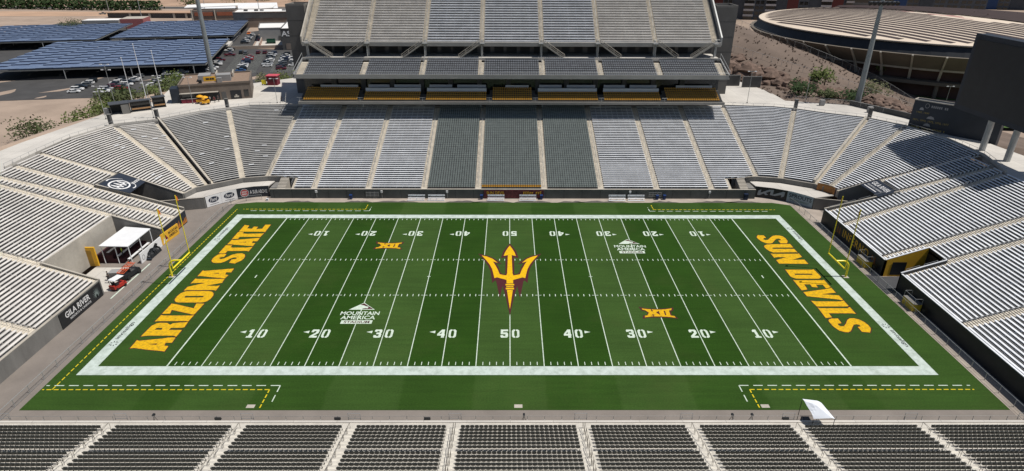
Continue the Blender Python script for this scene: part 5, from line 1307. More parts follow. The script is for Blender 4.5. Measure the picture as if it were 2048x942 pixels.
row(-46, -32, 'white/sedan white/suv black/suv grey/suv white/suv black/suv', 'the leftmost shaded row', 4.4)
row(6, 100, 'black/suv white/suv grey/suv black/sedan white/sedan silver/suv black/suv white/suv', 'the row edging the middle canopy', 5.0)
row(1, 60, 'grey/suv black/sedan white/suv black/suv white/sedan', 'the row behind the near canopy', 4.6)
for k, (x, y, kd, c_, lab) in enumerate(((-153, 279, 'pickup', 'maroon', 'maroon pickup at the back corner of the open lot beside the canopy'), (-150, 287, 'suv', 'black', 'black suv facing out along the low back wall'), (-146.5, 285, 'suv', 'grey', 'grey suv beside the black suv along the low back wall'), (-140.5, 287, 'suv', 'maroon', 'maroon suv, left of a pair along the low back wall'), (-137, 287.6, 'suv', 'maroon', 'maroon suv, right of a pair along the low back wall'),
     (-176, 366, 'pickup', 'orange', 'orange pickup on the service lane'), (-166, 371, 'van', 'white', 'white van at the end of the service lane'), (-158, 337, 'suv', 'maroon', 'maroon suv in the service lane row, nearest'), (-160, 344, 'sedan', 'red', 'red sedan in the service lane row, middle'), (-162, 351, 'suv', 'black', 'black suv in the service lane row, farthest'))):
    car(kd, c_, (x, y, -4.92), (ANG if k == 0 else ANG + pi / 2), lab)
for k, (x, y, c_, kd) in enumerate(((-350, 492, 'grey', 'pickup'), (-338, 494, 'silver', 'van'), (-318, 495, 'grey', 'van'))):
    car(kd, c_, (x, y, -4.9), .3, '%s %s parked on the orange dirt lot, %s' % (c_, kd, ('leftmost', 'beside the hedge', 'right one')[k]), 'vehicles on the dirt lot')

# ---- buildings left of the tower
def prism_building(name, label, base, z0, z1, wallm, roofm, par=.5, cat='building', zt=None):
    r = thing(name, label, cat, (*base[0], z0)); mb = MB(); mb.prism(base, z0, z1); mb.build('walls', wallm, r)
    c = [sum(p[0] for p in base) / len(base), sum(p[1] for p in base) / len(base)]
    mb = MB(); inn = [lerp(p, c, .03) for p in base]; mb.prism(inn, z1 + .003, z1 + .12); mb.build('roof', roofm, r)
    if par:
        mb = MB()
        for a, b in zip(base, base[1:] + base[:1]): mb.bar((*a, z1 + par / 2), (*b, z1 + par / 2), .3, par)
        mb.build('parapet', wallm, r)
    return r
WROOF = mat('white_roof', (.74, .73, .71), .8, .05, .1); DGREY = mat('building_grey', (.085, .085, .085), .85, .15, .2); MGREY = mat('building_mid_grey', (.27, .27, .27), .85, .1, .2); WBRK = mat('warm_block', (.20, .165, .14), .9, .15, .3)
r = prism_building('campus_building', 'grey campus building with white roof and white letters beside the tower', [(-131, 300), (-108, 305), (-128, 400), (-152, 395)], -5, 6.5, DGREY, WROOF)
a = Vector((-131, 300)); b = Vector((-108, 305)); u = (b - a).normalized()
mb = text_mb('ASU', plane_fn((a.x + u.x * .3, a.y + u.y * .3 - .12, 2.6), (u.x * 8.5, u.y * 8.5, 0), (0, 0, 3.0)), .02); mb.build('lettering', WHITE, r)
mb = MB(); mb.bar((a.x + u.x * 2, a.y + u.y * 2 - .1, -3), (a.x + u.x * 14, a.y + u.y * 14 - .1, -3), .15, 3.4); mb.build('block_base', WBRK, r)
r = prism_building('campus_building', 'pale grey annex with white roof left of the lettered building', [(-157, 335), (-138, 339), (-146, 366), (-166, 362)], -5, 2.6, MGREY, WROOF)
mb = MB(); mb.bar((-146, 337.1, -3.4), (-141, 338.2, -3.4), .12, 3); mb.build('door', DGREY, r)
r = prism_building('campus_building', 'long grey building with red window panels and a white roof', [(-200, 402), (-150, 412), (-156, 436), (-206, 426)], -5, 5.4, WBRK, WROOF)
mb = MB(); mb.bar((-199.8, 401.8, 3), (-150.2, 411.7, 3), .1, 3.2); mb.build('glazing_band', DGREY, r)
for t in (.22, .47, .72):
    p = Vector((-200, 402)).lerp(Vector((-150, 412)), t); mb = MB(); mb.bar((p.x - 2.6, p.y - .75, 2.8), (p.x + 2.6, p.y + .3, 2.8), .1, 3.2); mb.build('window', mat('red_window', (.12, .02, .02), .4, .1), r)
for t, n_ in ((.15, 0), (.3, 1), (.38, 2), (.7, 3)):
    p = Vector((-202, 412)).lerp(Vector((-154, 422)), t); mb = MB(); mb.box(p.x - 1.2, p.x + 1.2, p.y - 1, p.y + 1, 5.5, 6.6); mb.build('roof_unit', DGREY if n_ < 2 else MGREY, r)
for i, P in enumerate(([(-268, 498), (-240, 503), (-246, 520), (-274, 515)], [(-238, 504), (-205, 510), (-211, 526), (-244, 520)])):
    r = thing('white_tent', 'long white %s behind the brick stair building' % ('tent, left one' if i == 0 else 'tent, right one'), 'tent', (*P[0], -5), 'white tents in the distance')
    mb = MB(); n0 = Vector(P[0]).lerp(Vector(P[3]), .5); n1 = Vector(P[1]).lerp(Vector(P[2]), .5); mb.prism(P, -5, -1)
    mb.build('walls', WHITE, r); mb = MB()
    mb.quad((*P[0], -.95), (*P[1], -.95), (*n1, 3), (*n0, 3)); mb.quad((*P[2], -.95), (*P[3], -.95), (*n0, 3), (*n1, 3)); mb.tri((*P[1], -.95), (*P[2], -.95), (*n1, 3)); mb.tri((*P[3], -.95), (*P[0], -.95), (*n0, 3)); mb.build('roof', WHITE, r)
# brick stair building and the underpass of the dirt deck
r = thing('brick_building', 'red brick and beige building with white canopy roof behind the solar canopies', 'building', (-250, 440, -5))
mb = MB(); mb.prism([(-244, 432), (-212, 439), (-216, 452), (-248, 445)], -5, 4.2); mb.build('walls', WBRK, r)
for i in range(2):
    a = Vector((-243.5, 431.8)).lerp(Vector((-212, 438.8)), .04 + .5 * i); b = Vector((-243.5, 431.8)).lerp(Vector((-212, 438.8)), .46 + .5 * i); mb = MB(); mb.bar((*a, 1.4), (*b, 1.4), .3, 2.6); mb.build('brick_panel', mat('orange_brick', (.30, .10, .055), .9, .15, .3), r)
for t in (0, .5, 1):
    p = Vector((-244, 431.5)).lerp(Vector((-212, 438.5)), t); mb = MB(); mb.tube((*p, -5), (*p, 4.6), .5, 6); mb.build('column', CONC, r)
mb = MB(); mb.hexa([(-250, 434, 5.6), (-212, 442, 6.6), (-216, 456, 7.4), (-254, 448, 6.4), (-250, 434, 6.0), (-212, 442, 7.0), (-216, 456, 7.8), (-254, 448, 6.8)]); mb.build('roof', WROOF, r)
r = thing('open_shed', 'dark open shed with white roof between the brick building and the tents', 'shed', (-214, 450, -5))
mb = MB(); mb.prism([(-210, 446), (-190, 450), (-196, 474), (-216, 470)], -5, 2.8); mb.build('walls', DGREY, r); mb = MB(); mb.hexa([(-212, 444, 3.2), (-188, 449, 4.4), (-194, 476, 4.4), (-218, 472, 3.2), (-212, 444, 3.5), (-188, 449, 4.8), (-194, 476, 4.8), (-218, 472, 3.5)]); mb.build('roof', WROOF, r)
r = thing('deck_wall', 'long dark underpass wall with beige columns below the orange dirt lot', 'wall', (-320, 470, -5))
mb = MB(); mb.box(-330, -262, 466, 470, -5, -1.2); mb.build('wall', DGREY, r); mb = MB(); mb.box(-331, -261, 464.8, 482, -1.19, -.7); mb.build('deck', mat('orange_dirt', (.4, .3, .2)), r)
for x in (-312, -296, -276, -266): mb = MB(); mb.box(x, x + 1.6, 464.9, 466, -5, -1.2); mb.build('column', CONC, r)
r = prism_building('white_shed', 'small white roofed shed at the left beside the pink container', [(-306, 395), (-282, 399), (-284, 410), (-308, 406)], -5, .5, MGREY, WROOF, 0)
r = prism_building('pink_container', 'dull pink container building between two solar canopies', [(-279, 396), (-264, 399), (-268, 416), (-283, 413)], -5, 1.5, mat('dull_pink', (.33, .11, .11), .85, .1), CONC, 0)
wallthing('low_wall', 'low beige wall along the back of the open parking lot', [(-166, 301), (-112, 312)], -5, -3.3, .5, mat('beige_block', (.36, .29, .23), .9, .1, .3), .08)
wallthing('low_wall', 'low pink wall between the service lane and the yard', [(-148, 310), (-161, 352)], -5, -2.6, .4, mat('pink_block', (.38, .26, .21), .9, .1, .3), .06)
wallthing('low_wall', 'low pale wall along the canopy side of the service lane', [(-165, 306), (-184, 372)], -5, -3.6, 2.2, PLAZA)
r = thing('skip_bin', 'dark green open skip in the service yard', 'skip', (-146, 327, -5)); mb = MB(); mb.wall([(-149, 324), (-144, 325), (-146, 331), (-151, 330), (-149, 324)], -4.9, -2.7, .15); mb.build('tub', mat('skip_green', (.01, .07, .04), .5, .1), r)
mb = MB(); mb.prism([(-149, 324), (-144, 325), (-146, 331), (-151, 330)], -4.9, -4.0); mb.build('fill', DGREY, r)
r = thing('water_tank', 'silver round tank beside the lettered building roof', 'tank', (-142, 352, 2)); mb = MB(); mb.tube((-141, 350, 3), (-141, 350, 6.6), 2.3, 16); mb.build('drum', STEEL, r); mb = MB()
for q in range(4): mb.tube((-141 + 1.8 * cos(q * 1.57), 350 + 1.8 * sin(q * 1.57), 2.6), (-141 + 1.8 * cos(q * 1.57), 350 + 1.8 * sin(q * 1.57), 3), .15)
mb.build('legs', STEEL, r)

# ---- brick concession building on the plaza
KB = [(-87.4, 96.4), (-70.8, 102.4), (-76.0, 117.0), (-92.6, 111.0)]
KBM = mat('kiosk_brick', (.155, .128, .108), .9, .15, .5, fine=.12)
r = prism_building('concession_building', 'flat roofed brown brick concession building on the left plaza', KB, PZ, PZ + 4.2, KBM, mat('gravel_roof', (.24, .17, .125), .95, .15, 1.2, fine=.2), .5)
KU = Vector((16.6, 6.0)).normalized(); KN = Vector((KU.y, -KU.x)); KO = Vector(KB[0])
def kf(s, o, z): p = KO + KU * s + KN * o; return (p.x, p.y, PZ + z)
def kbox(mb, s0, s1, o0, o1, z0, z1): mb.hexa([kf(s0, o0, z0), kf(s1, o0, z0), kf(s1, o1, z0), kf(s0, o1, z0), kf(s0, o0, z1), kf(s1, o0, z1), kf(s1, o1, z1), kf(s0, o1, z1)])
mb = MB(); kbox(mb, .2, 9.6, .02, -.02, .1, 2.3); mb.build('service_opening', BLACK, r)
mb = MB(); kbox(mb, .4, 3.4, .03, 0, 1.0, 2.2); mb.build('window', GLASSD, r)
mb = MB(); kbox(mb, 0, 9.4, 1.0, -.3, 2.35, 2.5); mb.build('awning', CONC, r)
mb = MB(); kbox(mb, 10.1, 11.2, .06, 0, 0, 2.2); mb.build('door', DGREY, r)
mb = MB(); kbox(mb, 12.3, 15.0, .06, 0, .1, 2.4); o = mb.build('roller_door', BLACK, r)
mb = MB(); kbox(mb, 13.1, 14.3, .09, .07, .5, .9); kbox(mb, 13.5, 13.9, .09, .07, .9, 1.3); mb.build('emblem', CONC, o)
mb = MB(); kbox(mb, 15.7, 16.9, .06, 0, .6, 2.4); mb.build('window', GLASSD, r)
mb = MB(); kbox(mb, 6.2, 9.2, -1.6, -1.8, 4.9, 6.1); o = mb.build('roof_sign', GOLDP, r); mb = MB()
for q, (s0, s1) in enumerate(((6.8, 7.6), (7.75, 8.2), (8.3, 8.8))): kbox(mb, s0, s1, -1.57, -1.59, 5.3, 5.75)
mb.build('sign_marks', BLACK, o)
for s0, s1, o0, o1, h in ((4.6, 7.6, -9, -4.5, 1.6), (9.2, 12.8, -7, -3.5, 1.7), (4.8, 5.6, -2.6, -1.9, .9), (9.4, 10.6, -3.2, -2.2, 1.2)):
    mb = MB(); kbox(mb, s0, s1, o0, o1, 4.32, 4.32 + h); mb.build('roof_unit', MGREY if h > 1 else BLACK, r)
for s in (8.6, 12.9):
    mb = MB(); kbox(mb, s, s + .3, -14.6, -9, 4.3, 5.5); mb.build('roof_wall', CONC, r)
mb = MB(); kbox(mb, -2.2, -.02, .3, -4, 0, 3.8); mb.build('side_block', NAVY, r)
r = thing('ticket_booth', 'dark red ticket booth with a pink top left of the tower', 'booth', (-71.2, 118.9, PZ)); mb = MB(); mb.box(-72.6, -69.6, 118.9, 121.5, PZ, PZ + 2.6); mb.build('walls', MAROON, r)
mb = MB(); mb.box(-72.8, -69.4, 118.7, 121.7, PZ + 2.6, PZ + 2.85); mb.build('roof', mat('pink_top', (.55, .08, .11), .6, .08), r); mb = MB(); mb.box(-72.1, -70.1, 118.86, 118.9, PZ + 1.0, PZ + 2.1); mb.build('hatch', mat('hatch_red', (.10, .01, .02), .5, .1), r)
r = thing('yellow_board', 'small yellow board stand beside the red ticket booth', 'sign', (-74, 119, PZ)); mb = MB(); mb.box(-74.3, -73, 119, 119.3, PZ + .3, PZ + 1.5); mb.build('board', YELLOW, r); mb = MB(); mb.box(-74.3, -74.1, 119, 119.3, PZ, PZ + .3); mb.box(-73.2, -73, 119, 119.3, PZ, PZ + .3); mb.build('feet', BLACK, r)
# shelters
def shelter(label, p, ang, L, D, H, boards, name='merchandise_shelter'):
    r = thing(name, label, 'shelter', (*p, PZ)); r.rotation_euler = (0, 0, ang)
    mb = MB(); mb.box(0, L, D - .1, D, 0, H); mb.box(0, .1, 0, D, 0, H); mb.box(L - .1, L, 0, D, 0, H); mb.build('walls', DGREY, r, local=True)
    mb = MB(); mb.box(-.2, L + .2, -.4, D + .1, H, H + .15); mb.build('roof', mat('shelter_roof', (.06, .065, .075), .6, .1), r, local=True)
    if boards:
        mb = MB(); mb.box(.15, L - .15, .02, .12, .6, .95); mb.build('counter', mat('timber', (.33, .19, .09), .8, .15, 1), r, local=True); mb = MB(); mb.box(.1, L - .1, D - .16, D - .11, 1.0, 1.8); mb.build('window', GLASSD, r, local=True)
    else:
        mb = MB(); mb.box(L * .55, L * .95, -.4, -.3, 0, H - .2); mb.build('door', CONCG, r, local=True)
    return r
shelter('dark grey box shelter with a flat roof, leftmost on the left plaza', (-98.2, 83.2), .6, 4.2, 3, 2.5, False)
shelter('dark framed shelter with a timber counter between two white flagpoles', (-94.8, 86.0), .62, 4.6, 1.6, 2.6, True)
shelter('small dark framed shelter right of the timber counter one', (-91.4, 90.2), .62, 2.8, 1.6, 2.7, True)
for (x, y, lab) in ((-99.8, 84.3, 'white cabinet left of the dark grey box shelter'), (91.8, 87.6, 'white cabinet on posts beside the right plaza rail'), (83, 95, 'grey cabinet at the right plaza edge near the dark shrub')):
    r = thing('utility_cabinet', lab, 'cabinet', (x, y, PZ)); mb = MB(); mb.box(x - .6, x + .6, y - .4, y + .4, PZ + .15, PZ + 1.5); mb.build('case', MGREY, r); mb = MB(); mb.box(x - .5, x + .5, y - .3, y + .3, PZ, PZ + .15); mb.build('plinth', CONCG, r)
# flagpoles, lamp posts, concrete posts
def pole(name, label, cat, x, y, z, h, r0, r1, m, group=None, arms=0):
    r = thing(name, label, cat, (x, y, z), group); mb = MB(); mb.tube((x, y, z), (x, y, z + h), r0, 8, r1); mb.build('shaft', m, r)
    mb = MB(); mb.box(x - r0 * 2, x + r0 * 2, y - r0 * 2, y + r0 * 2, z, z + .25); mb.build('base', CONCG, r)
    if name == 'flagpole':
        mb = MB(); mb.lathe([(0.001, z + h + .3), (.13, z + h + .2), (.13, z + h + .1), (.001, z + h)], 8, (x, y)); mb.build('finial', WHITE, r)
    for k in range(arms):
        zz = z + h - .1 - 1.3 * k
        mb = MB(); mb.tube((x - .9, y, zz), (x + .9, y, zz), .04, 5); mb.build('arm', m, r)
        for s in (-1, 1): mb = MB(); mb.box(x + s * .9 - .28, x + s * .9 + .28, y - .14, y + .14, zz - .08, zz + .08); mb.build('lamp_head', WHITE, r)
    return r
pole('flagpole', 'tallest white flagpole, in the middle of the left plaza', 'flagpole', -95.3, 94.4, PZ, 15.2, .11, .06, WHITE)
pole('flagpole', 'left white flagpole behind the dark grey box shelter', 'flagpole', -98.6, 93.5, PZ, 12, .10, .06, WHITE)
pole('flagpole', 'right white flagpole between the shelters and the brick building', 'flagpole', -91.5, 95.2, PZ, 13.5, .10, .06, WHITE)
LP = [(-99.9, 88.2, 11.5, 2, 'twin arm lamp post at the far left behind the white cabinet'), (-97.4, 79.4, 8.0, 2, 'twin arm lamp post at the left end of the plaza'), (-86.6, 80.7, 8.5, 1, 'lamp post beside the left plaza concrete post'), (-84, 95.5, 7, 1, 'lamp post in front of the brick concession building'), (-94.5, 100, 6.5, 2, 'lamp post on the slope left of the concession building'), (-62, 96.5, 6.5, 1, 'lamp post on the plaza beside the lone walking person'), (64, 97.5, 8.5, 1, 'thin lamp post on the right plaza before the gate screen'), (80, 98.3, 7, 0, 'thin bare pole on the right plaza beside the dark shrub'), (131, 116, 6, 1, 'white lamp post beside the arena lawn')]
for x, y, h, arms, lab in LP: pole('lamp_post', lab, 'lamp post', x, y, PZ if x < 120 else 7.3, h, .07, .05, STEEL, None, arms)
for x, y, lab in ((-92.8, 73.8, 'leftmost dark concrete post at the back of the left corner stand'), (-84.3, 78.3, 'dark concrete post above the dividing wall on the left'), (-72.4, 89.8, 'dark concrete post before the brick building'), (73.9, 90.3, 'dark concrete post at the back of the right corner stand, left one'), (88.4, 81.5, 'dark concrete post at the back of the right corner stand, right one')):
    r = thing('concrete_post', lab, 'post', (x, y, PZ), 'concrete posts behind the corner stands'); mb = MB(); mb.box(x - .35, x + .35, y - .35, y + .35, PZ - 1, PZ + 2.6); mb.build('shaft', DGREY, r); mb = MB(); mb.box(x - .42, x + .42, y - .42, y + .42, PZ + 2.6, PZ + 2.7); mb.build('cap', CONCG, r)
def mast(label, x, y, z, h, lights):
    r = thing('light_mast', label, 'light mast', (x, y, z)); mb = MB(); mb.tube((x, y, z), (x, y, z + h), .78, 14, .42); mb.build('shaft', mat('mast_steel', (.23, .26, .27), .5, .1, .5, metal=.2), r)
    mb = MB(); mb.tube((x, y, z), (x, y, z + .5), 1.2, 14); mb.build('base', CONC, r)
    for k in range(lights):
        o = (k - (lights - 1) / 2) * 1.15; mb = MB(); mb.tube((x + o, y - .5, z + h - 2.2), (x + o, y - 1.1, z + h - 2.5), .42, 10, .5); mb.build('lamp_head', BLACK, r)
    if lights: mb = MB(); mb.bar((x - 3.6, y - .45, z + h - 2.0), (x + 3.6, y - .45, z + h - 2.0), .15, .2); mb.build('crossarm', STEEL, r)
    return r
mast('tall grey light mast behind the brick concession building', -90.8, 124, 9, 46, 0)
mast('tall grey light mast with a row of lamps at the foot of the hillside', 93.5, 97, PZ - 1, 28.8, 7)
for i, (x, y) in enumerate(((-352, 505), (-282, 430), (-265, 500), (-195, 440))):
    pole('lamp_post', ['distant pale light pole on the dirt lot, left', 'distant pale light pole behind the middle solar canopy', 'distant pale light pole on the dirt lot, right', 'distant pale light pole beside the white roofed building'][i], 'lamp post', x, y, -5, 22, .28, .15, STEEL)
# rails along the back of the bowl
def plaza_rail(label, P):
    r = thing('plaza_rail', label, 'railing', (*P[0], PZ)); mb = MB(); mb.wall(P, PZ - .3, PZ + .55, .18); mb.build('kerb_wall', PLAZA, r); mb = MB()
    for a, b in zip(P, P[1:]):
        a = Vector(a); b = Vector(b); n = max(1, int((b - a).length / 2.2)); mb.tube((*a, PZ + 1.15), (*b, PZ + 1.15), .03, 5)
        for k in range(n + 1): p = a.lerp(b, k / n); mb.tube((*p, PZ + .5), (*p, PZ + 1.15), .03, 5)
    mb.build('pipe_rail', STEEL, r)
plaza_rail('pale kerb and pipe rail along the back of the left corner stand', backL[1:])
plaza_rail('pale kerb and pipe rail along the back of the right corner stand', backR[:-1])
# scoreboard at the right
r = thing('scoreboard', 'tall dark bowl record board standing on the right corner stand', 'scoreboard', (94, 72, PZ))
a, b = Vector((93.2, 73.6)), Vector((104.5, 60.5)); u = (b - a).normalized(); nb = Vector((-u.y, u.x))
fp = lambda s, o, z: (a.x + u.x * s + nb.x * o, a.y + u.y * s + nb.y * o, z)
L = (b - a).length; Z0, Z1 = 9.6, 18.9; mb = MB(); mb.hexa([fp(0, 0, Z0), fp(L, 0, Z0), fp(L, 2.4, Z0), fp(0, 2.4, Z0), fp(0, 0, Z1), fp(L, 0, Z1), fp(L, 2.4, Z1), fp(0, 2.4, Z1)]); mb.build('cabinet', NAVY, r)
mb = MB()
for q in ((0, 0), (0, 2.4)): mb.bar(fp(0, q[1], Z1 + .12), fp(L, q[1], Z1 + .12), .2, .2)
mb.bar(fp(0, 0, Z1 + .12), fp(0, 2.4, Z1 + .12), .2, .2); mb.build('top_frame', CONC, r)
GOLDT = mat('dull_gold_text', (.26, .20, .06), .7, .1); GREYT = mat('dull_grey_text', (.26, .26, .27), .7, .1)
def stext(s, s0, w, z, h, m): text_mb(s, lambda p, q: fp(s0 + w * p, -.03, z + h * q), .01).build('lettering', m, r)
def marks(s0, w, z, h, n, m):   # lettering too faint to read in the photograph
    mb = MB(); q = w / n
    for k in range(n):
        if k % 7 != 6: mb.hexa([fp(s0 + q * (k + .1), -.02, z), fp(s0 + q * (k + .75), -.02, z), fp(s0 + q * (k + .75), 0, z), fp(s0 + q * (k + .1), 0, z), fp(s0 + q * (k + .1), -.02, z + h), fp(s0 + q * (k + .75), -.02, z + h), fp(s0 + q * (k + .75), 0, z + h), fp(s0 + q * (k + .1), 0, z + h)])
    mb.build('faint_lettering', m, r)
stext('1987, 1997', 1.0, 2.6, 16.1, .45, GOLDT); stext('1971, 1972, 1973, 1975, 1977', .7, 7.2, 14.3, .5, GOLDT)
marks(.6, 7.0, 12.7, .4, 22, GOLDT)
mb = MB()
for s0, z, w in ((1.4, 16.9, .9), (3.3, 15.2, 1.6), (3.0, 13.5, 1.5)):
    mb.poly([(s0, z), (s0 + w, z), (s0 + w * .85, z + .45), (s0 + w * .5, z + .65), (s0 + w * .15, z + .45)], fn=lambda p, q: fp(p, -.03, q))
mb.build('emblem', GREYT, r)
marks(3.6, 3.4, 17.7, .5, 9, GREYT)
mb = MB(); 
for k in range(16): t0, t1 = 2 * pi * k / 16, 2 * pi * (k + 1) / 16; mb.poly([(2.8 + .42 * cos(t0), 18 + .55 * sin(t0)), (2.8 + .42 * cos(t1), 18 + .55 * sin(t1)), (2.8 + .34 * cos(t1), 18 + .46 * sin(t1)), (2.8 + .34 * cos(t0), 18 + .46 * sin(t0))], fn=lambda p, q: fp(p, -.03, q))
mb.build('ring_emblem', GREYT, r)
for s in (1.2, L - 1.2): mb = MB(); mb.tube(fp(s, 1.2, 7), fp(s, 1.2, Z0), .35, 8); mb.build('post', STEEL, r)
r = thing('unseen_board', 'tall dark video board standing behind the right end stand', 'video board', (98, 52, 8))  # unseen board, guessed and sized to cast the shadow on the right corner seats
mb = MB(); mb.box(97.0, 99.4, 36, 66, 19, 34.5); mb.build('cabinet', NAVY, r)
mb = MB(); mb.box(96.92, 96.98, 37, 65, 20, 33.5); mb.build('screen', BLACK, r)
for y in (42, 49, 56): mb = MB(); mb.tube((98.4, y, 8), (98.4, y, 19), .6, 10); mb.build('post', STEEL, r)
# ================================================================== BANNERS
def crom(P, n=8):
    out = []
    for i in range(len(P) - 1):
        a, b, c, d = [Vector(P[min(max(j, 0), len(P) - 1)]) for j in (i - 1, i, i + 1, i + 2)]
        for k in range(n):
            t = k / n; out.append(tuple(.5 * (2 * b + (c - a) * t + (2 * a - 5 * b + 4 * c - d) * t * t + (3 * b - a - 3 * c + d) * t ** 3)))
    return out + [tuple(P[-1])]
BL = crom([(-64.6, 54.0), (-62.4, 56.6), (-59.6, 59.0), (-56.5, 60.4), (-53.4, 60.9)])
BR = crom([(54.8, 61.0), (58.2, 59.8), (61.5, 57.8), (63.6, 55.6), (64.8, 54.1)])
def on_path(P, s, o):
    p, d = along(P, s * plen(P)); return p + Vector((d.y, -d.x)) * o
def banner(name, label, P, s0, s1, z0, z1, m):
    r = thing(name, label, 'banner', (*on_path(P, (s0 + s1) / 2, .1), z0)); mb = MB(); n = 14
    pts = [tuple(on_path(P, s0 + (s1 - s0) * k / n, .14)) for k in range(n + 1)]; mb.wall(pts, z0, z1, .05); mb.build('sheet', m, r)
    f = lambda u, v: (*on_path(P, s0 + (s1 - s0) * u, .16), z0 + (z1 - z0) * v)
    return r, f
def sub(f, u0, u1, v0, v1, o=0): return lambda a, b: f(u0 + (u1 - u0) * a, v0 + (v1 - v0) * b)
def raise_(f, d): return lambda u, v: tuple(Vector(f(u, v)) + Vector((0, 0, d)))
def tarp(f, r, n=10):
    mb = MB(); lo = raise_(f, -.05)
    for a in range(n):
        for b in range(n):
            q = ((a / n, b / n), ((a + 1) / n, b / n), ((a + 1) / n, (b + 1) / n), (a / n, (b + 1) / n))
            mb.quad(*[f(*t) for t in q]); mb.quad(*[lo(*t) for t in reversed(q)])
    for k in range(n):
        for t0, t1 in (((k / n, 0), ((k + 1) / n, 0)), ((1, k / n), (1, (k + 1) / n)), (((k + 1) / n, 1), (k / n, 1)), ((0, (k + 1) / n), (0, k / n))): mb.quad(lo(*t0), lo(*t1), f(*t1), f(*t0))
    mb.build('sheet', mat('banner_slate', (.03, .038, .055), .95, .1, spec=.05), r)
def oval(mb, f, cu, cv, ru, rv, ru2=0, rv2=0, n=28):
    for k in range(n):
        a, b = 2 * pi * k / n, 2 * pi * (k + 1) / n
        if ru2: mb.quad(f(cu + ru2 * cos(a), cv + rv2 * sin(a)), f(cu + ru * cos(a), cv + rv * sin(a)), f(cu + ru * cos(b), cv + rv * sin(b)), f(cu + ru2 * cos(b), cv + rv2 * sin(b)))
        else: mb.tri(f(cu, cv), f(cu + ru * cos(a), cv + rv * sin(a)), f(cu + ru * cos(b), cv + rv * sin(b)))
def lift(f, P=None, d=.012):
    def g(u, v):
        p = Vector(f(u, v)); c = Vector((0, 24, p.z)); return p + (c - p).normalized() * d
    return g
BW = mat('banner_white', (.74, .74, .74), .6, .03); OVN = mat('oval_navy', (.02, .028, .05), .5, .1); LW = mat('letter_white', (.72, .72, .72), .6, .03); GREYB = mat('banner_bluegrey', (.30, .37, .41), .6, .06)
for i in (0, 1):
    r, f = banner('white_banner', 'white banner with dark oval emblem on the left corner wall, %s' % ('left one' if i == 0 else 'beside the navy banner'), BL, .015 + .245 * i, .258 + .245 * i, .05, 2.42, BW)
    mb = MB(); oval(mb, f, .5, .58, .34, .27); mb.build('oval_emblem', OVN, r)
    text_mb('Ford', lift(sub(f, .26, .74, .42, .76)), .01, .3).build('lettering', LW, r)
    mb = MB(); mb.quad(f(.2, .16), f(.8, .16), f(.8, .2), f(.2, .2)); mb.build('small_print', MGREY, r)
r, f = banner('navy_banner', 'navy banner reading A SUB ABOVE with a red oval on the left corner wall', BL, .512, .99, .05, 2.42, NAVY)
mb = MB(); oval(mb, f, .22, .5, .135, .40, .125, .365); mb.build('oval_ring', LW, r)
mb = MB(); oval(mb, f, .22, .5, .118, .335); mb.build('oval_emblem', mat('oval_red', (.40, .07, .07), .6, .05), r)
text_mb('JERSEY', lift(sub(f, .13, .31, .50, .68)), .015, .2).build('lettering', LW, r); text_mb("MIKE'S", lift(sub(f, .14, .30, .30, .47)), .015, .2).build('lettering', LW, r)
text_mb('A SUB ABOVE', sub(f, .39, .95, .34, .70), .012).build('lettering', LW, r)
r, f = banner('dark_banner', 'dark banner with angular grey car maker letters on the right corner wall', BR, .01, .535, .05, 2.42, BLACK)
mb = MB(); mb.poly([(.067, .21), (.135, .19), (.27, .415), (.337, .25), (.415, .31), (.33, .50), (.477, .70), (.47, .335), (.63, .30), (.83, .51), (.825, .26), (.915, .41), (.93, .83), (.865, .85), (.56, .40), (.57, .875), (.42, .84), (.16, .45), (.17, .80), (.08, .63)], fn=f); mb.build('lettering', mat('letter_grey', (.30, .33, .36), .5, .05), r)
r, f = banner('grey_banner', 'blue grey banner reading SPROUTS on the right corner wall', BR, .54, .99, .05, 2.42, GREYB)
text_mb('SPROUTS', sub(f, .06, .95, .48, .85), .02).build('lettering', OVN, r); text_mb('FARMERS MARKET', sub(f, .14, .86, .20, .36), .01).build('lettering', mat('letter_green', (.12, .19, .15), .6, .05), r)
# tunnel banners
r = thing('tunnel_banner', 'navy banner with a white oval AAA emblem above the left corner tunnel', 'banner', (-80.1, 49.4, 4.3))
fA = lambda u, v: lerp(lerp((-74.4, 45.75, 6.65), (-75.3, 53.0, 6.35), u), lerp((-80.4, 45.6, 8.25), (-80.0, 53.0, 8.2), u), v)
tarp(fA, r); fA = raise_(fA, .05)
mb = MB(); oval(mb, fA, .34, .52, .30, .32, .262, .265)
for k in range(17):
    if 7 <= k < 10: continue
    a, b = -1.9 + k * .22, -1.9 + (k + 1) * .22; w0, w1 = 1 + .10 * abs(k - 8) / 8, 1 + .10 * abs(k - 7) / 8; mb.quad(fA(.44 + .27 * cos(a), .52 + .44 * sin(a)), fA(.44 + .27 * w0 * cos(a), .52 + .44 * w0 * sin(a)), fA(.44 + .27 * w1 * cos(b), .52 + .44 * w1 * sin(b)), fA(.44 + .27 * cos(b), .52 + .44 * sin(b)))
mb.build('oval_emblem', LW, r); text_mb('AAA', sub(fA, .12, .57, .34, .72), .02).build('lettering', LW, r); text_mb('Insurance', sub(fA, .60, .98, .20, .36), .01).build('lettering', LW, r)
r = thing('tunnel_banner', 'navy banner with white GILA RIVER lettering above the right corner tunnel', 'banner', (76, 48.6, 3.3))
fB = lambda u, v: lerp(lerp((72.6, 52.3, 6.2), (72.4, 45.0, 6.4), u), lerp((75.85, 52.3, 7.35), (75.7, 45.0, 7.4), u), v)
tarp(fB, r); fB = raise_(fB, .05)
text_mb('GILA RIVER', sub(fB, .10, .90, .52, .82), .01).build('lettering', LW, r); text_mb('RESORTS & CASINOS', sub(fB, .10, .80, .30, .41), .0).build('lettering', LW, r)
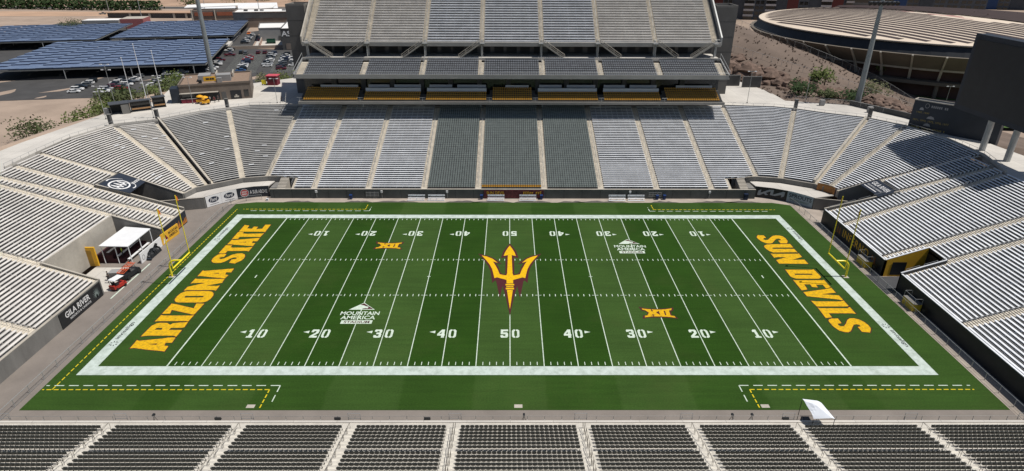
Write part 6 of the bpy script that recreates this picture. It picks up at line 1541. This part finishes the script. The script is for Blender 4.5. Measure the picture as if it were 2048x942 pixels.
mb = MB(); mb.quad(fB(.08, .13), fB(.70, .13), fB(.70, .19), fB(.08, .19)); mb.build('underline', LW, r)
r = thing('wall_banner', 'dark banner with RIVER lettering and a pale palm leaf on the left wall', 'banner', (-65.05, 14, .1))
mb = MB(); mb.box(-65.06, -65.0, 8.5, 18.25, .05, 2.45); mb.build('sheet', BLACK, r); fC = plane_fn((-64.985, 8.5, .05), (0, 9.75, 0), (0, 0, 2.4))
text_mb('GILA RIVER', sub(fC, .12, .70, .45, .85), .02).build('lettering', LW, r); text_mb('RESORTS & CASINOS', sub(fC, .2, .7, .2, .34), .01).build('lettering', LW, r)
mb = MB()
for k in range(11):
    a = k * pi / 10; mb.tri(fC(.86 - .012, .2), fC(.86 + .012, .2), fC(.86 + .11 * cos(a), .22 + .68 * sin(a)))
mb.build('palm_motif', mat('motif_grey', (.22, .27, .26), .7, .1), r)
r = thing('sideline_board', 'gold board with MOUNTAIN AMERICA lettering on the left sideline wall', 'board', (-64.6, 39, 0))
mb = MB(); mb.hexa([(-64.75, 36.0, 0), (-64.6, 36.0, 0), (-64.1, 41.4, 0), (-64.25, 41.4, 0), (-64.75, 36.0, 2.1), (-64.6, 36.0, 2.1), (-64.1, 41.4, 2.1), (-64.25, 41.4, 2.1)]); mb.build('panel', GOLDP, r)
fD = plane_fn((-64.585, 36.0, 0), (.5, 5.4, 0), (0, 0, 2.1))
text_mb('MOUNTAIN', sub(fD, .42, .95, .58, .84), .02).build('lettering', BLACK, r); text_mb('AMERICA', sub(fD, .42, .92, .26, .52), .02).build('lettering', BLACK, r)
mb = MB(); mb.tri(fD(.06, .06), fD(.36, .3), fD(.20, .92)); mb.build('peak_emblem', LW, r); mb = MB(); mb.tri(*[lift(fD)(*p) for p in ((.22, .3), (.36, .3), (.20, .92))]); mb.build('peak_shade', MAROON, r)
r = thing('sideline_board', 'white board with a dark printed picture on the left sideline wall', 'board', (-64.6, 32, 0))
mb = MB(); mb.box(-64.75, -64.6, 28.9, 35.95, 0, 1.9); mb.build('panel', BW, r); fE = plane_fn((-64.585, 28.9, 0), (0, 7.05, 0), (0, 0, 1.9))
mb = MB(); mb.poly([(.25, .15), (.52, .12), (.72, .3), (.80, .62), (.70, .85), (.58, .6), (.45, .72), (.3, .5)], fn=fE); mb.build('picture', BLACK, r)
mb = MB(); oval(mb, fE, .12, .45, .06, .26, .045, .2, 12); mb.build('outline_emblem', MGREY, r)
# stained wall banner behind the far benches
r = thing('wall_banner', 'maroon banner with gold SUN DEVIL lettering behind the far sideline benches', 'banner', (.9, 59.55, .1))
mb = MB(); mb.box(-5.7, 7.5, 59.53, 59.6, .12, 1.98); mb.build('sheet', mat('banner_maroon', (.10, .022, .026), .7, .55, 3.0), r)
text_mb('SUN DEVIL', plane_fn((-5.1, 59.52, 1.0), (4.0, 0, 0), (0, 0, .7)), .02).build('lettering', GOLDP, r); mb = MB(); rs = random.Random(12)
for k in range(9):
    if k != 5: x = 3.0 + k * .46; h = rs.uniform(.5, .7); mb.box(x, x + .12, 59.51, 59.53, 1.0, 1.0 + h); mb.box(x + .12, x + .32, 59.51, 59.53, 1.0 + h - .14, 1.0 + h); mb.box(x + .12, x + .3, 59.51, 59.53, 1.2, 1.32)
mb.build('faint_lettering', GOLDP, r)

# ================================================================== GOAL POSTS, FENCES, SIDELINE FURNITURE
for s in (-1, 1):
    X = s * HX; yc = W_F / 2
    r = thing('goal_post', 'yellow gooseneck goal post in the %s end zone' % ('left' if s < 0 else 'right'), 'goal post', (s * 57.1, yc + .2, 0))
    mb = MB(); mb.tube((s * 57.1, yc, -.05), (s * 57.1, yc, 1.9), .17, 12)
    prev = Vector((s * 57.1, yc, 1.9))
    for k in range(1, 9):
        t = k / 8 * pi / 2; p = Vector((s * (57.1 - 1.15 * (1 - cos(t))), yc, 1.9 + 1.15 * sin(t))); mb.tube(prev, p, .16, 12); prev = p
    mb.tube(prev, (X, yc, 3.05), .16, 12); mb.build('gooseneck', YELLOW, r)
    mb = MB(); mb.tube((X, yc - 2.82, 3.05), (X, yc + 2.82, 3.05), .13, 10); mb.build('crossbar', YELLOW, r)
    for q in (-2.82, 2.82):
        mb = MB(); mb.tube((X, yc + q, 2.95), (X, yc + q, 13.6), .075, 8); u = mb.build('upright', YELLOW, r)
        mb = MB(); mb.quad((X, yc + q, 13.55), (X + .06, yc + q + .35, 13.3), (X + .1, yc + q + .5, 12.4), (X, yc + q + .08, 12.7)); mb.build('ribbon', ORANGE, u)
    mb = MB(); mb.box(s * 57.1 - .45, s * 57.1 + .45, yc - .45, yc + .45, -.02, .03); mb.build('footing', CONC, r)
fence('low chain link fence along the left end of the turf', [(-60.1, -10.5, -.03), (-60.1, 52, -.03), (-59.9, 55.6, -.03), (-57.6, 58.0, -.03), (-54.5, 58.9, -.03)], 1.15, 2.6)
fence('low chain link fence along the right end of the turf', [(61.6, -10.5, -.03), (61.6, 55.8, -.03), (61.2, 57.6, -.03)], 1.15, 2.6)
bench0 = None
for x in (-20.5, -16.1, -3.0, 4.0, 23.7, 27.9):
    lab = {-20.5: 'silver team bench left of the pair near the far left of midfield', -16.1: 'silver team bench right of the pair near the far left of midfield', -3.0: 'silver team bench in front of the SUN DEVIL lettering', 4.0: 'silver team bench before the right half of the maroon banner', 23.7: 'silver team bench left of the pair right of midfield', 27.9: 'silver team bench right of the pair right of midfield'}[x]
    if bench0 is None:
        bench0 = thing('team_bench', lab, 'bench', (x, 58.9, -.02), 'team benches on the far sideline'); B0 = bench0
        mb = MB(); mb.box(-1.85, 1.85, -.35, .0, .42, .48); mb.build('seat', ALU, B0, local=True); mb = MB(); mb.box(-1.85, 1.85, .18, .24, .75, 1.12); mb.build('backrest', ALU, B0, local=True)
        mb = MB(); mb.box(-1.95, 1.8, -.75, -.40, .10, .16); mb.build('foot_board', ALU, B0, local=True)
        for q in (-1.4, 0, 1.4): mb = MB(); mb.bar((q, -.7, .05), (q, .2, .05), .08, .1); mb.bar((q, .2, .0), (q, .2, 1.1), .07, .06); mb.bar((q, -.2, .0), (q, -.2, .44), .07, .06); mb.build('leg', STEEL, B0, local=True)
    else:
        c = copy_tree(bench0); c.location.x = x; c['label'] = lab
for i, x in enumerate((-35.0, -6.2, 7.0, 32.6, 34.2)):
    r = thing('wheeled_bin', ['blue bin left of the three wall racks on the far sideline', 'blue bin at the left end of the maroon banner', 'blue bin at the right end of the maroon banner', 'blue bin below the right wall racks, left of the two', 'blue bin right of the right wall racks'][i], 'bin', (x, 59.1, 0), 'blue bins on the far sideline')
    mb = MB(); mb.hexa([(x - .24, 58.9, .05), (x + .24, 58.9, .05), (x + .24, 59.4, .05), (x - .24, 59.4, .05), (x - .3, 58.85, .95), (x + .3, 58.85, .95), (x + .3, 59.45, .95), (x - .3, 59.45, .95)]); mb.build('tub', BLUE, r)
    mb = MB(); mb.hexa([(x - .32, 58.8, .955), (x + .32, 58.8, .955), (x + .32, 59.47, 1.0), (x - .32, 59.47, 1.0), (x - .3, 58.83, 1.0), (x + .3, 58.83, 1.0), (x + .3, 59.45, 1.06), (x - .3, 59.45, 1.06)]); mb.build('lid', BLUE, r)
    for s in (-1, 1): mb = MB(); mb.tube((x + s * .2, 59.42, .1), (x + s * .27, 59.42, .1), .1, 8); mb.build('wheel', RUBBER, r)
for i, x0 in enumerate((-31.6, 30.8)):
    for k in range(3):
        x = x0 + k * .95; r = thing('wall_rack', 'grey wire rack on the far wall, %s group, %s' % ('left' if i == 0 else 'right', ('first', 'second', 'third')[k]), 'rack', (x, 59.5, .6), 'wire racks on the far wall')
        mb = MB(); 
        for z in (.7, 1.1, 1.5): mb.tube((x, 59.35, z), (x + .8, 59.35, z), .03, 5)
        mb.build('shelves', STEEL, r); mb = MB()
        for q in (0, .8): mb.tube((x + q, 59.35, .55), (x + q, 59.35, 1.55), .03, 5); mb.tube((x + q, 59.35, 1.5), (x + q, 59.6, 1.5), .025, 5)
        mb.build('uprights', STEEL, r)
for i, x in enumerate((-42.6, -28.2, -13.8, 26.6, 44.2)):
    r = thing('wall_box', 'small white box on the far wall, %s from the left' % ('first', 'second', 'third', 'fourth', 'fifth')[i], 'wall box', (x, 59.5, 1.4), 'white boxes on the far wall'); mb = MB(); mb.box(x - .22, x + .22, 59.42, 59.615, 1.35, 1.85); mb.build('case', BW, r); mb = MB(); mb.box(x - .04, x + .04, 59.56, 59.615, .2, 1.35); mb.build('conduit', STEEL, r)
r = thing('flight_case', 'dark blue upright trunk at the right end of the far wall', 'trunk', (52.2, 59.1, 0)); mb = MB(); mb.box(51.8, 52.6, 58.8, 59.4, .05, 1.3); mb.build('case', mat('trunk_navy', (.012, .022, .055), .5, .1), r); mb = MB(); mb.box(51.75, 52.65, 58.75, 59.45, 1.3, 1.38); mb.build('lid', mat('trunk_navy', (.02, .03, .06)), r)
r = thing('white_cooler', 'small white box on the pavement at the left end of the far wall', 'cooler', (-53.0, 58.2, 0)); mb = MB(); mb.box(-53.3, -52.8, 58.0, 58.35, 0, .45); mb.build('tub', BW, r); mb = MB(); mb.box(-53.32, -52.78, 57.98, 58.37, .45, .52); mb.build('lid', WHITE, r)

# ---- left end: canopy, gold portal, vehicles
r = thing('sideline_canopy', 'white flat canopy on thin posts behind the left goal post', 'canopy', (-68.7, 32.5, 0))
mb = MB(); mb.hexa([(-71.2, 28.8, 3.4), (-66.2, 28.8, 3.3), (-66.2, 36.2, 3.3), (-71.2, 36.8, 3.4), (-71.2, 28.8, 3.52), (-66.2, 28.8, 3.42), (-66.2, 36.2, 3.42), (-71.2, 36.8, 3.52)]); mb.build('roof', WHITE, r)
for x, y in ((-71, 29), (-66.3, 29), (-66.3, 36), (-71, 36.5), (-68.6, 29), (-66.3, 32.5)): mb = MB(); mb.tube((x, y, 0), (x, y, 3.35), .08, 6); mb.build('post', WHITE, r)
r = thing('platform_seating', 'maroon stepped seating with white bench boards under the canopy', 'seating', (-69, 32.5, 0))
mb = MB(); mb.box(-72.5, -69.6, 29.2, 36.5, 0, 1.5); mb.box(-69.6, -67.8, 29.2, 36.5, 0, .8); mb.build('platform', mat('platform_maroon', (.05, .012, .018), .8, .2), r)
for x, z in ((-70.4, 1.9), (-68.8, 1.2), (-67.1, .6)): mb = MB(); mb.box(x - .22, x + .22, 29.4, 36.2, z, z + .07); mb.build('bench_board', WHITE, r)
r = thing('gold_portal', 'gold framed portal wall beside the white canopy at the left edge', 'portal', (-74, 28.2, 0))
mb = MB(); mb.box(-76.5, -71.6, 28.0, 28.3, 0, 3.6); mb.build('frame', GOLDP, r); mb = MB(); mb.box(-76.0, -72.2, 27.95, 27.995, 0, 3.1); mb.build('inset', mat('dull_gold_panel', (.42, .24, .04), .7, .15), r)
r = thing('utility_vehicle', 'black utility vehicle with an orange ladder rack on the left track', 'utility vehicle', (-64.2, 24.6, 0)); r.rotation_euler = (0, 0, radians(80))
mb = MB(); mb.hexa([(-1.9, -.75, .35), (1.7, -.75, .35), (1.7, .75, .35), (-1.9, .75, .35), (-1.9, -.75, 1.05), (1.5, -.7, .95), (1.5, .7, .95), (-1.9, .75, 1.05)]); mb.build('body', BLACK, r, local=True)
mb = MB()
for y in (-.7, .7): mb.tube((.9, y, 1.0), (.5, y, 1.9), .04, 6); mb.tube((-.5, y, 1.0), (-.5, y, 1.9), .04, 6); mb.tube((.5, y, 1.9), (-.5, y, 1.9), .04, 6)
mb.build('roll_cage', BLACK, r, local=True)
mb = MB()
for y in (-.6, -.2, .2, .6): mb.bar((-1.9, y, 1.5), (1.0, y, 2.1), .07, .06)
for t in (0, .3, .6, .9): mb.bar((-1.9 + 2.9 * t, -.65, 1.5 + .6 * t), (-1.9 + 2.9 * t, .65, 1.5 + .6 * t), .16, .05)
mb.build('rack', mat('rack_orange', (.60, .10, .03), .5, .1), r, local=True)
mb = MB(); mb.box(-.3, .5, -.6, .6, .95, 1.15); mb.box(-.35, -.25, -.6, .6, 1.1, 1.5); mb.build('seat', DGREY, r, local=True)
for sx in (-1.25, 1.15):
    for sy in (-.78, .78): mb = MB(); mb.tube((sx, sy - .12, .33), (sx, sy + .12, .33), .33, 12); mb.build('wheel', RUBBER, r, local=True)
r = thing('golf_cart', 'red golf cart with a white roof parked on the left track', 'golf cart', (-63.9, 20.6, 0)); r.rotation_euler = (0, 0, radians(75))
mb = MB(); mb.hexa([(-1.2, -.58, .3), (1.2, -.58, .3), (1.2, .58, .3), (-1.2, .58, .3), (-1.2, -.58, .75), (1.1, -.5, .8), (1.1, .5, .8), (-1.2, .58, .75)]); mb.box(-1.25, -.9, -.55, .55, .6, .95); mb.build('body', RED, r, local=True)
mb = MB(); mb.hexa([(-1.05, -.62, 1.82), (.95, -.62, 1.82), (.95, .62, 1.82), (-1.05, .62, 1.82), (-.95, -.55, 1.92), (.85, -.55, 1.92), (.85, .55, 1.92), (-.95, .55, 1.92)]); mb.build('roof', WHITE, r, local=True)
mb = MB()
for x in (-.95, .85):
    for y in (-.55, .55): mb.tube((x, y, .7), (x, y, 1.84), .03, 5)
mb.build('roof_posts', BLACK, r, local=True); mb = MB(); mb.box(-.7, -.1, -.5, .5, .8, .95); mb.box(-.75, -.65, -.5, .5, .9, 1.35); mb.build('seat', BLACK, r, local=True)
for sx in (-.8, .8):
    for sy in (-.55, .55): mb = MB(); mb.tube((sx, sy - .1, .23), (sx, sy + .1, .23), .23, 10); mb.build('wheel', RUBBER, r, local=True)
r = thing('hand_trolley', 'grey two wheeled trolley between the vehicles and the canopy', 'trolley', (-66.2, 24.5, 0)); mb = MB(); mb.hexa([(-67.2, 23.7, .5), (-65.4, 23.9, .5), (-65.5, 25.1, .5), (-67.3, 24.9, .5), (-67.3, 23.6, 1.0), (-65.3, 23.8, 1.0), (-65.4, 25.2, 1.0), (-67.4, 25.0, 1.0)]); mb.build('tray', MGREY, r)
for s in (23.8, 25.0): mb = MB(); mb.tube((-66.3, s, .3), (-66.3, s + .1, .3), .3, 10); mb.build('wheel', RUBBER, r)
mb = MB(); mb.tube((-67.3, 24.3, .7), (-68.4, 24.2, 1.0), .03, 5); mb.build('handle', STEEL, r)
r = thing('equipment_stack', 'black wrapped equipment leaning on the white sideline board', 'equipment', (-63.9, 32.0, 0)); mb = MB(); rs = random.Random(4)
for k in range(9): y = 30.4 + k * .42; mb.hexa([(-64.5, y, 0), (-63.8, y, 0), (-63.8, y + .38, 0), (-64.5, y + .38, 0), (-64.45, y + .03, .5 + rs.random() * .7), (-64.0, y + .03, .4 + rs.random() * .6), (-64.0, y + .35, .4 + rs.random() * .6), (-64.45, y + .35, .6 + rs.random() * .6)])
mb.build('bundle', BLACK, r); mb = MB(); mb.box(-64.4, -63.6, 30.0, 30.35, .05, .35); mb.build('case', NAVY, r)
# ---- right end: gold platforms, ramp, posts
mb = MB(); mb.poly([(60.9, 18.6), (63.3, 19.4), (70, 20.4), (70, 24.5), (63.3, 24.5), (60.9, 25.2)], fn=sheet(-.012)); struct(mb.build('portal_ramp', mat('ramp_dark', (.055, .057, .062), .9, .15, .5)))
for i, y in enumerate((28.6, 14.6)):
    r = thing('gold_platform', 'gold fronted platform with rails at the %s, right end' % ('far side of the portal' if i == 0 else 'near side of the portal'), 'platform', (62.6, y, 0))
    mb = MB(); mb.box(61.9, 63.2, y - 1.1, y + 1.6, -.02, 1.2); mb.build('base', mat('platform_gold', (.78, .55, .04), .6, .1), r)
    mb = MB(); mb.box(61.85, 63.25, y - 1.15, y + 1.65, 1.2, 1.28); mb.build('deck', CONCG, r); mb = MB()
    for q in (y - 1.1, y + 1.6): mb.tube((61.95, q, 1.28), (61.95, q, 2.2), .03, 5); mb.tube((63.1, q, 1.28), (63.1, q, 2.2), .03, 5); mb.tube((61.95, q, 2.2), (63.1, q, 2.2), .03, 5)
    mb.tube((61.95, y - 1.1, 2.2), (61.95, y + 1.6, 2.2), .03, 5); mb.build('rails', STEEL, r)
    r = thing('folding_chair', 'black chair beside the gold platform at the %s' % ('far side of the portal' if i == 0 else 'near side of the portal'), 'chair', (62.5, y - 2.2, 0)); x = 62.5; y2 = y - 2.3
    mb = MB(); mb.box(x - .3, x + .3, y2 - .3, y2 + .3, .45, .53); mb.build('seat', BLACK, r); mb = MB(); mb.box(x + .25, x + .32, y2 - .3, y2 + .3, .55, 1.1); mb.build('backrest', BLACK, r)
    for sx in (-.26, .26):
        for sy in (-.26, .26): mb = MB(); mb.tube((x + sx, y2 + sy, -.02), (x + sx, y2 + sy, .45), .025, 5); mb.build('leg', BLACK, r)
r = thing('curved_screen', 'curved orange screen wall at the foot of the right corner stand', 'screen', (68.4, 57.2, 2.4)); P = crom([(67.2, 58.7), (68.3, 58.0), (69.2, 56.9), (69.6, 55.9)], 4)
mb = MB(); mb.wall(P, 2.4, 4.1, .12); mb.build('panel', mat('screen_orange', (.34, .15, .045), .7, .2, .8), r); mb = MB(); mb.wall(P, 4.1, 4.2, .16); mb.build('top_rail', CONC, r)
# ---- near sideline odds and ends
r = thing('blown_canopy', 'tilted white canopy sheet at the near rail on the right', 'canopy', (35.2, -11.9, 0))
mb = MB(); n_ = 8; g = []
C4 = [(34.0, -10.3, 3.0), (36.3, -10.4, 2.7), (36.9, -12.6, 2.3), (34.6, -12.4, 2.0)]
for j in range(n_ + 1):
    for i in range(n_ + 1):
        a = lerp(lerp(C4[0], C4[1], i / n_), lerp(C4[3], C4[2], i / n_), j / n_); u_, v_ = i / n_ - .35, j / n_ - .45
        pk = .85 * max(0, 1 - 1.5 * max(abs(u_), abs(v_))) - .25 * max(0, .5 - abs(i / n_ - .12)) * max(0, 1 - abs(j / n_ - .4) * 2)
        mb.v.append((a[0], a[1], a[2] + pk))
for j in range(n_):
    for i in range(n_): q = j * (n_ + 1) + i; mb.f.append((q, q + n_ + 1, q + n_ + 2, q + 1)); mb.m.append(0)
o = mb.build('sheet', mat('canopy_sheet', (.72, .76, .82), .6, .05, 1), r)
md = o.modifiers.new('thickness', 'SOLIDIFY'); md.thickness = .02
for p in C4: mb = MB(); mb.tube((p[0], p[1], -.03 if p[1] > -11 else .95), p, .035, 6); mb.build('post', BLACK, r)
r = thing('road_case', 'black case under the tilted white canopy sheet', 'case', (34.6, -10.9, 0)); mb = MB(); mb.box(34.2, 35.1, -11.1, -10.6, .0, .8); mb.build('shell', BLACK, r); mb = MB(); mb.box(34.18, 35.12, -11.12, -10.58, .8, .86); mb.build('lid', DGREY, r)
for i, (x, lab) in enumerate(((-41.5, 'black camera tripod at the left near rail'), (1.6, 'black camera tripod at the near rail by midfield'), (26.0, 'black camera tripod at the near rail left of the tilted sheet'), (28.3, 'second black camera tripod nearest to the tilted sheet'))):
    r = thing('camera_tripod', lab, 'tripod', (x, -10.8, 0), 'camera tripods at the near rail')
    for k in range(3): a = k * 2.09 + .4; mb = MB(); mb.tube((x + .4 * cos(a), -10.8 + .4 * sin(a), -.03), (x, -10.8, 1.2), .025, 5); mb.build('leg', BLACK, r)
    mb = MB(); mb.box(x - .12, x + .12, -10.95, -10.6, 1.2, 1.42); mb.build('camera_head', BLACK, r)
for i, (x, lab) in enumerate(((-33.8, 'black floor speaker on the near wall ledge, left'), (-20, 'black floor speaker on the near wall ledge between the left aisles'), (-9.6, 'black floor speaker on the near wall ledge left of midfield'), (32.0, 'black floor speaker just left of the tilted white sheet'))):
    r = thing('floor_speaker', lab, 'speaker', (x, -11.35, 1.0), 'floor speakers on the near wall'); mb = MB(); mb.hexa([(x - .35, -11.45, 1.1), (x + .35, -11.45, 1.1), (x + .35, -11.15, 1.1), (x - .35, -11.15, 1.1), (x - .35, -11.45, 1.45), (x + .35, -11.45, 1.45), (x + .35, -11.3, 1.45), (x - .35, -11.3, 1.45)]); mb.build('case', BLACK, r); mb = MB(); mb.quad((x - .3, -11.14, 1.13), (x + .3, -11.14, 1.13), (x + .3, -11.28, 1.43), (x - .3, -11.28, 1.43)); mb.build('grille', DGREY, r)

# ================================================================== PEOPLE
SKIN = mat('skin', (.40, .25, .17), .6, .05)
def person(label, loc, ang, top, legs, hair=(.03, .02, .015), walk=0.0, arm=0.0, group=None):
    """one continuous skinned figure, 1.76 m"""
    J = {'pel': (0, 0, .94, .125), 'bel': (0, .01, 1.12, .12), 'che': (0, .0, 1.34, .15), 'nk': (0, .0, 1.50, .06), 'hd': (0, .02, 1.60, .085), 'tp': (0, .015, 1.70, .09)}
    E = [('pel', 'bel'), ('bel', 'che'), ('che', 'nk'), ('nk', 'hd'), ('hd', 'tp')]
    for s, q in ((-1, 'l'), (1, 'r')):
        w = walk * s
        J['hip' + q] = (s * .10, 0, .88, .10); J['kn' + q] = (s * .11, .05 + w * .22, .48, .065); J['an' + q] = (s * .11, w * .34 - (.08 if w < 0 else 0), .09, .045); J['to' + q] = (s * .12, w * .34 + .17 - (.04 if w < 0 else 0), .045, .04)
        J['sh' + q] = (s * .19, 0, 1.42, .065); J['el' + q] = (s * .25, -.04 - w * .12 + arm * .1, 1.15, .045); J['wr' + q] = (s * .25, .08 - w * .2 + arm * .25, .92 + arm * .2, .034); J['ha' + q] = (s * .245, .12 - w * .22 + arm * .3, .83 + arm * .22, .036)
        E += [('pel', 'hip' + q), ('hip' + q, 'kn' + q), ('kn' + q, 'an' + q), ('an' + q, 'to' + q), ('che', 'sh' + q), ('sh' + q, 'el' + q), ('el' + q, 'wr' + q), ('wr' + q, 'ha' + q)]
    K = list(J); me = bpy.data.meshes.new('body'); me.from_pydata([J[k][:3] for k in K], [(K.index(a), K.index(b)) for a, b in E], [])
    o = bpy.data.objects.new('tmp', me); COL.objects.link(o); md = o.modifiers.new('s', 'SKIN'); me.skin_vertices
    for i, k in enumerate(K):
        v = me.skin_vertices[0].data[i]; v.radius = (J[k][3], J[k][3] * (.72 if k in ('che', 'bel', 'pel') else 1)); v.use_root = (k == 'pel')
    sb = o.modifiers.new('sub', 'SUBSURF'); sb.levels = 1; sb.render_levels = 1
    dg = bpy.context.evaluated_depsgraph_get(); m2 = bpy.data.meshes.new_from_object(o.evaluated_get(dg)); bpy.data.objects.remove(o)
    for mm in (SKIN, mat('cloth_%.2f_%.2f_%.2f' % top, top, .9, .1), mat('cloth_%.2f_%.2f_%.2f' % legs, legs, .9, .1), RUBBER): m2.materials.append(mm)
    for p in m2.polygons:
        c = p.center; p.use_smooth = True
        p.material_index = 3 if c.z < .10 else 2 if (c.z < .96 and abs(c.x) < .22) else 1 if (c.z < 1.49 and not (abs(c.x) > .2 and c.z < 1.12 + arm * .1)) else 0
    r = thing('person', label, 'person', loc, group); r.rotation_euler = (0, 0, ang); link('body', m2, r)
    mb = MB(); mb.lathe([(.001, 1.79), (.06, 1.775), (.095, 1.72), (.1, 1.65), (.085, 1.6)], 10, (0, -.012)); mb.build('hair', mat('hair_dark', hair, .8, .1), r, local=True, smooth=True)
    return r
person('person in dark clothes walking across the left plaza near the tower', (-61.0, 97.2, PZ), 1.6, (.02, .02, .025), (.02, .022, .03), walk=.8)
person('person in a yellow green vest standing under the white canopy', (-68.6, 30.4, .8), -1.2, (.50, .72, .04), (.03, .035, .05), arm=.6)
person('person in a yellow green vest beside the red golf cart', (-65.0, 21.2, -.03), -.8, (.42, .60, .06), (.04, .04, .05))
person('person in black standing behind the trolley on the left apron', (-66.9, 23.0, -.03), -1.0, (.015, .015, .018), (.02, .02, .02))
person('person in dark clothes with a bag leaning on the left apron', (-66.3, 22.1, -.03), .4, (.03, .03, .035), (.025, .025, .03), arm=.8)
for i, (s, o_, t, l, lab) in enumerate(((7.2, 2.2, (.55, .55, .57), (.02, .02, .03), 'person in a pale shirt at the service opening of the concession building'), (8.3, 2.9, (.14, .02, .03), (.03, .03, .04), 'person in a maroon shirt beside the gold carts'), (9.2, 2.0, (.02, .03, .05), (.02, .02, .02), 'person in navy right of the gold carts'))):
    p = kf(s, o_, 0); person(lab, p, 2.5 + i, t, l)
for i, s in enumerate((4.9, 6.2)):
    p = kf(s, 2.4 + i * 1.6, 0); r = thing('gold_cart', 'gold wheeled merchandise cart before the concession building, %s one' % ('left' if i == 0 else 'right'), 'cart', p, 'gold carts on the plaza'); r.rotation_euler = (0, 0, .35 + .3 * i); GC = mat('cart_gold', (.75, .37, .02), .5, .1)
    mb = MB(); mb.hexa([(-.9, -.5, .4), (.9, -.5, .4), (.9, .5, .4), (-.9, .5, .4), (-1, -.55, 1.1), (1, -.55, 1.1), (1, .55, 1.1), (-1, .55, 1.1)]); mb.build('tub', GC, r, local=True); mb = MB(); mb.lathe([(.9, 1.75), (.75, 2.0), (.3, 2.2), (.01, 2.25)], 10); mb.build('hood', GC, r, local=True)
    for x in (-.6, .6):
        mb = MB(); mb.tube((x, .4, 1.1), (x, .4, 1.8), .04, 5); mb.build('hood_post', STEEL, r, local=True)
        for y in (-.5, .5): mb = MB(); mb.tube((x, y - .05, .25), (x, y + .05, .25), .25, 10); mb.build('wheel', RUBBER, r, local=True)
p = kf(1.7, 1.3, 0); r = thing('maroon_counter', 'long maroon counter in front of the concession window', 'counter', p); mb = MB(); kbox(mb, .2, 3.8, 1.2, .6, 0, 1.05); mb.build('front', MAROON, r); mb = MB(); kbox(mb, .1, 3.9, 1.3, .5, 1.05, 1.12); mb.build('worktop', CONCG, r)
